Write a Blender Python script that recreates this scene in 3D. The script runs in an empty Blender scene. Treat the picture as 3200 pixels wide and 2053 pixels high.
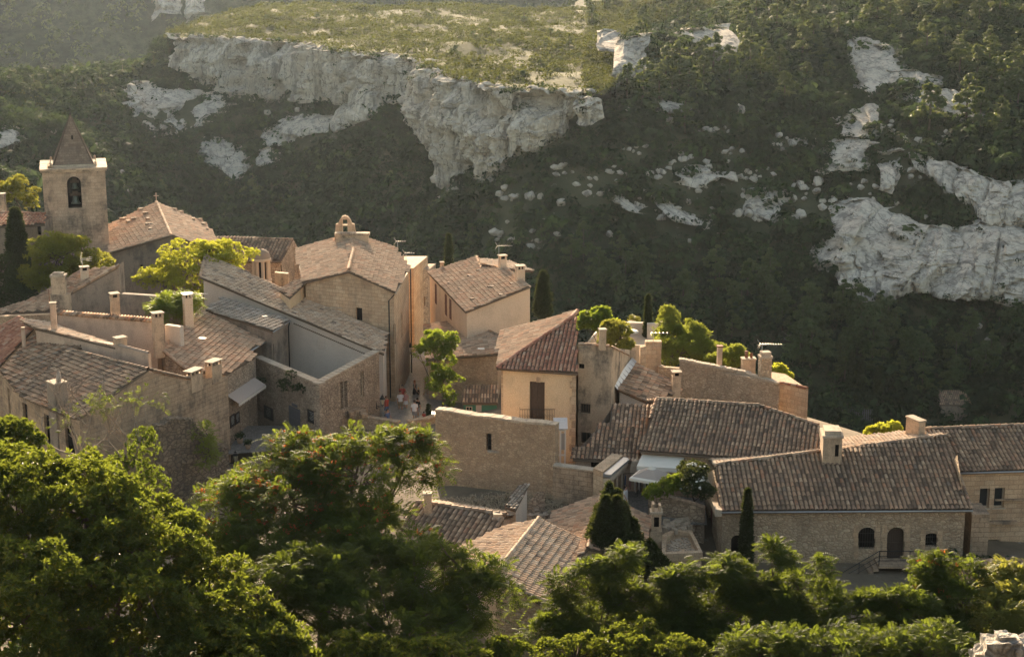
import bpy, math, random
import numpy as np
from mathutils import Vector, Matrix, noise as mnoise
R = math.radians
random.seed(7)
rng = np.random.default_rng(7)
SC = bpy.context.scene
COL = SC.collection
# ------------------------------------------------------------------ camera
CAMZ, PITCH, FPX = 40.0, R(14.0), 60/36*3200
cam = bpy.data.objects.new('camera', bpy.data.cameras.new('camera')); COL.objects.link(cam)
cam.location = (0, 0, CAMZ); cam.rotation_euler = (R(90)-PITCH, 0, 0)
cam.data.lens = 60; cam.data.sensor_width = 36; cam.data.clip_start = .5; cam.data.clip_end = 6000
SC.camera = cam
# ------------------------------------------------------------------ sky, sun, exposure
SUN_AZ, SUN_EL = R(-9.0), R(16.0)          # azimuth from +Y, negative = to the left
w = bpy.data.worlds.new('World'); SC.world = w; w.use_nodes = True
wn = w.node_tree
sky = wn.nodes.new('ShaderNodeTexSky'); sky.sky_type = 'NISHITA'; sky.sun_disc = False
sky.sun_elevation = SUN_EL; sky.sun_rotation = SUN_AZ; sky.air_density = 1.0; sky.dust_density = 2.0; sky.ozone_density = .8
bg = wn.nodes['Background']; bg.inputs[1].default_value = .112
wb = wn.nodes.new('ShaderNodeMix'); wb.data_type = 'RGBA'; wb.blend_type = 'MULTIPLY'; wb.inputs[0].default_value = 1; wb.inputs[7].default_value = (1, .88, .72, 1)   # camera white balance
wn.links.new(sky.outputs[0], wb.inputs[6]); wn.links.new(wb.outputs[2], bg.inputs[0])
sd = Vector((math.sin(SUN_AZ)*math.cos(SUN_EL), math.cos(SUN_AZ)*math.cos(SUN_EL), math.sin(SUN_EL)))
sl = bpy.data.lights.new('sun', 'SUN'); sl.energy = 5.0; sl.angle = R(.5); sl.color = (1, .79, .55)
so = bpy.data.objects.new('sun', sl); COL.objects.link(so); so.location = (0, 100, 200)
so.rotation_euler = (-sd).to_track_quat('-Z', 'Y').to_euler()
SC.view_settings.view_transform = 'Standard'; SC.view_settings.look = 'None'
SC.view_settings.exposure = 1.82; SC.view_settings.gamma = 1; SC.view_settings.use_curve_mapping = False
SC.render.engine = 'CYCLES'
SC.cycles.use_denoising = True
SC.cycles.max_bounces = 8; SC.cycles.volume_bounces = 1; SC.cycles.transparent_max_bounces = 8
SC.cycles.diffuse_bounces = 4; SC.cycles.glossy_bounces = 2; SC.cycles.transmission_bounces = 4
SC.cycles.caustics_reflective = False; SC.cycles.caustics_refractive = False
# ------------------------------------------------------------------ survey helpers
CT, ST = math.cos(PITCH), math.sin(PITCH)
def ray(px, py):
    u, v = (px-1600)/FPX, (1026.5-py)/FPX
    return Vector((u, CT+v*ST, -ST+v*CT))
def P(px, py, z=None, d=None):
    """world point sighted at (px,py) of the survey picture, at height z or at distance d"""
    r = ray(px, py); t = (z-CAMZ)/r.z if d is None else d/r.y
    return Vector((r.x*t, r.y*t, CAMZ+r.z*t))
def plane3(a, b, c):
    n = (b-a).cross(c-a).normalized()
    if n.z < 0: n = -n
    return (a.copy(), n)
def slope_plane(a, b, deg, toward=None):
    """plane through the level line a-b rising by deg away from the viewer (or toward a point)"""
    t = (b-a); t.z = 0; t.normalize(); p = Vector((-t.y, t.x, 0))
    ref = Vector((0, 1, 0)) if toward is None else (toward-a)
    if p.dot(ref) < 0: p = -p
    return plane3(a, b, (a+b)/2+p+Vector((0, 0, math.tan(R(deg)))))
def on(pl, px, py):
    r = ray(px, py); o = Vector((0, 0, CAMZ)); t = (pl[0]-o).dot(pl[1])/r.dot(pl[1]); return o+r*t
def pz(pl, x, y):
    a, n = pl; return a.z-((x-a.x)*n.x+(y-a.y)*n.y)/n.z
def V(*a): return Vector(a)
# ------------------------------------------------------------------ mesh builder
class MB:
    def __init__(s): s.p = []; s.nv = 0
    def add(s, verts, faces, mat=0, uv=None, smooth=False):
        v = np.asarray([tuple(q) for q in verts] if not isinstance(verts, np.ndarray) else verts, float).reshape(-1, 3)
        if isinstance(faces, np.ndarray): groups = [faces] if len(faces) else []
        else:
            by = {}
            for i, f in enumerate(faces): by.setdefault(len(f), []).append((i, f))
            groups = []
            uvs = []
            for k, l in by.items():
                groups.append(np.array([f for _, f in l], int))
                if uv is not None: uvs.append(np.array([uv[i] for i, _ in l], float))
            if uv is not None: uv = uvs
        for gi, g in enumerate(groups):
            s.p.append((g+s.nv, mat, None if uv is None else (uv if isinstance(uv, np.ndarray) else uv[gi]), smooth))
        s.p.append(v); s.nv += len(v)
        return s
    def box(s, c, size, rot=None, mat=0, uvs=True):
        c = Vector(c); h = Vector(size)/2; vs = []
        for x in (-1, 1):
            for y in (-1, 1):
                for z in (-1, 1):
                    q = Vector((x*h.x, y*h.y, z*h.z)); vs.append(c+(rot @ q if rot else q))
        f = [(0, 1, 3, 2), (4, 6, 7, 5), (0, 4, 5, 1), (2, 3, 7, 6), (0, 2, 6, 4), (1, 5, 7, 3)]
        ex = [(size[1], size[2]), (size[1], size[2]), (size[0], size[2]), (size[0], size[2]), (size[0], size[1]), (size[0], size[1])]
        of = random.random()*9
        orders = [[(0, 0), (0, 1), (1, 1), (1, 0)], [(0, 0), (1, 0), (1, 1), (0, 1)], [(0, 0), (1, 0), (1, 1), (0, 1)], [(0, 0), (0, 1), (1, 1), (1, 0)], [(0, 0), (0, 1), (1, 1), (1, 0)], [(0, 0), (1, 0), (1, 1), (0, 1)]]
        uv = [[(of+a*e[0], c.z+b*e[1]) for a, b in o] for o, e in zip(orders, ex)]
        return s.add(vs, f, mat, uv)
    def prism(s, poly, z0, z1=None, mat=0, cap=True, bottom=False):
        """poly: list of points (z = top if z1 is None)"""
        n = len(poly); area = sum(poly[i][0]*poly[(i+1) % n][1]-poly[(i+1) % n][0]*poly[i][1] for i in range(n))
        if area < 0: poly = poly[::-1]
        u = random.random()*9
        for i in range(n):
            a, b = poly[i], poly[(i+1) % n]; L = math.hypot(b[0]-a[0], b[1]-a[1])
            za = a[2] if z1 is None else z1; zb = b[2] if z1 is None else z1
            s.add([(a[0], a[1], z0), (b[0], b[1], z0), (b[0], b[1], zb), (a[0], a[1], za)], [(0, 1, 2, 3)], mat,
                  [[(u, z0), (u+L, z0), (u+L, zb), (u, za)]]); u += L
        top = [(q[0], q[1], q[2] if z1 is None else z1) for q in poly]
        if cap: s.add(top, [tuple(range(n))], mat, [[(q[0], q[1]) for q in top]])
        if bottom: s.add([(q[0], q[1], z0) for q in poly[::-1]], [tuple(range(n))], mat, [[(q[0], q[1]) for q in poly]])
        return s
    def slab(s, poly, th, mat=0):
        """polygon in space thickened downwards by th"""
        n = len(poly); t = [Vector(q) for q in poly]; b = [q-Vector((0, 0, th)) for q in t]
        nn = Vector((0, 0, 0))
        for i in range(n): nn += t[i].cross(t[(i+1) % n])
        if nn.z < 0: t.reverse(); b.reverse()
        s.add(t+b, [tuple(range(n)), tuple(range(2*n-1, n-1, -1))]+[(i, i+n, (i+1) % n+n, (i+1) % n) for i in range(n)], mat,
              [[(q.x, q.y) for q in t], [(q.x, q.y) for q in b[::-1]]]+[[(0, 0), (0, th), (1, th), (1, 0)]]*n)
        return s
    def tube(s, path, rad, n=6, mat=0, cap=True, smooth=True):
        path = [Vector(q) for q in path]; m = len(path)
        if not hasattr(rad, '__len__'): rad = [rad]*m
        vs = []; up = Vector((.3, .2, 1)).normalized()
        for i, q in enumerate(path):
            t = (path[min(i+1, m-1)]-path[max(i-1, 0)])
            t = t.normalized() if t.length > 1e-9 else Vector((0, 0, 1))
            a = t.cross(up)
            if a.length < .1: a = t.cross(Vector((1, 0, 0)))
            a.normalize(); b = t.cross(a)
            for k in range(n):
                an = 2*math.pi*k/n; vs.append(q+(a*math.cos(an)+b*math.sin(an))*rad[i])
        f = [(i*n+k, i*n+(k+1) % n, (i+1)*n+(k+1) % n, (i+1)*n+k) for i in range(m-1) for k in range(n)]
        if cap: f += [tuple(range(n-1, -1, -1)), tuple(range((m-1)*n, m*n))]
        return s.add(vs, f, mat, None, smooth)
    def lathe(s, c, prof, n=16, mat=0, smooth=True):
        c = Vector(c); vs = [c+Vector((r*math.cos(2*math.pi*k/n), r*math.sin(2*math.pi*k/n), z)) for r, z in prof for k in range(n)]
        f = [(i*n+k, i*n+(k+1) % n, (i+1)*n+(k+1) % n, (i+1)*n+k) for i in range(len(prof)-1) for k in range(n)]
        return s.add(vs, f, mat, None, smooth)
    def mesh(s, name, mats, base=None):
        vs = np.concatenate([q for q in s.p if isinstance(q, np.ndarray)]) if s.nv else np.zeros((0, 3))
        if base is not None: vs = vs-np.array(base)
        fs = [q for q in s.p if isinstance(q, tuple)]
        me = bpy.data.meshes.new(name)
        me.vertices.add(len(vs)); me.vertices.foreach_set('co', vs.ravel())
        loops = np.concatenate([f[0].ravel() for f in fs]); cnt = np.concatenate([np.full(len(f[0]), f[0].shape[1]) for f in fs])
        me.loops.add(len(loops)); me.loops.foreach_set('vertex_index', loops.astype(np.int32))
        me.polygons.add(len(cnt)); st = np.concatenate([[0], np.cumsum(cnt)[:-1]])
        me.polygons.foreach_set('loop_start', st.astype(np.int32))
        me.polygons.foreach_set('material_index', np.concatenate([np.full(len(f[0]), f[1]) for f in fs]).astype(np.int32))
        me.polygons.foreach_set('use_smooth', np.concatenate([np.full(len(f[0]), f[3]) for f in fs]).astype(bool))
        if any(f[2] is not None for f in fs):
            uvl = me.uv_layers.new(name='UVMap')
            uvl.data.foreach_set('uv', np.concatenate([(np.zeros(f[0].size*2) if f[2] is None else np.asarray(f[2], float).ravel()) for f in fs]))
        for m in (mats if isinstance(mats, (list, tuple)) else [mats]): me.materials.append(m)
        me.update(calc_edges=True)
        return me
    def build(s, name, mats, parent=None, base=None):
        if parent is not None: b = world_loc(parent)
        elif base is not None: b = Vector(base)
        else: b = Vector((0, 0, 0))
        o = bpy.data.objects.new(name, s.mesh(name, mats, b)); COL.objects.link(o)
        if parent is not None: o.parent = parent
        else: o.location = b
        return o
def world_loc(o):
    v = Vector(o.location)
    while o.parent: o = o.parent; v += o.location
    return v
def tag(o, label=None, cat=None, group=None, kind=None):
    if label: o['label'] = label
    if cat: o['category'] = cat
    if group: o['group'] = group
    if kind: o['kind'] = kind
    return o
def thing(name, label, cat, base, group=None):
    o = bpy.data.objects.new(name, None); COL.objects.link(o); o.location = base; o.empty_display_size = .3
    return tag(o, label, cat, group)
def copy_tree(o, parent=None):
    c = o.copy(); COL.objects.link(c); c.parent = parent
    for ch in o.children: copy_tree(ch, c)
    return c
# ------------------------------------------------------------------ materials
class NT:
    def __init__(s, name):
        s.m = bpy.data.materials.new(name); s.m.use_nodes = True; s.t = s.m.node_tree
        s.b = s.t.nodes['Principled BSDF']; s.out = s.t.nodes['Material Output']
    def n(s, typ, ins=None, **kw):
        q = s.t.nodes.new('ShaderNode'+typ)
        for k, v in kw.items(): setattr(q, k, v)
        for k, v in (ins or {}).items(): s.set(q.inputs[k], v)
        return q
    def set(s, sock, v):
        if isinstance(v, bpy.types.NodeSocket): s.t.links.new(v, sock)
        elif isinstance(v, (tuple, list)) and len(v) == 3 and sock.type == 'RGBA': sock.default_value = (*v, 1)
        else: sock.default_value = v
    def mix(s, f, a, b, blend='MIX'):
        q = s.n('Mix', data_type='RGBA', blend_type=blend); s.set(q.inputs[0], f); s.set(q.inputs[6], a); s.set(q.inputs[7], b); return q.outputs[2]
    def ramp(s, f, stops, mode='LINEAR'):
        q = s.n('ValToRGB', {0: f}); e = q.color_ramp; e.interpolation = mode
        while len(e.elements) < len(stops): e.elements.new(.5)
        for k, (p, c) in enumerate(stops):
            e.elements[k].position = p; e.elements[k].color = (*c, 1) if hasattr(c, '__len__') else (c, c, c, 1)
        return q.outputs[0]
    def noise(s, vec, scale, detail=4, rough=.6):
        q = s.n('TexNoise', {'Scale': scale, 'Detail': detail, 'Roughness': rough})
        if vec is not None: s.set(q.inputs['Vector'], vec)
        return q.outputs[0]
    def map(s, vec, scale=(1, 1, 1), loc=(0, 0, 0)):
        return s.n('Mapping', {0: vec, 1: loc, 3: scale}).outputs[0]
    def math(s, op, a, b=0.): return s.n('Math', {0: a, 1: b}, operation=op).outputs[0]
    def bump(s, h, strength=.5, dist=.05):
        s.set(s.b.inputs['Normal'], s.n('Bump', {'Height': h, 'Strength': strength, 'Distance': dist}).outputs[0])
    def fin(s, col, rough=.9, spec=.2, metal=0.):
        s.set(s.b.inputs['Base Color'], col); s.set(s.b.inputs['Roughness'], rough)
        s.b.inputs['Specular IOR Level'].default_value = spec; s.b.inputs['Metallic'].default_value = metal; return s.m
def plain(name, c, rough=.7, spec=.3, metal=0., var=.25, scale=6):
    k = NT(name); co = k.n('TexCoord').outputs['Object']; f = k.noise(co, scale, 4)
    col = k.mix(f, tuple(x*(1-var) for x in c), tuple(min(1, x*(1+var)) for x in c)); k.bump(k.noise(co, scale*5), .15, .02)
    return k.fin(col, rough, spec, metal)
def wallmat(name, kind, c1, c2, mortar, stain=.5, bump=.6, scale=1., stain_c=(.085, .075, .065)):
    k = NT(name); uv = k.n('TexCoord').outputs['UV']; c1, c2, mortar = [(c[0]*1.09, c[1]*1.05, c[2]*1.02) for c in (c1, c2, mortar)]
    nz = k.n('TexNoise', {'Vector': uv, 'Scale': 1.6, 'Detail': 3}).outputs['Color']
    wuv = k.n('VectorMath', {0: uv, 1: k.n('VectorMath', {0: nz, 'Scale': .22}, operation='SCALE').outputs[0]}, operation='ADD').outputs[0]
    fine = k.noise(uv, 14, 5, .7)
    if kind == 'rubble':
        mp = k.map(wuv, (2.6*scale, 4.4*scale, 1))
        ve = k.n('TexVoronoi', {'Vector': mp, 'Scale': 1., 'Randomness': .9}, feature='DISTANCE_TO_EDGE').outputs['Distance']
        vc = k.n('TexVoronoi', {'Vector': mp, 'Scale': 1., 'Randomness': .9}, feature='F1').outputs['Color']
        sep = k.n('SeparateColor', {0: vc}).outputs[0]
        edge = k.ramp(ve, [(.02, 1), (.12, 0)])
        col = k.mix(edge, k.mix(sep, c1, c2), mortar); h = k.math('ADD', k.ramp(ve, [(0, 0), (.2, 1)]), k.math('MULTIPLY', fine, .5))
    elif kind == 'ashlar':
        b = k.n('TexBrick', {'Vector': k.map(uv, (scale, scale, 1)), 'Color1': c1, 'Color2': c2, 'Mortar': mortar, 'Scale': 1., 'Mortar Size': .012, 'Mortar Smooth': .3, 'Brick Width': .62, 'Row Height': .31, 'Bias': -.1})
        col = b.outputs[0]; h = k.math('SUBTRACT', k.math('MULTIPLY', fine, .5), b.outputs[1])
    else:
        col = k.mix(k.noise(uv, .9, 6, .65), c1, c2); h = k.math('MULTIPLY', fine, .6)
    col = k.mix(k.ramp(k.noise(uv, .45, 5, .65), [(.35, 0), (.7, 1)]), col, k.mix(.45, col, mortar))
    col = k.mix(.65, col, k.ramp(fine, [(.3, .28), (.7, .78)]), 'OVERLAY')
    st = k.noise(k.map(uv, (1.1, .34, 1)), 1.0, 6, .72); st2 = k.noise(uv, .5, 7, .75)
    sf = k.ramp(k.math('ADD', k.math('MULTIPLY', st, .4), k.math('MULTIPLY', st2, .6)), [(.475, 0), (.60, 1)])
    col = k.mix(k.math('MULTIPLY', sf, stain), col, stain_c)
    k.bump(h, bump, .05)
    return k.fin(col, .92, .15)
def tilemat(name, stops, lichen=.4, lich_c=(.13, .115, .09)):
    k = NT(name); co = k.n('TexCoord').outputs['Object']; rnd = k.n('NewGeometry').outputs['Random Per Island']
    col = k.ramp(rnd, [(p_, (c[0]*1.09, c[1]*1.0, c[2]*.90)) for p_, c in stops])
    col = k.mix(k.math('MULTIPLY', k.ramp(k.noise(co, 1.3, 6, .7), [(.42, 0), (.62, 1)]), lichen), col, lich_c)
    col = k.mix(.4, col, k.ramp(k.noise(co, 17, 3, .6), [(.3, .3), (.7, .8)]), 'OVERLAY')
    k.bump(k.noise(co, 30, 3), .3, .02)
    return k.fin(col, .88, .2)
def leafmat(name, lo, hi, tr, trans=.4, rough=.45, spec=.35, extra=None, vary=.5, plant=False):
    rough = max(rough, .5); spec = min(spec, .22)
    k = NT(name); rnd = k.n('NewGeometry').outputs['Random Per Island']; co = k.n('TexCoord').outputs['Object']
    stops = [(0, lo), (.9, hi)] if not extra else [(0, lo), (.84, hi), (.93, extra), (1, extra)]
    c = k.ramp(rnd, stops); c = k.mix(k.ramp(k.noise(co, .42, 2), [(.36, 0), (.6, vary)]), c, tuple(x*.55 for x in lo))
    if plant:                                            # each plant has a green of its own
        tone = k.n('SeparateXYZ', {0: k.n('TexCoord').outputs['UV']}).outputs[0]; c = k.mix(1., c, k.ramp(tone, [(0, (.42, .46, .42)), (.45, (.85, .85, .8)), (.75, (1.25, 1.25, 1.)), (1, (2.1, 1.9, 1.3))]), 'MULTIPLY')
    k.fin(c, rough, spec)
    t = k.n('BsdfTranslucent', {0: k.mix(.55, k.mix(.5, c, tr), tr)}); mx = k.n('MixShader', {0: trans, 1: k.b.outputs[0], 2: t.outputs[0]})
    k.t.links.new(mx.outputs[0], k.out.inputs[0]); return k.m
M = {}
# stone, render and tile
M['warm_rubble'] = wallmat('warm_rubble', 'rubble', (.40, .28, .18), (.55, .41, .27), (.34, .24, .16), .3, .9, 1.45)
M['pink_rubble'] = wallmat('pink_rubble', 'rubble', (.41, .31, .21), (.56, .44, .31), (.33, .245, .165), .3, .9, 1.25)
M['grey_rubble'] = wallmat('grey_rubble', 'rubble', (.38, .30, .22), (.54, .43, .32), (.25, .19, .14), .4, 1., 1.15)
M['ashlar'] = wallmat('ashlar', 'ashlar', (.48, .34, .22), (.57, .43, .29), (.27, .19, .125), .35, .7)
M['ashlar_dark'] = wallmat('ashlar_dark', 'ashlar', (.40, .29, .195), (.49, .365, .25), (.20, .145, .095), .7, .8)
M['stucco_ochre'] = wallmat('stucco_ochre', 'stucco', (.56, .41, .25), (.64, .50, .34), (.46, .34, .22), .22, .25)
M['stucco_grey'] = wallmat('stucco_grey', 'stucco', (.50, .43, .36), (.57, .50, .42), (.45, .38, .31), .12, .2)
M['stucco_pale'] = wallmat('stucco_pale', 'stucco', (.52, .41, .30), (.58, .47, .36), (.44, .34, .25), .18, .25)
M['stucco_pink'] = wallmat('stucco_pink', 'stucco', (.46, .33, .24), (.55, .42, .32), (.38, .28, .2), .35, .35)
M['weathered'] = wallmat('weathered', 'stucco', (.46, .35, .24), (.54, .42, .30), (.36, .28, .2), .85, .5)
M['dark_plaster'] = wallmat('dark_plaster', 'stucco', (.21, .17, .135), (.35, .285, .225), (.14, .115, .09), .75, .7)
M['ruin'] = wallmat('ruin_stone', 'rubble', (.17, .135, .10), (.29, .23, .165), (.10, .08, .06), .7, 1.2, .8)
M['tower_stone'] = wallmat('tower_stone', 'ashlar', (.42, .31, .22), (.51, .39, .28), (.28, .21, .15), .75, .5)
M['spire_stone'] = wallmat('spire_stone', 'ashlar', (.19, .14, .105), (.29, .22, .165), (.11, .085, .065), .6, .8, 1.4)
M['chim'] = wallmat('chimney_stone', 'stucco', (.42, .31, .21), (.53, .40, .28), (.33, .25, .17), .65, .5)
M['cap'] = wallmat('coping_stone', 'stucco', (.40, .33, .25), (.52, .43, .32), (.3, .25, .2), .45, .5)
M['tile_mix'] = tilemat('roof_tile_mixed', [(0, (.11, .08, .06)), (.25, (.30, .20, .13)), (.45, (.44, .30, .20)), (.62, (.20, .14, .10)), (.75, (.46, .25, .15)), (.9, (.52, .40, .29)), (1, (.23, .19, .16))], .3)
M['tile_dark'] = tilemat('roof_tile_lichen', [(0, (.10, .075, .058)), (.22, (.24, .175, .125)), (.5, (.36, .265, .185)), (.68, (.22, .15, .11)), (.82, (.44, .34, .245)), (.93, (.34, .19, .12)), (1, (.19, .165, .14))], .35)
M['tile_red'] = tilemat('roof_tile_terracotta', [(0, (.28, .125, .08)), (.3, (.40, .19, .125)), (.6, (.47, .27, .18)), (.8, (.33, .15, .105)), (1, (.52, .38, .28))], .25)
M['tile_pale'] = tilemat('roof_tile_pale', [(0, (.40, .31, .23)), (.3, (.56, .44, .33)), (.6, (.48, .34, .24)), (.82, (.62, .51, .40)), (1, (.22, .17, .135))], .15)
M['tile_grey'] = tilemat('roof_tile_grey', [(0, (.22, .20, .175)), (.4, (.36, .33, .29)), (.7, (.30, .25, .205)), (1, (.47, .43, .39))], .45)
M['tile_tan'] = tilemat('roof_tile_tan', [(0, (.26, .185, .13)), (.35, (.42, .30, .21)), (.65, (.50, .37, .265)), (.85, (.45, .26, .165)), (1, (.56, .45, .34))], .25)
M['pan'] = plain('tile_channel', (.15, .11, .08), .9, .1)
M['zinc'] = plain('zinc', (.36, .36, .36), .45, .5, .6)
M['iron'] = plain('black_iron', (.018, .017, .016), .55, .4)
M['wood_dark'] = plain('dark_wood', (.075, .052, .038), .75, .2, var=.5, scale=9)
M['wood_red'] = plain('oxblood_wood', (.16, .035, .025), .65, .25)
M['wood_brown'] = plain('brown_shutter_wood', (.13, .055, .042), .65, .25)
M['wood_grey'] = plain('grey_blue_door_paint', (.13, .125, .135), .6, .25)
M['wood_pale'] = plain('pale_window_wood', (.46, .38, .28), .7, .2)
M['green'] = plain('green_paint', (.05, .16, .105), .6, .3)
M['white'] = plain('white_paint', (.72, .65, .56), .6, .3, var=.08)
M['canvas'] = plain('awning_canvas', (.76, .68, .57), .85, .1, var=.06)
M['canvas_grey'] = plain('parasol_cloth', (.42, .345, .29), .85, .1, var=.08)
M['black'] = plain('blackboard', (.012, .012, .012), .5, .3)
M['chalk'] = plain('chalk', (.55, .53, .5), .9, .1)
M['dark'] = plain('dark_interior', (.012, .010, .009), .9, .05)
k = NT('window_glass'); M['glass'] = k.fin((.02, .024, .026), .08, .6)
M['rust'] = plain('rusty_pipe', (.23, .10, .055), .8, .2, var=.5)
M['bronze'] = plain('bell_bronze', (.10, .115, .09), .5, .4, .5)
M['wire'] = plain('aluminium_wire', (.52, .47, .40), .4, .5, .7)
k = NT('lamp_glass'); k.fin((.85, .72, .5), .3, .4); k.b.inputs['Transmission Weight'].default_value = .55; M['lampglass'] = k.m
M['bark'] = plain('bark', (.12, .092, .068), .95, .1, var=.5, scale=8)
M['bark_pale'] = plain('pale_bark', (.25, .20, .155), .95, .1, var=.35, scale=8)
# ------------------------------------------------------------------ roof tiling
def tiles(mb, poly, pitch=.25, row=.36, mt=0, mp=1, rad=None, jit=1., seed=0, slab=.14, down=None):
    r_ = np.random.default_rng(seed+11)
    pts = [Vector(q) for q in poly]; n = Vector((0, 0, 0))
    for i in range(1, len(pts)-1): n += (pts[i]-pts[0]).cross(pts[i+1]-pts[0])
    n.normalize()
    if n.z < 0: n = -n
    cen = sum(pts, Vector())/len(pts); pts = [Vector((q.x, q.y, cen.z-((q.x-cen.x)*n.x+(q.y-cen.y)*n.y)/n.z)) for q in pts]
    s = Vector((n.x*n.z, n.y*n.z, n.z*n.z-1)) if down is None else (Vector(down)-n*Vector(down).dot(n))
    s.normalize(); c = s.cross(n).normalized(); o = pts[0]
    pc = np.array([((q-o).dot(c), (q-o).dot(s)) for q in pts])
    mb.slab([q-n*.03 for q in pts], slab, mp)
    def inside(X, Y):
        ins = np.zeros(X.shape, bool); m = len(pc)
        for i in range(m):
            x0, y0 = pc[i]; x1, y1 = pc[(i+1) % m]
            cnd = ((y0 > Y) != (y1 > Y)); den = (y1-y0) if abs(y1-y0) > 1e-12 else 1e-12
            ins ^= cnd & (X < (x1-x0)*(Y-y0)/den+x0)
        return ins
    mn, mx = pc.min(0), pc.max(0)
    ci = np.arange(mn[0]+pitch*.45, mx[0], pitch); ri = np.arange(mx[1]-row*.5, mn[1]-row, -row)
    X, Y = np.meshgrid(ci, ri); X, Y = X.ravel(), Y.ravel()
    if not len(X): return
    X = X+(np.sin(Y*1.7+X*.6)*.012*jit)
    k = inside(X, Y); X, Y = X[k], Y[k]; N = len(X)
    if N == 0: return
    rad = pitch*.385 if rad is None else rad
    ca, sa, na = np.array(c), np.array(s), np.array(n); oa = np.array(o)
    K = 5; ang = np.linspace(0, np.pi, K)
    wob = np.sin(X*.5+1.3*seed)*np.sin(Y*.7+seed)*.045*jit      # old roofs sag
    dx = r_.normal(0, .006*jit, (N, 2)); dh = np.abs(r_.normal(0, .010*jit, N)); dy = r_.normal(0, .018*jit, N)
    lift = .045
    vs = np.zeros((N, 2, K, 3))
    for e, (yy, hh, rr) in enumerate(((-row*.56, 0., .86), (row*.56, lift, 1.06))):
        lx = (X+dx[:, e])[:, None]-np.cos(ang)[None]*rad*rr
        ly = (Y+yy+dy)[:, None]+0*ang[None]
        lz = (wob+dh+hh)[:, None]+np.sin(ang)[None]*rad*rr*.95
        vs[:, e] = oa+lx[..., None]*ca+ly[..., None]*sa+lz[..., None]*na
    base = (np.arange(N)*2*K)[:, None]; q = np.array([(j, j+1, K+j+1, K+j) for j in range(K-1)])
    mb.add(vs.reshape(-1, 3), (base[:, :, None]+q[None]).reshape(-1, 4), mt, None, True)
    # channels between the covers; their shade is put into a darker colour
    vs = np.zeros((N, 2, 3, 3)); hw = pitch*.5-rad*.55
    for e, (yy, hh) in enumerate(((-row*.5, -.012), (row*.5, .022))):
        for j, (xx, dz) in enumerate(((-hw, .045), (0, 0.), (hw, .045))):
            p_ = oa+(X+pitch*.5+xx)[:, None]*ca+(Y+yy+dy)[:, None]*sa+(wob+hh+dz)[:, None]*na; vs[:, e, j] = p_
    base = (np.arange(N)*6)[:, None]; q = np.array([(0, 1, 4, 3), (1, 2, 5, 4)])
    mb.add(vs.reshape(-1, 3), (base[:, :, None]+q[None]).reshape(-1, 4), mp, None, False)
def ridge(mb, a, b, r=.13, L=.42, mt=0, lift=.0, seed=1):
    a, b = Vector(a), Vector(b); t = (b-a); D = t.length; t.normalize(); n = max(1, int(D/L)); rr = random.Random(seed)
    side = t.cross(Vector((0, 0, 1))).normalized(); up = side.cross(t); K = 6
    for i in range(n):
        q0 = a+t*(D*i/n)+Vector((0, 0, lift+rr.uniform(-.01, .01))); q1 = a+t*(D*(i+1)/n+.05)+Vector((0, 0, lift+.03+rr.uniform(-.01, .012)))
        vs = []
        for q, f in ((q0, .9), (q1, 1.1)):
            for j in range(K):
                an = math.pi*j/(K-1); vs.append(q+side*(math.cos(an)*r*f)+up*(math.sin(an)*r*f-.03))
        vs += [q0-up*.12+side*r, q0-up*.12-side*r, q1-up*.12+side*r, q1-up*.12-side*r]
        f = [(j, j+1, K+j+1, K+j) for j in range(K-1)]+[(0, 2*K, 2*K+2, K), (K-1, 2*K-1, 2*K+3, 2*K+1)]
        mb.add(vs, f, mt, None, True)
def inset(pts, m):
    c = sum((Vector(q) for q in pts), Vector())/len(pts); o = []
    for q in pts:
        d = Vector((c.x-q.x, c.y-q.y, 0)); o.append(q+(d.normalized()*m if d.length > m else d*0))
    return o
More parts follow.
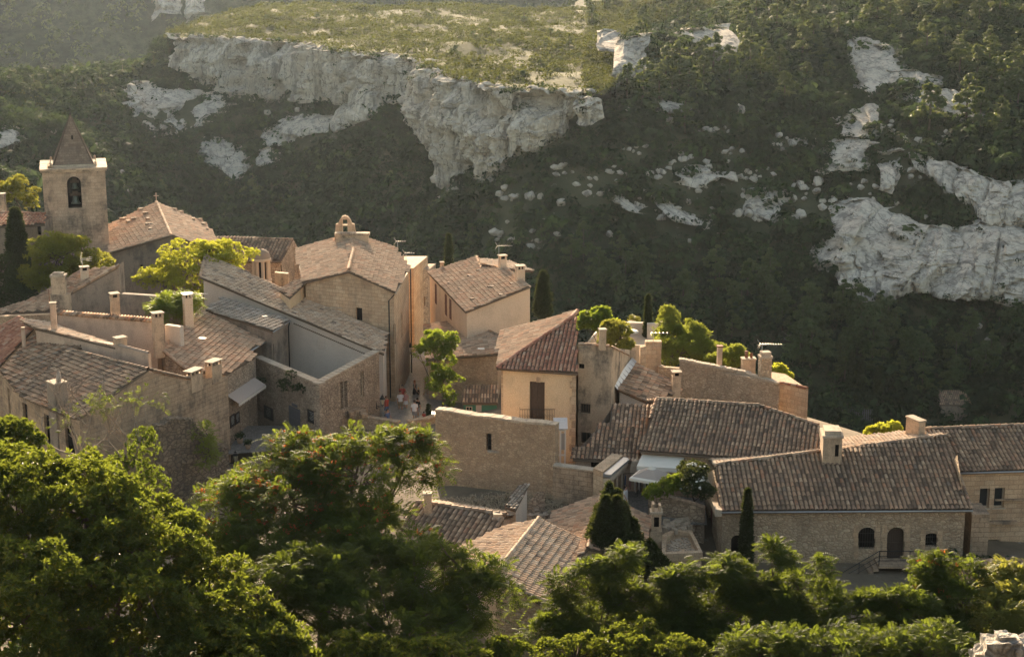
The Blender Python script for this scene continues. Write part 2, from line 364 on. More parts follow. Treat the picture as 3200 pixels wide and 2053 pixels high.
# ------------------------------------------------------------------ walls with openings
def wall_hit(a, b, px, py):
    r = ray(px, py); t = Vector((b.x-a.x, b.y-a.y, 0)); L = t.length; t /= L; n = Vector((t.y, -t.x, 0))
    den = r.x*n.x+r.y*n.y
    if abs(den) < 1e-9: return None
    k = (a.x*n.x+a.y*n.y)/den; q = Vector((0, 0, CAMZ))+r*k
    return ((q-a).dot(t), q.z, r.y*k, den)
def walls(parent, pts, z0, mat, openings=(), cap=False, name='wall', extra=None):
    """closed wall ring; pts carry their top height in z. openings: dict(box=(x0,y0,x1,y1), kind=...)"""
    pts = [Vector(q) for q in pts]; n = len(pts)
    if sum(pts[i].x*pts[(i+1) % n].y-pts[(i+1) % n].x*pts[i].y for i in range(n)) < 0: pts.reverse()
    mb = MB(); per = {}
    for op in openings:
        x0, y0, x1, y1 = op['box']; best = None
        for i in range(n):
            a, b = pts[i], pts[(i+1) % n]; h = wall_hit(a, b, (x0+x1)/2, (y0+y1)/2)
            if h is None or h[3] >= 0: continue
            L = math.hypot(b.x-a.x, b.y-a.y)
            if -.3 < h[0] < L+.3 and h[2] > 0 and (best is None or h[2] < best[1]): best = (i, h[2])
        if best is None: print('opening misses wall', parent.name, op['box']); continue
        i = best[0]; a, b = pts[i], pts[(i+1) % n]; L = math.hypot(b.x-a.x, b.y-a.y)
        ua = wall_hit(a, b, x0, (y0+y1)/2)[0]; ub = wall_hit(a, b, x1, (y0+y1)/2)[0]
        zt = wall_hit(a, b, (x0+x1)/2, y0)[1]; zb = wall_hit(a, b, (x0+x1)/2, y1)[1]
        ua, ub = max(.03, min(ua, ub)), min(L-.03, max(ua, ub))
        if ub-ua < .05: print('opening too thin', parent.name, op['box']); continue
        per.setdefault(i, []).append((ua, ub, zb, zt, op))
    u = random.random()*20
    for i in range(n):
        a, b = pts[i], pts[(i+1) % n]; L = math.hypot(b.x-a.x, b.y-a.y)
        if L < 1e-6: continue
        t = Vector((b.x-a.x, b.y-a.y, 0))/L; nn = Vector((t.y, -t.x, 0)); ops = per.get(i, [])
        cuts = sorted({0., L, *[o[0] for o in ops], *[o[1] for o in ops]})
        def pt(uu, z, dep=0.): return Vector((a.x+t.x*uu-nn.x*dep, a.y+t.y*uu-nn.y*dep, z))
        def top(uu): return a.z+(b.z-a.z)*uu/L
        def quad(u0, u1, zz):
            mb.add([pt(u0, zz[0]), pt(u1, zz[1]), pt(u1, zz[2]), pt(u0, zz[3])], [(0, 1, 2, 3)], 0, [[(u+u0, zz[0]), (u+u1, zz[1]), (u+u1, zz[2]), (u+u0, zz[3])]])
        for c0, c1 in zip(cuts, cuts[1:]):
            if c1-c0 < 1e-5: continue
            ls = sorted([o for o in ops if o[0] <= c0+1e-5 and o[1] >= c1-1e-5], key=lambda o: o[2]); z = z0
            for o in ls:
                if o[2] > z: quad(c0, c1, (z, z, o[2], o[2]))
                z = o[3]
            quad(c0, c1, (z, z, max(z, top(c1)), max(z, top(c0))))
        for (ua, ub, zb, zt, op) in ops:
            D = op.get('depth', .22); W = ub-ua
            for q in ([pt(ua, zb), pt(ua, zb, D), pt(ua, zt, D), pt(ua, zt)], [pt(ub, zb, D), pt(ub, zb), pt(ub, zt), pt(ub, zt, D)],
                      [pt(ua, zb), pt(ub, zb), pt(ub, zb, D), pt(ua, zb, D)], [pt(ua, zt, D), pt(ub, zt, D), pt(ub, zt), pt(ua, zt)]):
                mb.add(q, [(0, 1, 2, 3)], 0, [[(u, q[0].z), (u+.2, q[1].z), (u+.2, q[2].z), (u, q[3].z)]])
            if op.get('arch'):
                rr = W/2*(op['arch'] if op['arch'] is not True else 1); m = 10; arc = []
                for j in range(m+1):
                    an = math.pi*j/m; arc.append((ua+W/2-math.cos(an)*W/2, zt-rr+math.sin(an)*rr))
                for j in range(m):
                    (xa, za), (xb, zb2) = arc[j], arc[j+1]
                    if xb-xa < 1e-6: continue
                    mb.add([pt(xa, za), pt(xb, zb2), pt(xb, zt), pt(xa, zt)], [(0, 1, 2, 3)], 0, [[(u+xa, za), (u+xb, zb2), (u+xb, zt), (u+xa, zt)]])
                    mb.add([pt(xa, za, D), pt(xb, zb2, D), pt(xb, zb2), pt(xa, za)], [(0, 1, 2, 3)], 0, [[(u+xa, za), (u+xb, zb2), (u+xb, zt), (u+xa, zt)]])
            panel(parent, pt, ua, ub, zb, zt, D, op)
        u += L
    if cap: mb.add(pts, [tuple(range(n))], 0, [[(q.x, q.y) for q in pts]])
    if extra: extra(mb)
    return mb.build(name, [M[mat]] if isinstance(mat, str) else mat, parent)
def panel(parent, pt, ua, ub, zb, zt, D, op):
    kind = op.get('kind', 'window'); W, H = ub-ua, zt-zb
    def bar(mb, u0, u1, z0, z1, d0, d1, mat=0):
        vs = [pt(x, z, d) for d in (d0, d1) for z in (z0, z1) for x in (u0, u1)]
        mb.add(vs, [(0, 1, 3, 2), (4, 6, 7, 5), (0, 4, 5, 1), (2, 3, 7, 6), (0, 2, 6, 4), (1, 5, 7, 3)], mat)
    if kind == 'window':
        mb = MB(); f = min(.07, W*.12); d0, d1 = D-.10, D-.02; nx, ny = op.get('grid', (2, 2))
        bar(mb, ua, ua+f, zb, zt, d0, d1); bar(mb, ub-f, ub, zb, zt, d0, d1); bar(mb, ua+f, ub-f, zb, zb+f, d0, d1); bar(mb, ua+f, ub-f, zt-f, zt, d0, d1)
        for i in range(1, nx): x = ua+W*i/nx; bar(mb, x-f*.4, x+f*.4, zb+f, zt-f, d0+.01, d1)
        for j in range(1, ny): z = zb+H*j/ny; bar(mb, ua+f, ub-f, z-f*.3, z+f*.3, d0+.02, d1-.01)
        if op.get('sill'): bar(mb, ua-.08, ub+.08, zb-.08, zb-.003, -.09, D-.1)
        o = mb.build('window', M[op.get('mat', 'wood_pale')], parent)
        g = MB(); bar(g, ua, ub, zb, zt, D-.012, D+.01); g.build('pane', M['glass'], o)
    elif kind in ('door', 'shutter'):
        mb = MB(); n = op.get('leaves', 2 if kind == 'shutter' else 1); d1 = D
        for i in range(n):
            a0, a1 = ua+W*i/n+.008, ua+W*(i+1)/n-.008; npl = max(2, int((a1-a0)/.13))
            for j in range(npl):
                x0, x1 = a0+(a1-a0)*j/npl, a0+(a1-a0)*(j+1)/npl; bar(mb, x0+.006, x1-.006, zb+.01, zt-.01, d1-.06+.01*(j % 2), d1)
            for z in (.12, .5, .86): bar(mb, a0+.02, a1-.02, zb+H*z, zb+H*z+.09, d1-.085, d1-.058)
        bar(mb, ua, ub, zb, zt, d1-.003, d1+.02)
        mb.build(kind, M[op.get('mat', 'wood_dark')], parent)
    else:
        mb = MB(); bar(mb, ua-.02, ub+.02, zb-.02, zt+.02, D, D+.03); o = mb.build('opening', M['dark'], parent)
        if kind == 'bars':
            g = MB(); nb = max(3, int(W/.14))
            for i in range(1, nb): x = ua+W*i/nb; bar(g, x-.012, x+.012, zb, zt-.05, .06, .085)
            for z in (.3, .7): bar(g, ua, ub, zb+H*z-.012, zb+H*z+.012, .05, .095)
            g.build('grille', M['iron'], o)
def chimney(parent, c, sx, sy, z0, z1, rot=0., mats=('chim', 'cap'), style='slab', name='chimney'):
    """c: centre (x,y); shaft with openings and a capping slab"""
    mb = MB(); rm = Matrix.Rotation(rot, 3, 'Z'); c = Vector((c[0], c[1], 0)); h = z1-z0
    def bx(x, y, z, a, b, cc, m=0): mb.box(c+rm @ Vector((x, y, 0))+Vector((0, 0, z)), (a, b, cc), rm, m)
    if style == 'slab':
        vent = min(.28, h*.25); bx(0, 0, z0+(h-vent-.08)/2, sx, sy, h-vent-.08)
        bx(0, 0, z1-vent-.08-.02, sx+.06, sy+.06, .06)
        zz = z1-.08-vent/2; q = .12
        n = max(2, int(round(sx/.45))+1)
        for i in range(n):
            x = -sx/2+q/2+(sx-q)*i/(n-1)
            for y in (-1, 1): bx(x, y*(sy/2-q/2), zz, q, q, vent-.01)
        bx(0, 0, zz, sx*.6, sy*.5, vent-.012, 2)
        bx(0, 0, z1-.04, sx+.16, sy+.16, .08, 1)
    elif style == 'block':
        bx(0, 0, z0+h*.42, sx, sy, h*.84); bx(0, 0, z0+h*.87, sx*1.12, sy*1.12, h*.06, 1); bx(0, 0, z0+h*.95, sx*.85, sy*.85, h*.10, 1)
    elif style == 'plain':
        bx(0, 0, z0+(h-.1)/2, sx, sy, h-.1); bx(0, 0, z1-.05, sx+.1, sy+.1, .1, 1)
    elif style == 'pipe':
        mb.lathe((c.x, c.y, 0), [(sx/2*1.05, z0), (sx/2, z1-.35), (sx/2, z1-.3), (sx/2*.9, z1-.02), (sx/2*1.15, z1-.02), (sx/2*1.15, z1), (.0, z1)], 10)
    return mb.build(name, [M[mats[0]], M[mats[1]], M['dark']], parent)
# ================================================================== the village houses
def roof(parent, polys, tile='tile_mix', pitch=.27, row=.38, ridges=(), seed=0, rr=.12, slab=.14, down=None, name='roof'):
    mb = MB()
    for i, p in enumerate(polys): tiles(mb, p, pitch, row, 0, 1, seed=seed+i, slab=slab, down=down)
    for i, (a, b) in enumerate(ridges): ridge(mb, a, b, rr, .42, 0, .06, seed+i)
    return mb.build(name, [M[tile], M['pan']], parent)
def under(pl, pts, dz=-.12):
    return [Vector((q.x, q.y, pz(pl, q.x, q.y)+dz)) for q in pts]
def gutter(parent, a, b, r=.07, mat='zinc'):
    MB().tube([a, b], r, 6).build('gutter', M[mat], parent)
def bld(name, label, base, cat='house'):
    return thing(name, label, cat, base)
def E(a, b, f): return a.lerp(b, f)
# ---- stone house at the right with the dark front roof -------------------------------------
A, B_ = P(2251, 1597, 5.0), P(3040, 1592, 5.0); pl = slope_plane(A, B_, 20)
r0, r1 = on(pl, 2239, 1453), on(pl, 2958, 1362)
t = bld('stone_house', 'stone house at right with arched door, iron stair and dark lichened tile roof', P(2640, 1800, 2))
bk0, bk1 = P(2196, 1474, 5.1), P(2930, 1355, 5.6)
pb0, pb1 = r0+Vector((-.3, 3.2, -.55)), r1+Vector((0, 3.4, -.55))
rf = roof(t, [[A, B_, r1, r0]], 'tile_dark', .28, .42, [(r0, E(r0, r1, .52)), (E(r0, r1, .62), r1)], 3)
mb = MB(); tiles(mb, [r0, r1, pb1, pb0], .28, .42, 0, 1, seed=5); mb.build('rear_roof', [M['tile_pale'], M['pan']], t)  # sun on the rear slope is put into a paler tile colour
c = inset([A, B_], 0); fa, fb = A+Vector((.18, .3, -.12)), B_+Vector((-.35, .3, -.12))
ga = bk0+Vector((.15, -.1, -.1)); gb = Vector((fb.x+.3, ga.y, 5.0)); m0 = Vector((E(fa, ga, .52).x, E(fa, ga, .52).y, r0.z-.15))
m1 = Vector((E(fb, gb, .5).x, E(fb, gb, .5).y, r1.z-.15))
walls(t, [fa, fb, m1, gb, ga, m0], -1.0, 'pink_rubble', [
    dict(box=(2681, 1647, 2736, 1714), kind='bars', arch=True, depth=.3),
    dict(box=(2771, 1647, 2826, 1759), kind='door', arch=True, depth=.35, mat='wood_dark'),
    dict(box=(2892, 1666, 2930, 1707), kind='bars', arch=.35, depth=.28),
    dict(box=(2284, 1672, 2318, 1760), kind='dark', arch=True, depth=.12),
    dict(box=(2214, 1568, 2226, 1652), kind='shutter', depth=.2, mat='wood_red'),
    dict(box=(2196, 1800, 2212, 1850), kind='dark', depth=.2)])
gutter(t, A+Vector((0, -.06, -.06)), B_+Vector((0, -.06, -.06)), .06)
# ashlar dressing round the openings: slightly proud blocks
for x0, x1, y0, y1 in ((2668, 2682, 1640, 1745), (2736, 2750, 1640, 1745), (2757, 2771, 1640, 1765), (2828, 2843, 1640, 1765), (2878, 2891, 1655, 1715), (2931, 2945, 1655, 1715)):
    mb = MB()
    for j in range(5):
        ya, yb = y0+(y1-y0)*j/5, y0+(y1-y0)*(j+1)/5; e = 4 if j % 2 else 0
        q = [fa+(fb-fa)*0]
        h0 = wall_hit(fa, fb, x0-e, (ya+yb)/2); h1 = wall_hit(fa, fb, x1, (ya+yb)/2)
        za = wall_hit(fa, fb, x0, ya)[1]; zb = wall_hit(fa, fb, x0, yb)[1]; tt = (fb-fa); tt.z = 0; tt.normalize()
        cc = fa+tt*((h0[0]+h1[0])/2); mb.box((cc.x, cc.y-.01, (za+zb)/2), (abs(h1[0]-h0[0]), .05, za-zb-.004))
    mb.build('window_jamb', M['ashlar'], t)
q = on(pl, 2600, 1445); chimney(rf, (q.x, q.y+.55), 1.15, 1.5, q.z-.5, q.z+2.05, R(-4), style='block')
mb = MB(); mb.box((q.x+.22, q.y-.215, q.z+.85), (.22, .04, .75)); mb.build('vent_slot', M['dark'], t)
q = P(2860, 1348, 7.4); chimney(rf, (q.x, q.y), .5, 1.3, 6.2, 8.3, R(25), style='plain')
# side coping
mb = MB(); mb.prism([bk0+V(-.25, 0, .12), bk0+V(.12, 0, .12), A+V(.1, -.1, .12), A+V(-.3, -.1, .12)], 4.7, None); mb.build('verge_coping', M['cap'], t)
# iron stair in front
st = thing('iron_stair', 'black iron stair rail and landing before the arched door', 'stair', P(2800, 1765, 2))
mb = MB(); land = P(2800, 1762, 1.95); yb = fa.y-.02
x0, x1 = P(2745, 1765, 1.95).x, P(2935, 1765, 1.95).x
mb.box(((x0+x1)/2, yb-.65, 1.85), (x1-x0, 1.3, .16)); nst = 9
for i in range(nst): mb.box((x0-.29*(i+.5), yb-.65, 1.85-.185*(i+1)), (.30, 1.25, .17))
mb.build('step', M['ashlar_dark'], st)
mb = MB(); yr = yb-1.28; top = 1.93
def rail(x, z, x2, z2, r=.022): mb.tube([(x, yr, z), (x2, yr, z2)], r, 5)
for k_ in (.34, .64, .95): rail(x0, top+k_, x1, top+k_, .03 if k_ > .9 else .018); rail(x0, top+k_, x0-.29*nst, top+k_-.185*nst, .03 if k_ > .9 else .018)
for x in (x0, (x0+x1)/2, x1): rail(x, top, x, top+.95, .028)
for i in (4, 9): rail(x0-.29*i, top-.185*i, x0-.29*i, top-.185*i+.95, .024)
mb.tube([(x1, yr, top+.95), (x1-.55, yr+.3, top+1.5)], .022, 5)
mb.build('rail', M['iron'], st)
# ---- ashlar house far right ----------------------------------------------------------------
A2, B2 = P(2978, 1476, 6.0), P(3420, 1462, 6.0); pl2 = slope_plane(A2, B2, 20)
a0, a1 = on(pl2, 2884, 1342), on(pl2, 3420, 1321); l0 = on(pl2, 2921, 1364)
t = bld('ashlar_house', 'smooth ashlar house at right edge with paired mullioned windows', P(3140, 1700, 1))
roof(t, [[A2-V(.0, 0, 0), B2, a1, a0]], 'tile_dark', .28, .42, [(a0, a1)], 13)
fa2, fb2 = A2+V(-.9, .3, -.12), B2+V(0, .3, -.12)
walls(t, [fa2, fb2, V(fb2.x, fb2.y+8, 6), V(fa2.x, fa2.y+8, 6)], -1, 'ashlar', [
    dict(box=(3061, 1526, 3092, 1587), kind='window', grid=(1, 1), depth=.3, sill=True), dict(box=(3107, 1524, 3139, 1586), kind='window', grid=(1, 1), depth=.3, sill=True),
    dict(box=(3084, 1686, 3122, 1737), kind='window', grid=(1, 1), depth=.3, sill=True), dict(box=(3084, 1744, 3122, 1800), kind='dark', depth=.3)])
gutter(t, A2+V(0, -.06, -.06), B2+V(0, -.06, -.06), .06)
mb = MB()
q0, q1 = wall_hit(fa2, fb2, 3030, 1632), wall_hit(fa2, fb2, 3174, 1628); tt = (fb2-fa2).normalized()
ca = fa2+tt*q0[0]; cb = fa2+tt*q1[0]; mb.box(((ca.x+cb.x)/2, (ca.y+cb.y)/2-.12, q0[1]), ((cb-ca).length, .3, .18)); mb.box(((ca.x+cb.x)/2+1, (ca.y+cb.y)/2-.05, q0[1]+1.45), (1.9, .14, .1))
mb.build('string_course', M['ashlar_dark'], t)
# buttress between the two
p = P(3029, 1740, 1.5); q = P(3084, 1740, 1.5)
o = MB().prism([V(p.x, p.y, 0), V(q.x, q.y, 0), V(q.x, q.y+2, 0), V(p.x, p.y+2, 0)], -1, 4.25).build('buttress_wall', M['ashlar_dark'], None, V(p.x, p.y, 0))
tag(o, 'stained stone buttress between stone house and ashlar house', 'wall')
# low terracotta shed roof by the right edge
A3, B3 = P(3000, 1830, 2.0), P(3330, 1830, 2.0); pl3 = slope_plane(A3, B3, 20)
t = bld('garden_shed', 'low shed with red tiled roof at right edge behind foliage', P(3150, 1850, 1), 'shed')
roof(t, [[A3, B3, on(pl3, 3330, 1757), on(pl3, 3005, 1752)]], 'tile_mix', .27, .4, [(on(pl3, 3005, 1752), on(pl3, 3330, 1757))], 21)
walls(t, inset([A3+V(0, 0, -.1), B3+V(0, 0, -.1), on(pl3, 3330, 1757)+V(0, 0, -.15), on(pl3, 3005, 1752)+V(0, 0, -.15)], .2), -2, 'pink_rubble')
# ---- long roof with awning in the middle ----------------------------------------------------
A, B_ = P(2000, 1408, 6.4), P(2575, 1452, 6.4); pl = slope_plane(A, B_, 18)
v0, v1, v2, v3 = on(pl, 2052, 1247), on(pl, 2125, 1246), on(pl, 2370, 1268), on(pl, 2556, 1330)
t = bld('shop_house', 'long house with broad brown tiled roof and white awning', P(2250, 1480, 3))
rf = roof(t, [[A, B_, v3, v2, v1, v0]], 'tile_dark', .27, .40, [(v0, v2), (v2, v3), (v0, E(v0, A, .4))], 31)
fa, fb = A+V(.1, .3, -.15), B_+V(-.1, .3, -.15); bb = [V(v3.x, v3.y+2.2, 6.2), V(v0.x-.5, v0.y+2.6, 6.2)]
walls(t, [fa, fb, V(v3.x, v3.y-.1, v3.z-.2), bb[0], bb[1], V(v0.x, v0.y-.1, v0.z-.2)], 1, 'warm_rubble', [
    dict(box=(2010, 1478, 2075, 1556), kind='dark', depth=.3), dict(box=(2285, 1468, 2318, 1500), kind='window', depth=.2)])
mb = MB(); tiles(mb, [v0, v2, V(v2.x, v2.y+2.4, v2.z-.9), V(v0.x-.5, v0.y+2.6, v0.z-.9)], .27, .4, 0, 1, seed=39); mb.build('rear_roof', [M['tile_tan'], M['pan']], t)
# smaller wing left of it
A, B_ = P(1790, 1434, 5.6), P(1992, 1443, 5.6); plw = slope_plane(A, B_, 18)
t2 = bld('shop_wing', 'low tiled wing between weathered tower wall and awning house', P(1890, 1470, 3))
w_ = [A, B_, on(plw, 2043, 1268), on(plw, 1912, 1266), on(plw, 1903, 1326), on(plw, 1868, 1329), on(plw, 1840, 1395), on(plw, 1797, 1396)]
roof(t2, [w_], 'tile_mix', .27, .40, [], 41)
fa, fb = A+V(.2, .35, -.15), B_+V(0, .35, -.15)
walls(t2, [fa, fb, w_[2]+V(0, 0, -.2), w_[3]+V(0, 0, -.2), w_[5]+V(0, 0, -.2), w_[7]+V(.2, 0, -.2)], 1, 'stucco_pink', [dict(box=(1846, 1442, 1872, 1475), kind='dark', depth=.2)])
# awning
a = thing('awning', 'white canvas shop awning over the courtyard door', 'awning', P(2070, 1440, 6))
p0, p1, p2, p3 = P(2010, 1413, 6.13), P(2140, 1425, 6.13), P(2126, 1464, 5.72), P(1990, 1456, 5.72)
MB().slab([p0, p1, p2, p3], .02).build('canopy', M['canvas'], a)
MB().slab([p3, p2, p2+V(0, .02, 0), p3+V(0, .02, 0)], .28).build('valance', M['white'], a)
mb = MB()
for u in (.1, .9): mb.tube([E(p0, p1, u)+V(0, 0, -.25), E(p3, p2, u)+V(0, .1, -.06)], .025, 5)
mb.build('arm', M['zinc'], a)
# parasol
g = P(2044, 1540, 3.4); g.y = 100.6
um = thing('parasol', 'taupe square parasol with pale border below the awning', 'parasol', V(P(2044, 1466, 6.15).x, 100.4, 3.4))
top = P(2044, 1467, 6.15); cs = [P(1966, 1494, 5.5), P(2057, 1509, 5.5), P(2120, 1490, 5.5), P(1997, 1468, 5.5)]
mb = MB(); cm = sum(cs, Vector())/4; top.x, top.y = cm.x, cm.y
for i in range(4):
    a_, b_ = cs[i], cs[(i+1) % 4]; mid = (a_+b_)/2+V(0, 0, .05)
    ia, ib = a_.lerp(top, .14), b_.lerp(top, .14); ja, jb = a_.lerp(top, .8), b_.lerp(top, .8)
    mb.add([ia, ib, jb, ja], [(0, 1, 2, 3)], 0); mb.add([a_, b_, ib, ia], [(0, 1, 2, 3)], 1); mb.add([a_, b_, b_+V(0, 0, -.16), a_+V(0, 0, -.16)], [(0, 1, 2, 3)], 1)
    mb.add([ja, jb, top+V(0, 0, .1)], [(0, 1, 2)], 1)
mb.build('canopy', [M['canvas_grey'], M['canvas']], um)
MB().tube([(top.x, top.y, 3.4), (top.x, top.y, 6.2)], .035, 8).build('pole', M['wood_pale'], um)
mb = MB()
for q in cs: mb.tube([V(top.x, top.y, 5.95), q+V(0, 0, -.03)], .014, 4)
mb.build('rib', M['wood_pale'], um)
# clothes racks
def rack(px, py, z, n, cols, label, L=1.3, rot=.3):
    c = P(px, py, z); r_ = thing('clothes_rack', label, 'clothes rack', c, 'clothes racks of the courtyard shop')
    mb = MB(); d = V(math.cos(rot), math.sin(rot), 0); s = V(-d.y, d.x, 0)
    for e in (-1, 1):
        mb.tube([c+d*(e*L/2), c+d*(e*L/2)+V(0, 0, 1.65)], .02, 5); mb.tube([c+d*(e*L/2)-s*.25+V(0, 0, .03), c+d*(e*L/2)+s*.25+V(0, 0, .03)], .02, 5)
    mb.tube([c-d*L/2+V(0, 0, 1.65), c+d*L/2+V(0, 0, 1.65)], .02, 5); mb.build('frame', M['iron'], r_)
    for i in range(n):
        x = c+d*(-L/2+.12+(L-.24)*i/max(1, n-1)); h = random.uniform(.9, 1.25); mb = MB(); K = 7; vs = []
        for j, (zz, ww) in enumerate(((1.58, .06), (1.52, .2), (1.2, .17), (1.58-h, .28))):
            for k_ in range(K): u = -1+2*k_/(K-1); vs.append(x+s*(ww*u)+d*(.03*math.sin(k_*2.4+j)*(j > 0))+V(0, 0, zz))
        mb.add(vs, [(j*K+k_, j*K+k_+1, (j+1)*K+k_+1, (j+1)*K+k_) for j in range(3) for k_ in range(K-1)], 0, None, True)
        mb.build('garment', M[cols[i % len(cols)]], r_)
M['cloth_pink'] = plain('pink_cloth', (.45, .22, .20), .9, .1); M['cloth_blue'] = plain('blue_cloth', (.10, .14, .24), .9, .1)
M['cloth_black'] = plain('black_cloth', (.02, .018, .018), .9, .1); M['cloth_red'] = plain('red_cloth', (.36, .07, .05), .9, .1); M['cloth_beige'] = plain('beige_cloth', (.42, .33, .22), .9, .1)
rack(1976, 1556, 3.4, 4, ['cloth_blue', 'cloth_pink', 'white', 'cloth_black'], 'clothes rack with blue and pink garments left under the parasol', 1.2, .1)
rack(2013, 1553, 3.4, 3, ['white', 'canvas', 'canvas_grey'], 'clothes rack of long pale dresses right under the parasol', .9, .2)
# ---- tower house with the terracotta hipped roof ---------------------------------------------
e0, e1 = P(1552, 1151, 9.8), P(1806, 1165, 9.8); pf = slope_plane(e0, e1, 22)
h0 = on(pf, 1784, 995); h1 = P(1803, 974, h0.z); lb = P(1565, 1036, 9.8)
t = bld('tower_house', 'tall ochre house with terracotta hipped roof and shuttered balcony door', P(1680, 1400, 3.4))
rf = roof(t, [[e0, e1, h0+V(.35, 0, -.05), h0]], 'tile_red', .27, .42, [(e0, h0), (h0, h1)], 51, .13)
mb = MB(); tiles(mb, [e0, h0, h1, lb], .27, .42, 0, 1, seed=53); ridge(mb, h1, lb, .11); mb.build('side_roof', [M['tile_tan'], M['pan']], t)
fa, fb = e0+V(.3, .3, -.12), e1+V(-.1, .3, -.12); ba = lb+V(.3, -.2, -.12); bk = V(fb.x+.15, ba.y, 9.7)
walls(t, [fa, fb, V(fb.x+.1, h0.y, h0.z-.25), V(fb.x+.1, h1.y, h1.z-.25), bk, ba], 1.5, 'stucco_ochre', [dict(box=(1655, 1193, 1702, 1312), kind='shutter', depth=.18, mat='wood_dark')])
mb = MB()
for x in (fa, fb):
    for j in range(14):
        L = .42 if j % 2 else .28; z = 9.45-j*.55; mb.box((x.x+(L/2 if x is fa else -L/2), E(fa, fb, 0 if x is fa else 1).y-.005, z), (L, .05, .5))
mb.box((E(fa, fb, .5).x, E(fa, fb, .5).y-.02, wall_hit(fa, fb, 1680, 1186)[1]), (.28, .08, .35))
mb.build('quoin', M['ashlar'], t)
bal = MB(); bz = wall_hit(fa, fb, 1678, 1318)[1]; bx0, bx1 = P(1624, 1300, bz).x, P(1731, 1300, bz).x; by = fa.y-.02
bal.box(((bx0+bx1)/2, by-.4, bz-.06), (bx1-bx0, .8, .12), None, 1)
for z in (.12, .95): bal.tube([(bx0, by, bz+z), (bx0, by-.78, bz+z), (bx1, by-.78, bz+z), (bx1, by, bz+z)], .022, 5)
for i in range(15):
    x = bx0+(bx1-bx0)*i/14; bal.tube([(x, by-.78, bz), (x, by-.78, bz+.95)], .012, 4)
    if i < 14: bal.tube([(x+.03+.05*math.cos(a_), by-.78, bz+.5+.1*math.sin(a_)) for a_ in np.linspace(0, 6.28, 9)], .009, 4)
bal.build('balcony', [M['iron'], M['cap']], t)
# ---- weathered wall block right of it ----------------------------------------------------------
t = bld('weathered_house', 'tall stained roofless house front beside the terracotta roof', P(1860, 1400, 4), 'house')
a0, a1 = P(1808, 1078, 11.0), P(1912, 1086, 11.0); b1 = P(1968, 1112, 8.1); b2 = P(1988, 1096, 8.4)
walls(t, [a0, a1, b1, b1+V(.02, .4, .35), V(b2.x, b2.y, 8.4), V(a0.x, b2.y+1, 8.5)], 2, 'weathered', [
    dict(box=(1814, 1262, 1845, 1291), kind='window', grid=(4, 1), depth=.2, mat='wood_dark'), dict(box=(1815, 1351, 1846, 1386), kind='window', grid=(2, 1), depth=.3, mat='wood_dark'),
    dict(box=(1805+4, 1137, 1826, 1152), kind='dark', depth=.1)], cap=True)
mb = MB(); ridge(mb, a0+V(0, .2, .05), a1+V(-.2, .2, .05), .12, .3); ridge(mb, a1+V(0, .2, 0), b1+V(-.1, 0, .05), .1, .35); mb.build('coping', M['tile_tan'], t)
q = P(1884, 1068, 11.6); chimney(t, (q.x, q.y+.6), .42, .42, 10.9, 12.35, .2, style='plain')
# ---- roof with zinc flashing behind -----------------------------------------------------------------
t = bld('flashing_house', 'low house with patchwork tiled roof and white zinc flashing', P(2000, 1300, 5))
z0_, z1_, z2_ = P(1932, 1216, 7.6), P(1985, 1134, 7.6), P(2043, 1266, 6.7); pl = plane3(z0_, z1_, z2_)
poly = [z0_, z2_, on(pl, 2058, 1246), on(pl, 2130, 1222), on(pl, 2096, 1190), z1_]
rf = roof(t, [poly], 'tile_mix', .27, .40, [(z0_, z2_)], 61, .10)
walls(t, [q+V(0, 0, -.15) for q in inset(poly, .15)], 2, 'stucco_grey')
f0, f1, f2, f3 = on(pl, 1914, 1209), on(pl, 1976, 1127), on(pl, 1990, 1133), on(pl, 1931, 1220)
mb = MB(); n = 16
for i in range(n):
    a_, b_ = E(f0, f1, i/n), E(f0, f1, (i+1)/n); c_, d_ = E(f3, f2, (i+1)/n), E(f3, f2, i/n); hgt = .05+.05*(i % 2)
    mb.slab([a_+V(0, 0, .25), b_+V(0, 0, .25), c_+V(0, 0, hgt), d_+V(0, 0, hgt)], .03)
mb.build('flashing', M['zinc'], t)
q = on(pl, 2112, 1230); chimney(rf, (q.x, q.y), .55, .55, 5.2, 8.05, .1)
# ---- stone wall house with red door and three chimneys --------------------------------------------------
t = bld('rubble_house', 'rubble house with oxblood door and three chimneys on its ragged top', P(2240, 1250, 4.5))
a0, a1 = P(2124, 1127, 7.75), P(2348, 1172, 7.2); c0 = P(2436, 1198, 7.2); c0b = V(c0.x-.6, c0.y+.0, 7.1)
mid = P(2325, 1164, 7.3)
walls(t, [a0, E(a0, mid, .5), a1, c0, V(a0.x+1.5, c0.y+4, 7.2)], 1, 'pink_rubble', [dict(box=(2138, 1172, 2162, 1227), kind='door', depth=.14, mat='wood_red')], cap=True)
mb = MB()
for i in range(26):
    q = E(a0, a1, (i+.5)/26); mb.box(q+V(0, .25, .06), (.24, .5, .14+.1*random.random()), Matrix.Rotation(random.uniform(-.2, .2), 3, 'Z'))
for i in range(12):
    q = E(a1, c0, (i+.5)/12); mb.box(q+V(-.2, .05, .05), (.4, .5, .12+.08*random.random()), Matrix.Rotation(.4, 3, 'Z'))
mb.build('coping', M['cap'], t)
q = P(2252, 1143, 7.6); chimney(t, (q.x, q.y+.8), .34, .34, 7.0, 8.9, .1, ('stucco_pink', 'rust'), 'plain', 'rusty_chimney')
q = P(2344, 1150, 7.6); c_ = chimney(t, (q.x, q.y+1.0), .95, .6, 6.9, 8.1, .1, style='plain')
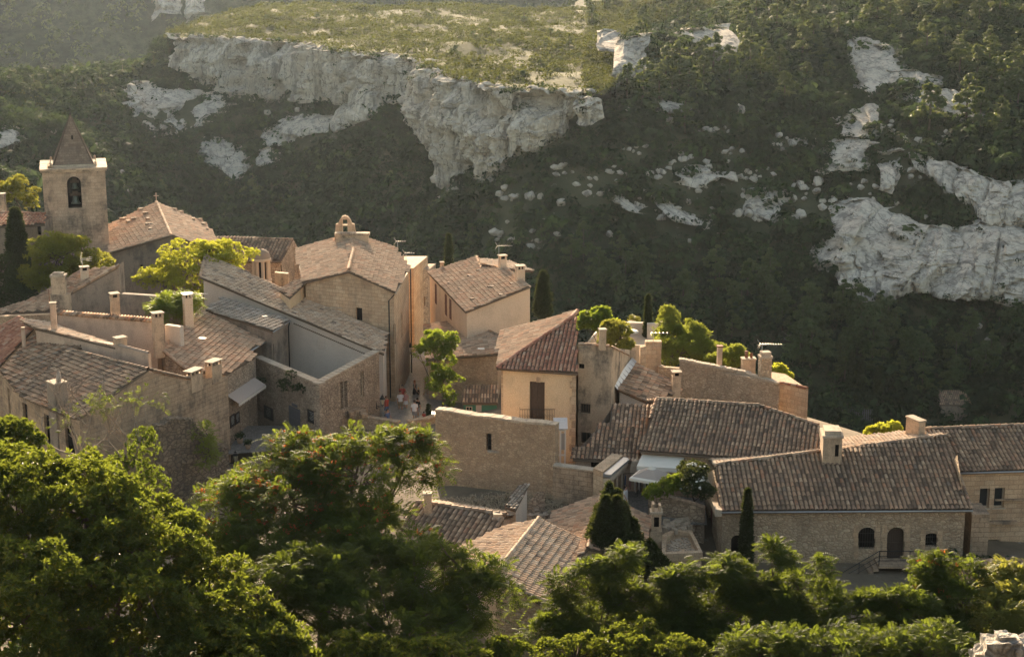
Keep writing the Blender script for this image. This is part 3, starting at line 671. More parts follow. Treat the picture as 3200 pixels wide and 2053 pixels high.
mb = MB(); mb.lathe((q.x-.15, q.y+1, 0), [(.11, 8.1), (.13, 8.6), (0, 8.6)], 10); mb.lathe((q.x+.2, q.y+1, 0), [(.1, 8.1), (.09, 8.35), (.14, 8.4), (0, 8.5)], 10); mb.build('chimney_pot', M['rust'], t)
q = P(2391, 1175, 7.6); chimney(t, (q.x+.1, q.y+.9), .8, .7, 6.4, 9.15, .15, ('pink_rubble', 'cap'), 'block')
t = bld('end_house', 'plain ashlar block with red edged top at the valley side', P(2480, 1290, 3))
a0, a1, a2 = P(2436, 1197, 6.9), P(2474, 1204, 6.9), P(2526, 1216, 6.9)
walls(t, [a0, a1, a2, V(a2.x-1, a2.y+4, 6.9), V(a0.x-1, a0.y+3.5, 6.9)], 0, 'ashlar', [], cap=True)
mb = MB(); ridge(mb, a0+V(0, .1, .04), a1+V(0, .1, .04), .09, .3); ridge(mb, a1+V(0, .1, .06), a2+V(-.1, .1, .06), .11, .35); mb.build('coping', M['tile_red'], t)
# chimney block and low garden wall behind the flashing roof
o = MB().prism([P(2001, 1086, 8.35), P(2020, 1082, 8.35), P(2067, 1083, 8.35), P(2067, 1083, 8.35)+V(0, .7, 0), P(2001, 1086, 8.35)+V(0, .7, 0)], 3, 8.35)
a, b = P(2022, 1074, 8.6), P(2067, 1081, 8.6); o.box(E(a, b, .5)+V(0, .9, -.1), ((b-a).length, .6, .35))
o = o.build('chimney_stack', M['ashlar'], None, P(2034, 1150, 5)); tag(o, 'broad stepped chimney stack of blackened stone behind patchwork roof', 'chimney')
a, b = P(2058, 1146, 6.9), P(2126, 1152, 6.9)
o = MB().prism([a, b, b+V(0, .4, 0), a+V(0, .4, 0)], 2).build('garden_wall', M['pink_rubble'], None, a); tag(o, 'low garden wall between the chimney stack and red door house', 'wall')
# ---- tall free wall with window, and the lower wall beside it -----------------------------------------------
t = bld('ruined_wall', 'tall rubble wall with one barred window and weeds below', P(1540, 1560, 3), 'wall')
a, b = P(1360, 1275, 8.0), P(1735, 1327, 8.0); s = (b-a).normalized(); n_ = V(-s.y, s.x, 0)
tops = [(0, -.1), (.12, -.06), (.3, -.14), (.48, -.08), (.7, -.12), (.86, -.04), (1, 0)]
ring = [E(a, b, f)+V(0, 0, dz) for f, dz in tops]; ring += [q+n_*.6 for q in ring[::-1]]
walls(t, ring, 1.5, 'warm_rubble', [dict(box=(1519, 1356, 1556, 1408), kind='bars', depth=.22)])
mb = MB()
for i in range(34):
    f = (i+.5)/34; q = E(a, b, f); zt = np.interp(f, [x for x, _ in tops], [z for _, z in tops])
    mb.box(q+n_*.3+V(0, 0, zt-.03), (.28, .7, .08+.1*random.random()), Matrix.Rotation(math.atan2(s.y, s.x)+random.uniform(-.1, .1), 3, 'Z'))
h = wall_hit(a, b, 1542, 1410)
q = a+s*h[0]; mb.box((q.x, q.y-.08, h[1]), (.75, .3, .1)); mb.build('coping', M['cap'], t)
t = bld('low_wall', 'lower stepped wall of squared stones joining wall and carved portal', P(1780, 1590, 2.6), 'wall')
a2, b2 = P(1728, 1458, 5.35), P(1856, 1475, 5.35); b_end = b
walls(t, [a2, b2, b2+V(.15, .55, 0), a2+V(.15, .55, 0)], 1, 'ashlar_dark', cap=True)
mb = MB(); mb.prism([a2+V(0, -.05, .1), b2+V(0, -.05, .1), b2+V(.15, .6, .1), a2+V(.15, .6, .1)], 5.36, None); mb.build('coping', M['cap'], t)
t = bld('stone_portal', 'carved stone portal with zinc topped cornice and scroll bracket', P(1920, 1520, 3.4), 'portal')
q0, q1 = P(1854, 1462, 5.95), P(1913, 1416, 5.95); q2, q3 = P(1947, 1422, 5.95), P(1884, 1474, 5.95)
MB().prism([q0, q3, q2, q1], 1.0).build('wall', M['ashlar'], t)
mb = MB(); mb.prism([q3+V(.02, 0, -.12), q3+V(.5, .05, -.2), q2+V(.5, .05, -.2), q2+V(.02, 0, -.12)], 5.6, None); mb.build('cornice', M['zinc'], t)
mb = MB()
for i, (w_, z) in enumerate(((.42, 5.5), (.34, 5.36), (.26, 5.2), (.18, 5.05))): mb.prism([q3+V(.02, 0, 0), q3+V(w_, .05, 0), q2+V(w_, .05, 0), q2+V(.02, 0, 0)], z-.13, z)
for f in (.12, .4, .62, .9): q = q3.lerp(q2, f); mb.box((q.x+.1, q.y, 4.2), (.16, .28, 1.7))
mb.build('pilaster', M['stucco_pale'], t)
mb = MB(); c = q2+V(.55, -.15, -.55)
for i in range(9):
    a_ = i/8*1.5; mb.box(c+V(.42-.3*math.sin(a_), 0, .25-.1*i), (.34+.45*math.cos(a_), .55, .11), None)
mb.build('bracket', M['stucco_pale'], t)
# ---- houses low in the centre -----------------------------------------------------------------------------------
t = bld('gable_cottage', 'near cottage with striped pale tile roof among trees', P(1650, 1950, 1))
r0, r1 = P(1546, 1795, 6.0), P(1684, 1622, 6.0)
re0, re1 = P(1746, 1912, 4.75), P(1852, 1700, 4.75); pr = plane3(r0, r1, (re0+re1)/2); re0, re1 = on(pr, 1746, 1912), on(pr, 1856, 1702)
le1, le0 = P(1576, 1648, 5.2), P(1446, 1752, 4.75); plf = plane3(r0, r1, le1); le0 = on(plf, 1420, 1720)
rf = roof(t, [[r0, re0, re1, r1], [r1, le1, le0, r0]], 'tile_pale', .26, .40, [(r0, r1)], 71, .13)
walls(t, [r0+V(.05, .25, -.25), re0+V(-.35, .3, -.2), re1+V(-.35, -.2, -.2), r1+V(0, -.2, -.25), le1+V(.3, -.1, -.2), le0+V(.35, .2, -.2)], -2, 'pink_rubble')
t = bld('back_cottage', 'cottage with tan gabled roof behind the big conifer', P(1850, 1720, 2))
r0, r1 = P(1838, 1712, 5.3), P(1880, 1546, 5.3); l1 = P(1738, 1594, 4.1); pl = plane3(r0, r1, l1); l0 = on(pl, 1700, 1640); l00 = on(pl, 1780, 1770)
g1 = P(2034, 1616, 4.0); pr = plane3(r0, r1, g1); g0 = on(pr, 2010, 1740)
roof(t, [[r1, l1, l0, l00, r0], [r0, g0, g1, r1]], 'tile_tan', .26, .38, [(r0, r1)], 75, .12)
walls(t, [r0+V(0, .2, -.25), g0+V(-.3, .2, -.2), g1+V(-.3, -.2, -.2), r1+V(0, -.2, -.25), l1+V(.3, -.2, -.2), l0+V(.35, .2, -.2)], -1, 'pink_rubble')
t = bld('mossy_cottage', 'cottage with large dark mossy tiles at the grassy court', P(1420, 1650, 2))
r0, r1 = P(1300, 1570, 5.0), P(1580, 1610, 5.0); pl = slope_plane(P(1300, 1570, 5.0), P(1580, 1610, 5.0), 20, V(0, 0, 0)); pl = (pl[0], V(pl[1].x, pl[1].y, pl[1].z))
dn = (r1-r0).normalized(); fw = V(dn.y, -dn.x, 0); run = 4.2; dz = math.tan(R(21))*run
f0, f1 = r0+fw*run-V(-.2, 0, dz), r1+fw*run-V(0, 0, dz); k0, k1 = r0-fw*2.4-V(0, 0, .75), r1-fw*1.8-V(0, 0, .55)
rf = roof(t, [[r0, r1, f1, f0]], 'tile_dark', .33, .48, [(r0, r1)], 81, .14)
mb = MB(); tiles(mb, [r0, r1, k1, k0], .3, .42, 0, 1, seed=83); mb.build('rear_roof', [M['tile_pale'], M['pan']], t)
walls(t, [f0+V(.2, .3, -.2), f1+V(-.2, .3, -.2), r1+V(-.15, 0, -.25), k1+V(-.2, -.2, -.2), k0+V(.2, -.2, -.2), r0+V(.15, 0, -.25)], 0, 'stucco_pink')
q = P(1337, 1590, 5.0); chimney(rf, (q.x, q.y), .45, .45, 4.3, 6.05, .1, style='plain')
q = P(1555, 1650, 4.2); chimney(rf, (q.x, q.y), .62, .62, 3.0, 5.15, .1, style='block')
# slab chimney and ruin stub
t = bld('slab_chimney', 'broad slab chimney under a slanted mossy tile coping', P(1630, 1640, 3), 'chimney')
p0, p1, p2 = P(1585, 1606, 4.6), P(1612, 1614, 4.6), P(1647, 1580, 4.6); zt0, zt1 = 5.15, 5.55
ring = [V(p0.x, p0.y, zt0), V(p1.x, p1.y, zt0), V(p2.x, p2.y+.7, zt1), V(p2.x-.5, p2.y+.7, zt1)]
MB().prism(ring, 1.0).build('shaft', M['stucco_grey'], t)
mb = MB(); q = [v+V(0, 0, .04) for v in ring]; c = sum(q, Vector())/4; q = [c+(v-c)*1.22 for v in q]; tiles(mb, q, .2, .3, 0, 1, seed=88, slab=.12); mb.build('coping', [M['tile_grey'], M['pan']], t)
o = MB()
a, b = P(1668, 1570, 3.9), P(1703, 1545, 4.5)
o.prism([V(a.x-.5, a.y, 3.6), V(a.x+.25, a.y, 3.9), V(b.x, b.y, 4.7), V(b.x-.55, b.y, 4.7)], 1.5)
for i in range(16): o.box(P(random.uniform(1655, 1710), random.uniform(1590, 1625), 3.0+random.random()*.4), (random.uniform(.25, .6), random.uniform(.25, .5), random.uniform(.2, .6)), Matrix.Rotation(random.random()*3, 3, 'Z'))
o = o.build('ruin_stub', M['grey_rubble'], None, P(1690, 1620, 2.5)); tag(o, 'crumbled wall stub with sloping top beside slab chimney', 'ruin')
# gravel terrace, its chimney, the curved wall
t = bld('flat_terrace', 'flat gravel roof framed by pale stone parapet', P(2130, 1760, 1), 'terrace')
ring = [P(x, y, 3.35) for x, y in ((2066, 1672), (2106, 1652), (2162, 1656), (2196, 1726), (2070, 1731))]
MB().prism([q+V(0, 0, -.35) for q in inset(ring, .1)], -2).build('wall', M['ashlar'], t)
mb = MB(); ins = inset(ring, .42)
for i in range(5):
    a, b, c, d = ring[i], ring[(i+1) % 5], ins[(i+1) % 5], ins[i]; mb.prism([a, b, c, d], 2.9, 3.35)
mb.build('parapet', M['ashlar'], t)
mb = MB()
for i in range(160):
    f, g_ = random.random(), random.random(); a = E(ins[0], ins[4], f); b = E(ins[2], ins[3], f); q = E(a, b, .05+.9*g_); mb.box((q.x, q.y, 3.02+random.random()*.03), (.1+.12*random.random(), .1, .06), Matrix.Rotation(random.random()*3, 3, 'Z'))
o = mb.build('gravel', M['cap'], t); o['kind'] = 'stuff'
t = bld('forked_chimney', 'tall chimney with open slot top in front of the curved wall', P(2049, 1700, 2), 'chimney')
q = P(2050, 1640, 4.2); mb = MB(); mb.box((q.x, q.y, 2.2), (.72, .7, 3.4)); mb.box((q.x, q.y, 4.45), (.58, .58, 1.1)); mb.box((q.x, q.y, 5.06), (.75, .75, .14), None, 1); mb.box((q.x-.2, q.y, 5.35), (.14, .55, .5)); mb.box((q.x+.2, q.y, 5.3), (.14, .55, .4)); mb.box((q.x, q.y-.293, 4.5), (.3, .02, .6), None, 2)
mb.build('shaft', [M['chim'], M['cap'], M['dark']], t)
o = MB(); pts = []
for px, py, z in ((2026, 1543, 4.75), (2050, 1543, 4.75), (2100, 1556, 4.6), (2150, 1571, 4.45), (2202, 1587, 4.3)): pts.append(P(px, py, z))
for a, b in zip(pts, pts[1:]): o.prism([a, b, b+V(.1, .5, 0), a+V(.1, .5, 0)], 0.5)
o = o.build('curved_wall', M['grey_rubble'], None, pts[2]); tag(o, 'curving stone retaining wall below the oleander', 'wall')
o = MB()
for i in range(60):
    o.box(P(random.uniform(2070, 2155), random.uniform(1630, 1660), 2.9+random.random()*.5), (random.uniform(.2, .6), random.uniform(.2, .6), random.uniform(.15, .5)), Matrix.Rotation(random.random()*3, 3, 'Z'))
o = o.build('rubble_heap', M['cap'], None, P(2110, 1655, 2.8)); tag(o, 'heap of pale rubble stones against the curved wall', 'rubble')
# low parapet by the street, with gap
def parapet(pxs, z, zb, label, mat='pink_rubble', th=.45):
    pts = [P(x, y, z) for x, y in pxs]; mb = MB()
    for a, b in zip(pts, pts[1:]): mb.prism([a, b, b+V(0, th, 0), a+V(0, th, 0)], zb)
    for a, b in zip(pts, pts[1:]):
        n = max(2, int((b-a).length/.5))
        for i in range(n): mb.box(E(a, b, (i+.5)/n)+V(0, th/2, .04), ((b-a).length/n*.96, th+.08, .14), Matrix.Rotation(math.atan2(b.y-a.y, b.x-a.x), 3, 'Z'), 0)
    o = mb.build('parapet_wall', M[mat], None, pts[0]); tag(o, label, 'wall'); return o
parapet([(1100, 1303), (1180, 1312), (1246, 1322)], .9, -4, 'low stone parapet left of the street steps')
parapet([(1271, 1320), (1330, 1312), (1362, 1302)], .9, -4, 'low stone parapet between street steps and window wall')
o = MB()
for i in range(26): o.box(P(random.uniform(1095, 1140), random.uniform(1275, 1310), .8+.5*random.random()), (random.uniform(.3, .6), random.uniform(.3, .5), random.uniform(.25, .6)), Matrix.Rotation(random.random()*3, 3, 'Z'))
o = o.build('rubble_heap', M['warm_rubble'], None, P(1110, 1310, 0)); tag(o, 'broken masonry lump on the parapet beside street lamp', 'rubble')
# ================================================================== left half of the village
# ---- roofless stone house on the corner ------------------------------------------------------------------
cor, le, ri = P(997, 1203, 4.5), P(795, 1118, 4.5), P(1184, 1100, 5.05)
t = bld('corner_house', 'roofless stone corner house with grey door facing the terrace', P(997, 1355, .3))
bk = le+ri-cor
ring_o = [cor, ri, bk, le]; c = sum(ring_o, Vector())/4
def thick(parent, a, b, z0, mat, th=.55, ops=(), zadd=0., nm='wall'):
    s = (b-a); s.z = 0; s.normalize(); n_ = V(-s.y, s.x, 0)
    if n_.dot(c-a) < 0: n_ = -n_
    return walls(parent, [a+V(0, 0, zadd), b+V(0, 0, zadd), b+n_*th+V(0, 0, zadd), a+n_*th+V(0, 0, zadd)], z0, mat, ops, cap=True, name=nm)
thick(t, le, cor, -3, 'grey_rubble', .55, [dict(box=(901, 1273, 939, 1352), kind='door', depth=.12, mat='wood_grey')])
sd_ = (ri-cor).normalized()
thick(t, cor+sd_*.001, ri, -3, 'grey_rubble', .55, [dict(box=(1064, 1192, 1073, 1278), kind='dark', depth=.3), dict(box=(1076, 1190, 1086, 1276), kind='dark', depth=.3), dict(box=(1128, 1160, 1138, 1240), kind='window', depth=.25, grid=(1, 2))])
mb = MB()
for a, b in ((le, cor), (cor, ri)):
    n = int((b-a).length/.55); s = (b-a).normalized(); nn = V(-s.y, s.x, 0); nn = nn if nn.dot(c-a) > 0 else -nn
    for i in range(n): mb.box(E(a, b, (i+.5)/n)+nn*.27+V(0, 0, .05), ((b-a).length/n*.97, .68, .12), Matrix.Rotation(math.atan2(s.y, s.x), 3, 'Z'))
mb.build('coping', M['cap'], t)
q = wall_hit(le, cor, 921, 1266); s = (cor-le).normalized(); qq = le+s*q[0]
mb = MB(); mb.box((qq.x, qq.y-.04, q[1]), (.8, .08, .22), Matrix.Rotation(math.atan2(s.y, s.x), 3, 'Z')); mb.build('lintel_sign', M['wood_grey'], t)
mb = MB(); mb.prism([cor, ri, bk, le], -1, .15); mb.build('floor', M['stucco_grey'], t)
# menu boards on walls
def board(a, b, box, label, rows=6):
    h0 = wall_hit(a, b, box[0], (box[1]+box[3])/2); h1 = wall_hit(a, b, box[2], (box[1]+box[3])/2); zt = wall_hit(a, b, (box[0]+box[2])/2, box[1])[1]; zb = wall_hit(a, b, (box[0]+box[2])/2, box[3])[1]
    s = V(b.x-a.x, b.y-a.y, 0).normalized(); n_ = V(s.y, -s.x, 0); c_ = a+s*((h0[0]+h1[0])/2); W = abs(h1[0]-h0[0]); H = zt-zb; rm = Matrix.Rotation(math.atan2(s.y, s.x), 3, 'Z')
    p = V(c_.x, c_.y, (zt+zb)/2)+n_*.04; o = thing('menu_board', label, 'board', p, 'menu boards on the terrace walls')
    MB().box(p, (W, .05, H), rm).build('panel', M['black'], o)
    mb = MB(); rr = random.Random(box[0])
    for i in range(rows):
        L = W*rr.uniform(.3, .75); mb.box(p+n_*.028+s*rr.uniform(-.06, .06)*W+V(0, 0, H*(.38-.76*i/rows)), (L, .008, .022), rm)
    mb.build('chalk_line', M['chalk'], o)
    mb = MB()
    for e in (-1, 1): mb.box(p+s*(e*(W/2+.02)), (.04, .07, H+.08), rm); mb.box(p+V(0, 0, e*(H/2+.02)), (W, .07, .04), rm)
    mb.build('frame', M['wood_dark'], o)
board(le, cor, (828, 1272, 854, 1308), 'black menu board left of the grey door')
board(le, cor, (964, 1285, 992, 1321), 'black menu board right of the grey door')
# ---- long house with the pale lean-to roof -------------------------------------------------------------------
f0, f1, k0 = P(625, 866, 9.05), P(1200, 1106, 4.75), P(643, 796, 10.1); pl = plane3(f0, f1, k0); k1 = on(pl, 1212, 1040)
t = bld('lean_to_house', 'long grey plastered house under a pale single slope roof', P(900, 1150, 2))
roof(t, [[f0, f1, k1, k0]], 'tile_pale', .27, .42, [(k0, f0)], 91, .13, down=(f1-f0))
w_ = [f0+V(.25, .15, -.15), f1+V(-.1, .25, -.15), k1+V(-.15, -.1, -.15), k0+V(.25, -.1, -.15)]
walls(t, w_, -2, 'stucco_grey', [dict(box=(993, 1061, 1018, 1091), kind='shutter', depth=.08, mat='stucco_grey', leaves=1)])
mb = MB(); a, b = w_[0], w_[1]
for i in range(40):
    f = .52+.42*i/40; q = E(a, b, f); mb.box((q.x, q.y-.02, q.z-.55), (.14, .07, .09))
mb.build('bird_tile', M['pan'], t)
# ---- small grey roof in front ------------------------------------------------------------------------------------
c0, c1, c2 = P(642, 967, 7.55), P(696, 931, 7.65), P(906, 1001, 6.55); pl7 = plane3(c0, c1, c2); c3 = on(pl7, 852, 1036)
t = bld('grey_annex', 'small annex with lichen grey roof against plastered wall', P(860, 1130, 3))
roof(t, [[c0, c3, c2, c1]], 'tile_grey', .27, .42, [], 95)
walls(t, [q+V(0, 0, -.15) for q in inset([c0, c3, c2, c1], .18)], -1, 'dark_plaster', [dict(box=(846, 1078, 858, 1126), kind='dark', depth=.2)])
gutter(t, c3+V(.05, -.03, -.05), c2+V(.05, -.03, -.05), .06)
MB().tube([c2+V(0, -.25, -.1), c2+V(-.1, -.3, -.5), V(c2.x-.1, c2.y-.3, 0)], .05, 6).build('downpipe', M['iron'], t)
# ---- restaurant house with the rust roof and awning ------------------------------------------------------------------
g0, g1 = P(706, 1169, 5.6), P(802, 1112, 5.4); pl8 = slope_plane(g0, g1, 18, g0+V(-6, 0, 0))
h0, h1 = on(pl8, 505, 1092), on(pl8, 637, 960); j1 = on(pl8, 852, 1037); j0 = on(pl8, 780, 1096); j2 = on(pl8, 830, 1066); fl = on(pl8, 582, 1156)
t = bld('restaurant_house', 'house with rust mottled roof, tall white chimney and terrace awning', P(750, 1340, 0))
rf = roof(t, [[g0, g1, j0, j2, j1, on(pl8, 642, 968), h1, h0, fl]], 'tile_tan', .26, .40, [(h0, h1), (fl, h0)], 101)
wp = inset([g0, g1, j2, h1, h0, fl], .2)
fa, fb = g0+V(-.25, .1, -.15), g1+V(-.1, .05, -.15)
walls(t, [fa, fb, V(fb.x-1, fb.y+4, 5.0), V(h1.x+.2, h1.y, h1.z-.2), V(h0.x+.2, h0.y, h0.z-.2), V(fl.x+.3, fl.y+.2, pz(pl8, fl.x, fl.y)-.2)], -4, 'grey_rubble', [])
board(fa, fb, (718, 1297, 731, 1332), 'black menu board left of a pair on awning wall', 7)
board(fa, fb, (734, 1290, 746, 1322), 'black menu board right of a pair on awning wall', 7)
gutter(t, j0+V(.05, 0, -.05), j2+V(.05, 0, -.05), .06)
q = on(pl8, 590, 1022); chimney(rf, (q.x, q.y), .68, .62, q.z-.6, q.z+2.75, .45, ('stucco_pale', 'white'))
q = on(pl8, 497, 1092); chimney(rf, (q.x, q.y), .75, .6, q.z-.6, q.z+2.9, .5, ('chim', 'cap'))
q = on(pl8, 629, 1062); MB().box(q+V(0, 0, .13), (.75, .42, .05), Matrix.Rotation(-.3, 3, 'Z')).build('skylight', M['white'], rf)
mb = MB(); q = on(pl8, 829, 1030); mb.box((q.x, q.y-.2, 6.2), (.4, .5, 1.6), Matrix.Rotation(.45, 3, 'Z')); mb.build('parapet', M['stucco_grey'], t)
# awning on that wall
a = thing('awning', 'faded scalloped awning over the menu boards of the terrace', 'awning', P(760, 1240, 3))
s = (fb-fa); s.z = 0; s.normalize(); n_ = V(s.y, -s.x, 0)
za = wall_hit(fa, fb, 722, 1240)[1]
p0, p1 = fa+s*.5, fa+s*((fb-fa).length*.93); p0.z = p1.z = 3.75; p2, p3 = p1+n_*1.0+V(0, 0, -.55), p0+n_*1.0+V(0, 0, -.55)
MB().slab([p0+n_*.03, p1+n_*.03, p2, p3], .03).build('canopy', M['canvas_grey'], a)
mb = MB(); K = 18
for i in range(K):
    x, y = E(p3, p2, i/K), E(p3, p2, (i+1)/K); m_ = (x+y)/2; mb.add([x, y, y+V(0, 0, -.2), m_+V(0, 0, -.28), x+V(0, 0, -.2)], [(0, 1, 2, 3, 4)])
mb.build('valance', M['canvas'], a)
# ---- big house lower left ------------------------------------------------------------------------------------------------
rd, fr, bkr = P(462, 1155, 8.5), P(247, 1307, 6.6), P(591, 1185, 6.8)
ev = P(58, 1232, 6.6); rl = P(221, 1094, 8.5); pl10 = plane3(rd, fr, ev)
t = bld('big_house', 'large weathered house at left with two dark tiled slopes', P(400, 1450, -4))
rl = on(pl10, 221, 1094); mid = on(pl10, 195, 1296)
rf = roof(t, [[rd, fr, mid, ev, rl]], 'tile_dark', .28, .44, [(rl, rd), (rd, bkr), (rl, E(rl, ev, .3))], 111)
pl1 = (pl10[0]-V(0, 0, .35), pl10[1]); s0, s1, s2 = on(pl1, 112, 1037), on(pl1, 285, 1074), on(pl1, 0, 1156)
s4 = on(pl1, 60, 1232)
mb = MB(); tiles(mb, [s0, s1, on(pl1, 226, 1098), s4, s2], .28, .44, 0, 1, seed=115); mb.build('lower_roof', [M['tile_mix'], M['pan']], t)
# red slope at the far left and the rear slope, its sunlight put into paler tiles
n0, n1 = P(56, 990, 8.9), s0+V(0, 0, .45); l0 = P(-60, 1045, 7.6); plr = plane3(n0, n1, l0)
mb = MB(); tiles(mb, [n0, n1, on(plr, 0, 1142), on(plr, -90, 1180), l0], .26, .40, 0, 1, seed=117); ridge(mb, n0, n1, .14); mb.build('red_roof', [M['tile_red'], M['pan']], t)
y0, y1 = P(112, 1034, 8.9), P(360, 1079, 8.9); plb = slope_plane(y0, y1, 12, V(y0.x, y0.y-5, 0))
mb = MB(); tiles(mb, [y0, y1, on(plb, 318, 1063), on(plb, 160, 1020), n0], .27, .40, 0, 1, seed=119); mb.build('rear_roof', [M['tile_pale'], M['pan']], t)
# parapet between ridge and slopes
mb = MB(); e1 = P(463, 1106, 8.9)
for a, b in ((y0, y1), (y1, e1)): mb.prism([a, b, b+V(.1, .45, 0), a+V(.1, .45, 0)], 4)
ridge(mb, y1+V(0, .2, .03), e1+V(0, .2, .03), .12, .4); mb.build('parapet', M['stucco_pink'], t)
pe = P(711, 1174, 5.9)
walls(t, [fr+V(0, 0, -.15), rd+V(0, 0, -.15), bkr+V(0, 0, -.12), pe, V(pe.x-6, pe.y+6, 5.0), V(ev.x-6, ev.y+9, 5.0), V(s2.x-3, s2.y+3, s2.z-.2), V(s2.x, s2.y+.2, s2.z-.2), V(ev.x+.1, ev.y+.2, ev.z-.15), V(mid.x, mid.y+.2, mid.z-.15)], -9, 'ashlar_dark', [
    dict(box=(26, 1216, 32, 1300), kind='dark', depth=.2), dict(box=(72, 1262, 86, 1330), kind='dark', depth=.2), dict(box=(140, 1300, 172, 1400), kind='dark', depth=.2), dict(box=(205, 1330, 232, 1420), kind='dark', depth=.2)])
sdir = (pe-bkr); sdir.z = 0; rot = math.atan2(sdir.y, sdir.x)
for (x, y, L, z1) in ((613, 1172, 1.35, 7.3), (676, 1168, 1.2, 7.4)):
    q = P(x, y, 5.0); f = (x-591)/(711-591); q = bkr.lerp(pe, f); chimney(t, (q.x-.22, q.y+.12), L, .62, 5.7, z1, rot, ('chim', 'cap'))
q = on(pl10, 180, 1265); c_ = chimney(t, (q.x+.1, q.y-.2), .95, 1.1, -6, q.z+1.75, .75, ('dark_plaster', 'cap'), 'plain')
q = on(pl1, 76, 1088); chimney(t, (q.x, q.y), .3, .3, q.z-.3, q.z+1.6, 0, ('stucco_pink', 'cap'), 'pipe')
q = P(377, 1096, 8.4); chimney(t, (q.x, q.y), .8, .6, 7.6, 9.45, .7, ('chim', 'cap'), 'plain')
q = P(170, 1030, 9.0); chimney(t, (q.x, q.y), .42, .42, 7.8, 11.1, .2, ('stucco_pink', 'cap'), 'plain')
# carved owl on the chimney
q = on(pl10, 180, 1265); z = q.z+1.75; mb = MB(); mb.lathe((q.x+.25, q.y-.2, 0), [(.001, z), (.16, z), (.19, z+.2), (.15, z+.42), (.10, z+.50), (.11, z+.58), (.06, z+.68), (.001, z+.7)], 12)
mb.box((q.x+.25, q.y-.36, z+.55), (.05, .06, .04)); o = mb.build('bird_figure', M['canvas_grey'], None, (q.x+.25, q.y-.2, z)); tag(o, 'pale bird figure standing on the stained chimney', 'statue')
# ---- long coped wall behind ------------------------------------------------------------------------------------------------
a, b = P(178, 981, 9.0), P(486, 1005, 9.1)
t = bld('coped_wall', 'long pinkish plaster wall with tile coping and end chimney', P(330, 1080, 5), 'wall')
MB().prism([a, b, b+V(.2, .5, 0), a+V(.2, .5, 0)], 2).build('wall', M['stucco_pink'], t)
mb = MB(); s = (b-a); n = 32
for i in range(n): q = a+s*((i+.5)/n); mb.tube([q+V(0, -.12, .02), q+V(.1, .55, .12)], [.12, .1], 6)
mb.build('coping', M['tile_mix'], t)
a2 = P(0, 992, 8.3); MB().prism([a2+V(-2, 0, 0), a+V(-.1, .3, -.1), a+V(-.1, .8, -.1), a2+V(-2, .5, 0)], 2).build('return_wall', M['warm_rubble'], t)
q = P(343, 985, 9.4); chimney(t, (q.x, q.y+1.8), .6, .6, 4, 10.75, .5, ('chim', 'cap'))
a, b = P(514, 1015, 8.6), P(562, 1022, 8.6); o = MB().prism([a, b, b+V(.2, .4, 0), a+V(.2, .4, 0)], 3).build('yard_wall', M['stucco_grey'], None, a); tag(o, 'short grey yard wall between two tall chimneys', 'wall')
a, b = P(374, 918, 9.2), P(556, 930, 9.2); o = MB().prism([a, b, b+V(.2, .5, 0), a+V(.2, .5, 0)], 2).build('court_wall', M['dark_plaster'], None, a); tag(o, 'dark courtyard wall below the yellow green tree', 'wall')
o = MB()
for i in range(8): q = P(376+i*5, 945+i*9, 8.4-i*.3); o.box(q+V(0, .3, -1.5), (.5, .5, 3), Matrix.Rotation(.2, 3, 'Z'))
o = o.build('broken_wall', M['grey_rubble'], None, P(390, 990, 6)); tag(o, 'stepped broken wall end beside the slim chimney', 'ruin')
# ---- upper left house with raking grey wall -------------------------------------------------------------------------------
t = bld('raking_house', 'old house with raking grey wall, two chimneys and worn roof', P(280, 980, 6))
w0, w1, w2 = P(178, 942, 9.1), P(226, 910, 9.7), P(370, 829, 11.2)
A_, B2_ = P(0, 981, 8.0), P(174, 968, 8.8); pl = plane3(P(-20, 982, 7.6), w2, B2_)
top_ = [B2_, w1, w2, w2+V(-5, 1.5, -1.6), P(-40, 985, 7.7)]
D0 = w2+V(-3.2, .8, -.9)
mb = MB(); tiles(mb, [B2_, w0, w2, D0, P(95, 922, 9.3), P(-40, 985, 7.9)], .26, .38, 0, 1, seed=131); ridge(mb, w1, w2, .1, .4); rf = mb.build('roof', [M['tile_tan'], M['pan']], t)
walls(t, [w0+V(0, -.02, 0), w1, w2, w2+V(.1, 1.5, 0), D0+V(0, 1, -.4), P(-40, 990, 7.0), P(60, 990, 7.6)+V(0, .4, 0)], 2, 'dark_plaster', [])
q = P(190, 925, 9.4); mb = MB(); mb.prism([V(q.x-.75, q.y-.5, 0), V(q.x+.75, q.y-.5, 0), V(q.x+.75, q.y+.4, 0), V(q.x-.75, q.y+.4, 0)], 8, 9.6); mb.prism([V(q.x-.62, q.y-.4, 0), V(q.x+.45, q.y-.4, 0), V(q.x+.45, q.y+.35, 0), V(q.x-.62, q.y+.35, 0)], 9.6, 11.0); mb.box((q.x-.08, q.y, 11.1), (1.2, .9, .16), None, 1); mb.box((q.x-.08, q.y, 11.26), (.8, .6, .16), None, 1); mb.build('chimney', [M['weathered'], M['cap']], rf)
q = P(265, 868, 10.4); chimney(rf, (q.x, q.y), .62, .5, 9.3, 11.35, .4, ('stucco_pale', 'cap'))
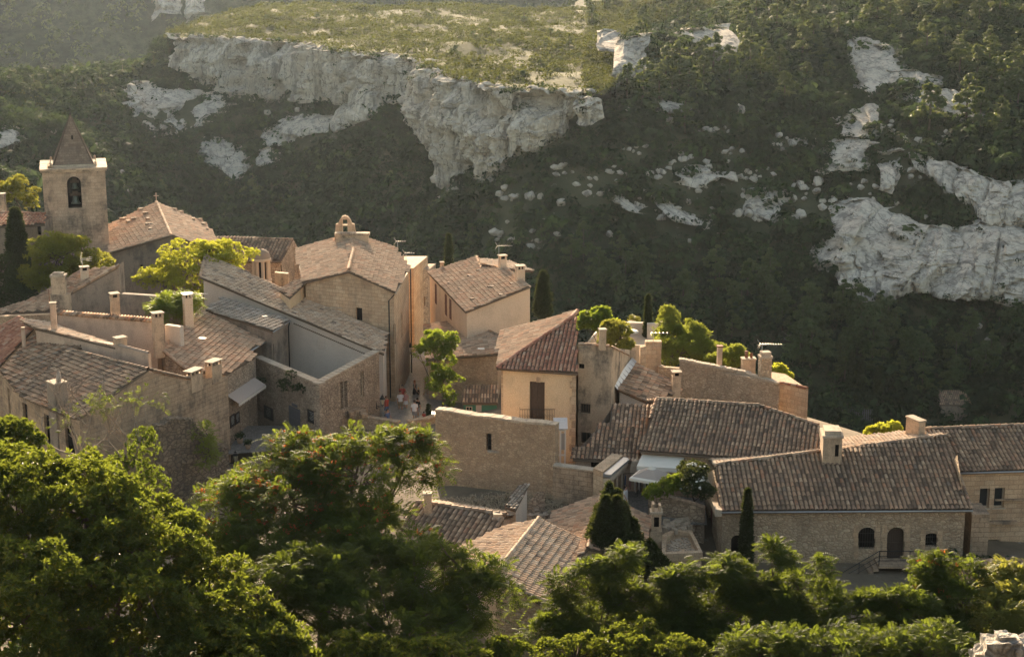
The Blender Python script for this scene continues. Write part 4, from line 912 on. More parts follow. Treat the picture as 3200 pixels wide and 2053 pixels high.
# ---- chapel with bell wall ------------------------------------------------------------------------------------------------------
fr_, fl_, rg = P(1234, 917, 8.9), P(944, 888, 8.9), P(1089, 843, 10.5)
brr, bl_, rgb = P(1281, 833, 8.9), P(925, 779, 8.9), P(1098, 746, 10.5)
t = bld('chapel', 'stone chapel with twin slope roof and arched bell wall', P(1235, 1270, -1), 'chapel')
back_r = P(1236, 772, 9.4); bm = rgb+V(0, 1.5, 0)
mr = E(rg, rgb, .55)+V(.25, 0, .0)
rf = roof(t, [[rg, fr_, brr, back_r, bm], [bm, P(936, 768, 9.2), bl_, fl_, rg]], 'tile_tan', .25, .36, [(rg, mr), (mr, rgb)], 141, .15)
fa, fb = fl_+V(.25, .3, -.12), fr_+V(-.12, .25, -.12); ra = brr+V(-.12, 0, -.12); rb = back_r+V(-.1, 0, -.15)
walls(t, [fa, V(rg.x, rg.y+.25, rg.z-.15), fb, V(fr_.x-.12, fr_.y+.3, 8.78), ra, rb, bl_+V(.4, 0, -.15)], -4, 'ashlar', [
    dict(box=(1112, 962, 1132, 1002), kind='dark', depth=.2),
    dict(box=(1238, 935, 1241, 955), kind='dark', depth=.15), dict(box=(1252, 975, 1258, 1055), kind='window', depth=.2, grid=(1, 2)), dict(box=(1228, 1015, 1232, 1075), kind='dark', depth=.2), dict(box=(1246, 1200, 1252, 1262), kind='dark', depth=.2)])
mb = MB(); q = E(fa, fb, .62); mb.box((P(1095, 956, 5).x, fa.y-1.4, 7.1), (2.4, .12, .10)); mb.build('lintel', M['cap'], t)
gutter(t, fr_+V(.05, 0, -.05), brr+V(.05, 0, -.05), .07, 'stucco_pale')
MB().tube([fr_+V(-.05, .0, -.1), fr_+V(-.5, -.1, -.6), V(fr_.x-.5, fr_.y-.1, 0)], .055, 6).build('downpipe', M['iron'], t)
MB().tube([brr+V(.05, -.1, -.1), V(brr.x+.02, brr.y-.1, -1)], .06, 6).build('downpipe', M['iron'], t)
# parapet across the ridge and the bell wall behind
mb = MB(); a, b = P(1050, 763, 10.15), P(1152, 763, 10.15); d_ = (a.y+b.y)/2
mb.prism([V(a.x, d_, 0), V(b.x, d_, 0), V(b.x, d_+.5, 0), V(a.x, d_+.5, 0)], 8.5, 10.95); mb.box(((a.x+b.x)/2, d_+.25, 11.05), (b.x-a.x+.2, .8, .2)); mb.build('ridge_parapet', M['weathered'], t)
bw = MB(); d_ = P(1078, 720, 12).y; xl, xr = P(1045, 730, 11).x, P(1111, 730, 11).x; d_ = 152.5
xl = (1045-1600)/FPX*(d_*CT+28.5*ST); xr = (1111-1600)/FPX*(d_*CT+28.5*ST); xm = (xl+xr)/2; hw = (xr-xl)/2; z0 = 9.5; ztop = CAMZ+d_*math.tan(-R(14)+math.atan((1026.5-675)/FPX))
out = [(-1, 10.9), (-.88, 11.6), (-.72, 12.25), (-.42, 12.5), (-.34, ztop-.12), (0, ztop), (.34, ztop-.12), (.42, 12.5), (.72, 12.25), (.88, 11.6), (1, 10.9)]
out = [(-1.0, 10.7), (-.86, 11.7), (-.66, ztop-.75), (-.5, ztop-.4), (-.3, ztop-.12), (0, ztop), (.3, ztop-.12), (.5, ztop-.4), (.66, ztop-.75), (.86, 11.7), (1., 10.7)]
ow = .24; oz0, oz1 = 10.9, ztop-.35
for e in range(len(out)-1):
    (u0, za), (u1, zb_) = out[e], out[e+1]
    segs = [(u0, u1)]
    for s0_, s1_ in segs:
        cuts = sorted({s0_, s1_, *[x for x in (-ow, ow) if s0_ < x < s1_]})
        for c0_, c1_ in zip(cuts, cuts[1:]):
            g = lambda u: za+(zb_-za)*(u-u0)/(u1-u0)
            inside = abs((c0_+c1_)/2) < ow
            spans = [(z0, None)] if not inside else [(z0, oz0), (oz1-.0, None), (oz1-.62, oz1-.5)]
            for lo, hi in spans:
                bw.prism([V(xm+hw*c0_, d_, g(c0_) if hi is None else hi), V(xm+hw*c1_, d_, g(c1_) if hi is None else hi), V(xm+hw*c1_, d_+.55, g(c1_) if hi is None else hi), V(xm+hw*c0_, d_+.55, g(c0_) if hi is None else hi)], lo)
bw.build('bell_wall', M['ashlar'], t)
# small tiled lean-to left of the chapel
x0_, x1_, x2_ = P(870, 905, 8.4), P(905, 930, 8.2), P(945, 893, 8.8); t2 = bld('chapel_porch', 'small tiled porch left of the chapel gable', P(900, 930, 5), 'porch')
pq = plane3(x0_, x1_, x2_); roof(t2, [[x0_, x1_, x2_, on(pq, 962, 860), on(pq, 925, 878)]], 'tile_tan', .25, .36, [], 149)
walls(t2, [q+V(0, 0, -.15) for q in inset([x0_, x1_, x2_, on(pq, 962, 860)], .15)], 2, 'stucco_ochre')
# ---- church, bell tower and neighbours -------------------------------------------------------------------------------------------
d0 = 156.; dep = d0*CT+25*ST; xl, xr = (136-1600)/FPX*dep, (327-1600)/FPX*dep; W = xr-xl
zt = CAMZ+d0*math.tan(-R(14)+math.atan((1026.5-538)/FPX)); xm = (xl+xr)/2
t = bld('bell_tower', 'square church bell tower with pyramid stone spire', V(xm, d0+W/2, 4), 'bell tower')
ring = [V(xl, d0, zt), V(xr, d0, zt), V(xr, d0+W, zt), V(xl, d0+W, zt)]
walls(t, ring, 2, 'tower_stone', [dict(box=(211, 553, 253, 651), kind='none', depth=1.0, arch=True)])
mb = MB(); o_ = .14; zc = zt+.62
mb.prism([V(xl-o_, d0-o_, 0), V(xr+o_, d0-o_, 0), V(xr+o_, d0+W+o_, 0), V(xl-o_, d0+W+o_, 0)], zt, zt+.18)
mb.prism([V(xl-o_*1.5, d0-o_*1.5, 0), V(xr+o_*1.5, d0-o_*1.5, 0), V(xr+o_*1.5, d0+W+o_*1.5, 0), V(xl-o_*1.5, d0+W+o_*1.5, 0)], zt+.18, zt+.34)
mb.build('cornice', M['weathered'], t)
ax = (221-1600)/FPX*((d0+W/2)*CT+20*ST); sz = CAMZ+(d0+W/2)*math.tan(-R(14)+math.atan((1026.5-359)/FPX)); sw = W*.33; ax += W/2*math.sin(R(14.5))
mb = MB(); z1 = zt+.34; n = 1
bs = [V(ax-sw, d0+W/2-sw, z1), V(ax+sw, d0+W/2-sw, z1), V(ax+sw, d0+W/2+sw, z1), V(ax-sw, d0+W/2+sw, z1)]; ap = V(ax, d0+W/2, sz)
for i in range(4):
    a, b = bs[i], bs[(i+1) % 4]; mb.add([a, b, ap], [(0, 1, 2)], 0, [[(i*9, 0), (i*9+2*sw, 0), (i*9+sw, sz-z1)]])
for i in range(4): mb.tube([bs[i]+V(0, 0, .05), ap], [.09, .05], 5, 0, False)
mb.prism([V(ax-sw-.15, d0+W/2-sw-.15, 0), V(ax+sw+.15, d0+W/2-sw-.15, 0), V(ax+sw+.15, d0+W/2+sw+.15, 0), V(ax-sw-.15, d0+W/2+sw+.15, 0)], zt+.3, zt+.52, 1)
for i in range(4): q = bs[i]+(bs[i]-V(ax, d0+W/2, z1))*.08; mb.lathe((q.x, q.y, 0), [(.12, z1), (.10, z1+.35), (.13, z1+.38), (0, z1+.5)], 6, 1)
mb.box((ax+.05, d0+W/2-sw*.42-.02, z1+(sz-z1)*.56), (.14, .3, .36), None, 2)
sp = mb.build('spire', [M['spire_stone'], M['cap'], M['dark']], t)
mb = MB(); mb.tube([ap-V(0, 0, .1), ap+V(0, 0, .75)], .03, 5); mb.tube([ap+V(-.18, 0, .5), ap+V(.18, 0, .5)], .025, 5); mb.lathe((ap.x, ap.y, 0), [(0, ap.z-.05), (.12, ap.z+.05), (0, ap.z+.18)], 8); mb.build('cross', M['iron'], sp)
ox = (232-1600)/FPX*dep; oz = CAMZ+d0*math.tan(-R(14)+math.atan((1026.5-651)/FPX)); oz1 = CAMZ+d0*math.tan(-R(14)+math.atan((1026.5-553)/FPX))
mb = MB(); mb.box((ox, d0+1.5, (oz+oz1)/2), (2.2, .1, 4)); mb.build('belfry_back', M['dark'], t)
def bell(z, r, h):
    mb = MB(); mb.lathe((ox, d0+.6, 0), [(0, z+h), (r*.35, z+h), (r*.55, z+h*.8), (r*.62, z+h*.45), (r*.8, z+h*.15), (r, z), (r*.9, z-.02)], 16)
    o = mb.build('bell', M['bronze'], t); m2 = MB(); m2.box((ox, d0+.6, z+h+.13), (r*2.3, .3, .22)); m2.box((ox, d0+.6, z+h+.34), (r*1.2, .28, .2)); m2.tube([(ox-r*1.25, d0+.6, z+h+.1), (ox+r*1.25, d0+.6, z+h+.1)], .05, 6); m2.build('yoke', M['wood_dark'], o)
bell(oz+.35, .44, .7); bell(oz+1.75, .34, .5)
mb = MB()
for i in range(40):
    a_ = random.random()*6.3; q = V(xl+.6+.35*math.cos(a_)*random.random(), d0+.35*random.random(), zt+.34); mb.tube([q, q+V(random.uniform(-.2, .2), random.uniform(-.2, .2), random.uniform(.2, .45))], [.02, .004], 3)
o = mb.build('dry_weed', M['cloth_beige'], None, (xl+.6, d0+.2, zt+.34)); tag(o, 'tuft of dry weeds growing on the bell tower cornice', 'plant')
t.rotation_euler.z = R(14.5); t.location.x -= W/2*math.sin(R(14.5))   # the tower turns its face to the castle hill
# church nave
t = bld('church_nave', 'broad church nave with worn tiled gable roof below the tower', P(480, 850, 5), 'church')
rg, rgb = P(533, 736, 10.6), P(489, 634, 10.9); l0 = P(338, 792, 8.8); pll = plane3(rg, rgb, l0); l1 = on(pll, 250, 700); l0b = on(pll, 236, 756); 
r1_, r0_ = P(643, 698, 8.9), P(730, 805, 8.7); prr = plane3(rg, rgb, r1_); r1_ = on(prr, 643, 697); r0_ = on(prr, 735, 800); 
l1 = rgb+(l0b-rg)*.62; 
rf = roof(t, [[rg, l0, l0b, on(pll, 250, 715), on(pll, 338, 704), rgb], [rgb, r1_, on(prr, 680, 752), r0_, rg]], 'tile_tan', .27, .40, [(rg, rgb)], 161, .16)
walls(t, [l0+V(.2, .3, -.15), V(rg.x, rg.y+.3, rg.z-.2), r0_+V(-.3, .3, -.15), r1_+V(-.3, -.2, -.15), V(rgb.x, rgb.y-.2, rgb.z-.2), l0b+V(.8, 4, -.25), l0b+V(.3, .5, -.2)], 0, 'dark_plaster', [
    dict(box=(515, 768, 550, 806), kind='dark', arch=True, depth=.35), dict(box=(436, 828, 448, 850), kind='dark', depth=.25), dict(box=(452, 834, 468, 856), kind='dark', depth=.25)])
mb = MB()
for px, py in ((440, 660), (455, 672), (462, 690), (466, 706), (470, 722), (385, 690), (400, 698), (418, 690), (545, 660), (566, 668), (605, 690), (625, 692), (636, 706), (648, 722)):
    q = on(pll if px < 500 else prr, px, py); mb.box(q+V(0, 0, .18), (random.uniform(.4, .7), .3, .25), Matrix.Rotation(random.random()*3, 3, 'Z'))
mb.build('roof_stone', M['grey_rubble'], rf)
q = rgb+V(0, 0, .1); mb = MB(); mb.tube([q, q+V(0, 0, .9)], .05, 5); mb.tube([q+V(-.25, 0, .6), q+V(.25, 0, .6)], .045, 5); mb.build('roof_cross', M['cap'], rf)
# ruin and orange roof left of the tower
t = bld('presbytery', 'old building with orange tiled roof left of the bell tower', P(60, 740, 8))
a, b = P(-40, 664, 13.2), P(140, 670, 13.2); dn = V(0, -1, 0); e0_, e1_ = P(-40, 708, 12.65), P(140, 704, 12.65)
roof(t, [[e0_, e1_, b, a]], 'tile_red', .3, .42, [(a, b)], 171)
c0_, c1_ = P(-60, 690, 12.1), P(86, 694, 12.1); d1_ = P(134, 726, 11.2)
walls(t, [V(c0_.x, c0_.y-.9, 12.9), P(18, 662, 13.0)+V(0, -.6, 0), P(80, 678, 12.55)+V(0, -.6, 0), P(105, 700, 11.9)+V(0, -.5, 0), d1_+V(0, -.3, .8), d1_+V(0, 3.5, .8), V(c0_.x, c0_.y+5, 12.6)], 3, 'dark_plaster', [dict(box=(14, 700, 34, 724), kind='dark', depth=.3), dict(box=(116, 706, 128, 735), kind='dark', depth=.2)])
q = P(5, 645, 13.4); chimney(t, (q.x, q.y), .7, .6, 11, 14.6, 0, ('weathered', 'cap'), 'plain')
# far dark roof and domed lantern
t = bld('hospice_house', 'house with dark ribbed roof and stone gable behind the lantern', P(880, 850, 5))
a, b = P(672, 743, 7.6), P(914, 750, 7.6); e0_, e1_ = P(650, 815, 6.2), P(876, 819, 6.2)
bq = P(944, 800, 5.9)
roof(t, [[e0_, e1_, b, a]], 'tile_dark', .34, .44, [(a, b)], 181)
walls(t, [e0_+V(.2, .3, -.15), e1_+V(.1, .2, -.1), b+V(.1, 0, .05), bq, V(e0_.x, bq.y, 5.8)], 0, 'grey_rubble', [dict(box=(876, 828, 892, 850), kind='dark', depth=.2)])
lt = bld('stone_lantern', 'small round stone lantern tower with weathered dome', P(815, 860, 4), 'lantern tower')
d_ = 158.; dp = d_*CT+32*ST; X = (815-1600)/FPX*dp; Z = lambda py: CAMZ+d_*math.tan(-R(14)+math.atan((1026.5-py)/FPX)); rr = 29/FPX*dp
mb = MB(); z = Z(806); mb.lathe((X, d_, 0), [(rr, z), (rr, z+.12)]+[(rr*.98*math.cos(a_), z+.12+rr*.85*math.sin(a_)) for a_ in np.linspace(.02, 1.5, 8)]+[(.1, z+.12+rr*.9), (.0, z+.3+rr*.9)], 20); mb.build('dome', M['grey_rubble'], lt)
mb = MB(); mb.lathe((X, d_, 0), [(rr*1.02, z-.25), (rr*1.1, z-.1), (rr*1.02, z-.005)], 20); 
for i in range(8):
    a_ = i*math.pi/4+.35; mb.lathe((X+rr*.8*math.cos(a_), d_+rr*.8*math.sin(a_), 0), [(.2, z-2.0), (.17, z-1.9), (.17, z-.35), (.22, z-.25)], 8)
mb.lathe((X, d_, 0), [(rr*1.1, 2), (rr*1.1, z-2.1), (rr*.95, z-2.0), (0, z-2.0)], 20); mb.build('column', M['stucco_pale'], lt)
mb = MB(); mb.lathe((X, d_, 0), [(rr*.5, z-2), (rr*.5, z-.3)], 12); mb.build('core', M['dark'], lt)
o = MB().prism([P(858, 852, 6), P(900, 856, 6), P(900, 856, 6)+V(0, .6, 0), P(858, 852, 6)+V(0, .6, 0)], 2).build('parapet_wall', M['weathered'], None, P(880, 870, 5)); tag(o, 'short stone parapet between lantern tower and chapel', 'wall')
# ---- houses right of the street ------------------------------------------------------------------------------------------------------
t = bld('street_house', 'narrow stone house end with dark doorway at top of street', P(1290, 1065, -.5))
a0, a1 = P(1268, 838, 6.7), P(1292, 838, 6.7); a2 = P(1311, 860, 5.9); a3 = V(a0.x-4, a2.y, 6)
a2 = V(a1.x+.9, a1.y+9, 6.0)
walls(t, [a0+V(-2, 0, 0), a1, a2, V(a0.x-2, a2.y, 6)], -3, 'ashlar', [], cap=True)
o_ = P(1308, 858, 5.6); o2 = P(1333, 852, 5.6)
walls(t, [V(a1.x+.3, a1.y+5.5, 5.5), V(o2.x, a1.y+6.5, 5.1), V(o2.x+.5, a1.y+12, 4.6), V(a1.x, a1.y+12, 4.6)], -3, 'grey_rubble', [dict(box=(1306, 1008, 1324, 1068), kind='dark', depth=.3), dict(box=(1324, 928, 1329, 955), kind='dark', depth=.2)], cap=True, name='rear_wall')
t = bld('shutter_house', 'ochre house with brown shutters and sun bleached tiled roof', P(1450, 1010, 0))
e0, e1 = P(1455, 975, 6.5), P(1336, 850, 6.5); rd = P(1660, 894, 8.2); pl = plane3(e0, e1, rd); rb = on(pl, 1581, 834); ap = on(pl, 1489, 803); ap2 = on(pl, 1505, 838)
rf = roof(t, [[e0, rd, rb, ap2, ap, e1]], 'tile_tan', .26, .38, [(ap, ap2)], 191)
k1, k0 = V(rb.x+2.5, rb.y+1.2, rb.z-.7), V(ap.x+3, ap.y+1, ap.z-.7)
mb = MB(); tiles(mb, [ap, ap2, rb, k1, k0], .26, .38, 0, 1, seed=195); mb.build('rear_roof', [M['tile_pale'], M['pan']], t)
fa, fb = e0+V(.1, .25, -.12), rd+V(-.1, .2, -.15); la = e1+V(.2, -.2, -.12)
walls(t, [fa, fb, V(rb.x-.2, rb.y-.2, rb.z-.2), V(ap.x, ap.y-.2, ap.z-.2), la], -3, 'stucco_pale', [
    dict(box=(1359, 888, 1365, 950), kind='shutter', depth=.06, mat='wood_brown', leaves=1), dict(box=(1390, 920, 1397, 986), kind='shutter', depth=.06, mat='wood_brown', leaves=1), dict(box=(1404, 935, 1411, 998), kind='shutter', depth=.06, mat='wood_brown', leaves=1), dict(box=(1449, 978, 1453, 996), kind='shutter', depth=.05, mat='wood_brown', leaves=1)])
for px, py, w_ in ((1570, 822, .55), (1625, 862, .62)):
    q = on(pl, px, py+14); chimney(rf, (q.x, q.y), w_*1.15, w_, q.z-.5, q.z+(1.15 if px < 1600 else 1.35), .3, ('stucco_pale', 'cap'))
q = on(pl, 1381, 836); chimney(rf, (q.x, q.y), .3, .3, q.z-.3, q.z+.55, .3, ('chim', 'cap'), 'plain')
mb = MB()
for px, py in ((1404, 888), (1437, 904), (1466, 865), (1475, 938), (1494, 848), (1538, 900), (1600, 890), (1565, 925), (1530, 900)):
    q = on(pl, px, py); mb.box(q+V(0, 0, .12), (.34, .3, .1), Matrix.Rotation(.3, 3, 'Z'))
mb.build('loose_tile', M['pan'], rf)
t = bld('street_barn', 'low barn with tan roof and rubble wall behind the street tree', P(1480, 1260, 0), 'barn')
e0, e1 = P(1331, 1124, 3.0), P(1324, 1017, 3.0); rd = P(1555, 1106, 4.6); pl = plane3(e0, e1, rd)
g1, g2 = on(pl, 1448, 996), on(pl, 1566, 1055)
rf = roof(t, [[e0, rd, g2, g1, e1]], 'tile_tan', .25, .36, [(g1, g2)], 201)
walls(t, [e0+V(.2, .25, -.15), rd+V(0, .25, -.15), g2+V(0, -.1, -.2), g1+V(0, -.2, -.2), e1+V(.3, -.2, -.15)], -2, 'warm_rubble')
q = on(pl, 1507, 1095); MB().box(q+V(0, 0, .14), (.75, .4, .05)).build('skylight', M['white'], rf)
t = bld('green_kiosk', 'dark roofed green kiosk against the rubble barn wall', P(1500, 1290, 0), 'kiosk')
a, b = P(1444, 1259, 1.4), P(1556, 1260, 1.4); a2, b2 = a+V(.2, 2.3, .8), b+V(0, 2.3, .8)
mb = MB(); tiles(mb, [a, b, b2, a2], .24, .6, 0, 1, seed=205); mb.build('roof', [M['tile_mix'], M['pan']], t)
walls(t, [a+V(.1, .2, -.1), b+V(-.1, .2, -.1), b2+V(-.1, 0, -.2), a2+V(.1, 0, -.2)], -3, 'green', [dict(box=(1456, 1270, 1476, 1295), kind='window', depth=.08)], name='wall')
mb = MB(); q = P(1496, 1280, .8); mb.box((q.x, a.y+.16, .5), (.45, .05, 1.4)); mb.build('panel', M['canvas_grey'], t)
# terrace with balustrade
t = bld('roof_terrace', 'sunlit roof terrace with pierced balustrade among trees', P(1960, 1060, 5), 'terrace')
fl = [P(1838, 1078, 5.0), P(2060, 1080, 5.0), P(2066, 1020, 5.0), P(1888, 1032, 5.0)]
MB().prism(fl, -3, 5.0).build('floor', M['stucco_pale'], t)
mb = MB()
a, b = P(1838, 1072, 5.75), P(1870, 1030, 5.75)
for i in range(9):
    q = E(a, b, i/8); mb.box((q.x, q.y, 5.35), (.16, .16, .8))
mb.tube([a, b], .09, 6); mb.tube([a-V(0, 0, .3), b-V(0, 0, .3)], .06, 6); mb.tube([a-V(0, 0, .6), b-V(0, 0, .6)], .06, 6)
b2 = P(1897, 1031, 5.75); mb.tube([b, b2], .09, 6)
for i in range(6): q = E(b, b2, i/5); mb.lathe((q.x, q.y, 0), [(.07, 5), (.1, 5.3), (.06, 5.5), (.08, 5.75)], 8)
mb.build('balustrade', M['stucco_grey'], t)
mb = MB(); a, b, c2_ = P(1935, 1008, 6.0), P(2030, 1010, 6.0), P(2072, 1016, 6.0)
mb.prism([a, b, b+V(0, .4, 0), a+V(0, .4, 0)], 4); mb.prism([b, c2_, c2_+V(0, .4, 0), b+V(0, .4, 0)], 4)
q = P(2066, 1010, 6.3); mb.box((q.x, q.y, 5.6), (.45, .45, 1.7)); q = P(2040, 1012, 6.3); mb.box((q.x, q.y, 5.6), (.9, .5, 1.5)); mb.build('parapet', M['stucco_grey'], t)
q = P(1965, 1036, 5.75); tb = thing('round_table', 'round white table on the sunlit roof terrace', 'table', V(q.x, q.y, 5))
MB().lathe((q.x, q.y, 0), [(0, 5.78), (.8, 5.78), (.8, 5.72), (0, 5.71)], 20).build('tabletop', M['white'], tb); MB().lathe((q.x, q.y, 0), [(.35, 5.0), (.08, 5.1), (.07, 5.7)], 10).build('pedestal', M['cap'], tb)

t = bld('ruined_wall', 'blackened ruined wall with broken crest below the big house gable', P(600, 1540, -2), 'wall')
tp = [P(x, y, d=d) for x, y, d in ((496, 1340, 110.5), (505, 1334, 110.8), (526, 1332, 111.4), (529, 1312, 111.5), (600, 1318, 113.4), (604, 1338, 113.5), (632, 1364, 114.2), (660, 1378, 115), (690, 1402, 115.8), (714, 1408, 116.4))]
for a, b in zip(tp, tp[1:]):
    n = max(1, int((b-a).length/.5))
    for i in range(n):
        pass
ring = tp+[q+V(-.5, .6, 0) for q in tp[::-1]]
walls(t, ring, -7, 'ruin', [], cap=True)
mb = MB()
for a, b in zip(tp, tp[1:]):
    n = max(1, int((b-a).length/.4))
    for i in range(n): q = E(a, b, (i+.5)/n)+V(-.22, .28, .02); mb.box(q, (random.uniform(.3, .5), .75, random.uniform(.12, .34)), Matrix.Rotation(.9+random.uniform(-.2, .2), 3, 'Z'))
mb.build('crest_stone', M['ruin'], t)
# ================================================================== the setting: terrain, plateau, cliffs
def hsh(i, j, k, s):
    n = (i*374761393+j*668265263+k*1442695041+s*1274126177) & 0x7fffffff
    n = ((n ^ (n >> 13))*1103515245+12345) & 0x7fffffff
    return ((n ^ (n >> 16)) & 0xffff)/65535.
def vnoise(p, s=0):
    p = np.asarray(p, float); f = np.floor(p).astype(np.int64); t = p-f; t = t*t*(3-2*t); r = 0
    for a in (0, 1):
        for b in (0, 1):
            for c in (0, 1):
                w_ = (t[..., 0] if a else 1-t[..., 0])*(t[..., 1] if b else 1-t[..., 1])*(t[..., 2] if c else 1-t[..., 2])
                r = r+w_*hsh(f[..., 0]+a, f[..., 1]+b, f[..., 2]+c, s)
    return r*2-1
def fbm(p, o=4, s=0, g=.5):
    p = np.asarray(p, float); r = 0; a = 1.
    for i in range(o): r = r+a*vnoise(p*(2.03**i), s+i); a *= g
    return r
CTL = [P(*q) for q in [(1290, 1270, -1), (1310, 1105, -1.8), (1300, 1330, -.3), (920, 1360, .2), (800, 1350, .2), (760, 1400, -1.5), (700, 1480, -4.2), (400, 1480, -5), (100, 1400, -5),
    (1480, 1262, 0), (1400, 1290, -.5), (1540, 1540, 3.0), (1420, 1520, 3.0), (1700, 1600, 2.7), (2000, 1575, 3.4), (2100, 1560, 3.4), (1960, 1610, 3.2), (2240, 1700, 2.0), (2700, 1800, 1.4), (3100, 1850, 1.2), (2130, 1780, 1.0),
    (1650, 1950, 1), (1300, 1700, 1.5), (1900, 1800, 1.4), (2300, 1250, 3), (2000, 1100, 2), (1900, 1050, 1), (600, 950, 2), (500, 800, 3), (230, 730, 7), (50, 800, 5), (1100, 900, -1), (1330, 1000, -2.5)]]
for x in (-45, -28, -12, 0, 12, 28, 45): CTL += [V(x*.4, 8, 34), V(x*.5, 25, 27), V(x*.75, 45, 17), V(x*.9, 60, 9), V(x, 73, 3.5)]
CTL += [V(-45, 120, -6), V(-60, 150, 0), V(-75, 185, 0), V(-45, 188, 0), V(-20, 178, -3), V(-5, 168, -4), V(6, 155, -3), V(18, 142, -1), V(28, 130, -1), V(40, 118, -1), V(60, 105, -2),
        V(-80, 225, -24), V(-40, 222, -22), V(-10, 200, -20), V(10, 178, -18), V(25, 160, -16), V(40, 148, -16), V(65, 135, -16)]
for x in (-110, -70, -35, 0, 35, 70, 110): CTL += [V(x, 262-.1*abs(x), -43), V(x, 232-abs(x)*.25, -39)]
for q in [(1650, 700, 297), (1650, 850, 286), (1650, 1000, 273), (2100, 450, 320), (2100, 650, 302), (2200, 850, 287), (2300, 1000, 274), (2450, 1200, 262), (2980, 1300, 262), (3300, 1300, 256),
          (2560, 830, 290), (2707, 960, 280), (3200, 960, 282), (3500, 960, 280), (3000, 515, 314), (3200, 540, 308), (2700, 470, 322), (3450, 480, 315), (2400, 50, 450), (2800, 30, 430), (3200, 20, 420), (3600, 20, 410), (2650, 113, 385), (2800, 250, 362), (3100, 350, 345), (2400, 250, 372),
          (2200, 150, 390), (3300, 200, 380), (2000, 110, 380), (1950, 300, 333), (1900, 240, 345), (2300, 700, 305), (2500, 500, 325), (1850, 400, 318), (1900, 600, 304),
          (0, 270, 400), (250, 240, 430), (480, 175, 458), (-300, 300, 390), (-700, 330, 380), (100, 400, 370), (0, 560, 335), (300, 500, 370), (600, 500, 402), (900, 500, 402), (900, 700, 380), (1200, 500, 364), (1200, 700, 343), (1200, 850, 331), (1450, 750, 314), (1450, 900, 301),
          (700, 300, 438), (900, 318, 425), (1000, 300, 418), (1130, 318, 400), (1240, 330, 383), (1420, 605, 327), (1650, 498, 314), (1770, 405, 315), (500, 290, 440), (600, 700, 388), (300, 700, 355), (0, 750, 320), (1340, 560, 345)]:
    CTL.append(P(q[0], q[1], d=q[2]))
for q in [(-60, 505, -14), (0, 425, -10), (-20, 550, -15), (20, 500, -2), (-115, 520, -22), (-150, 480, -22), (-60, 600, -25), (0, 600, -20), (60, 600, 28), (120, 600, 40), (90, 480, 24), (200, 420, 25), (-250, 420, -10), (-250, 300, -25), (250, 300, 0)]: CTL.append(V(*q))
_c = np.array([tuple(q) for q in CTL]); _A = np.linalg.norm(_c[:, None, :2]-_c[None, :, :2], axis=2)
_n = len(_c); _S = np.zeros((_n+3, _n+3)); _S[:_n, :_n] = _A-np.eye(_n)*1.5; _S[:_n, _n] = 1; _S[:_n, _n+1:_n+3] = _c[:, :2]; _S[_n, :_n] = 1; _S[_n+1:, :_n] = _c[:, :2].T
_w = np.linalg.solve(_S, np.concatenate([_c[:, 2], np.zeros(3)]))
def H0(x, y):
    x, y = np.asarray(x, float), np.asarray(y, float); sh = x.shape; x, y = x.ravel(), y.ravel(); r = np.zeros(len(x))
    for k_ in range(0, len(x), 20000):
        a, b = x[k_:k_+20000], y[k_:k_+20000]
        r[k_:k_+20000] = np.hypot(a[:, None]-_c[None, :, 0], b[:, None]-_c[None, :, 1]) @ _w[:_n]+_w[_n]+a*_w[_n+1]+b*_w[_n+2]
    fr = np.clip((y-170)/80, 0, 1)
    r += fr*1.3*fbm(np.stack([x/14, y/14, 0*x], 1), 4, 3)
    return r.reshape(sh)
EDGE_PX = [(513, 113), (560, 116), (680, 122), (793, 127), (933, 137), (1033, 160), (1110, 172), (1167, 180), (1233, 177), (1290, 195), (1340, 222), (1400, 245), (1467, 262), (1540, 274), (1600, 285), (1660, 283), (1700, 287), (1767, 293), (1830, 292), (1890, 298)]
EDGE = np.array([tuple(P(x, y, 6.0)) for x, y in EDGE_PX])
BACK = np.array([(-93, 492), (-92, 530), (-86, 560), (-64, 590), (-31, 575), (-4, 570), (20, 560), (45, 540)], float)
def poly_at(pl, t):
    d = np.concatenate([[0], np.cumsum(np.hypot(*np.diff(pl[:, :2], axis=0).T))]); d /= d[-1]
    return np.stack([np.interp(t, d, pl[:, i]) for i in range(pl.shape[1])], -1)
PLPOLY = np.concatenate([EDGE[:, :2], BACK[::-1]])
def inpoly(X, Y, pc):
    ins = np.zeros(np.shape(X), bool); m = len(pc)
    for i in range(m):
        (x0, y0), (x1, y1) = pc[i], pc[(i+1) % m]; den = (y1-y0) if abs(y1-y0) > 1e-12 else 1e-12
        ins ^= ((y0 > Y) != (y1 > Y)) & (X < (x1-x0)*(Y-y0)/den+x0)
    return ins
def HP(x, y): return 6.0+1.5*fbm(np.stack([x/24, y/30, 0*x+5], -1), 3, 9)*np.clip((np.hypot(x-np.interp(y, EDGE[::-1, 1], EDGE[::-1, 0]), 0*x))/15, .25, 1)+np.clip((y-470)/100, 0, 1)*.9
def H(x, y):
    x, y = np.asarray(x, float), np.asarray(y, float); r = H0(x, y); i = inpoly(x, y, PLPOLY)
    return np.where(i, np.maximum(r, HP(x, y)), r)
def grid_mesh(X, Y, Z, mb=None, mat=0):
    mb = mb or MB(); a, b = X.shape; ix = np.arange(a*b).reshape(a, b)
    q = np.stack([ix[:-1, :-1], ix[:-1, 1:], ix[1:, 1:], ix[1:, :-1]], -1).reshape(-1, 4)
    mb.add(np.stack([X, Y, Z], -1).reshape(-1, 3), q, mat, None, True); return mb
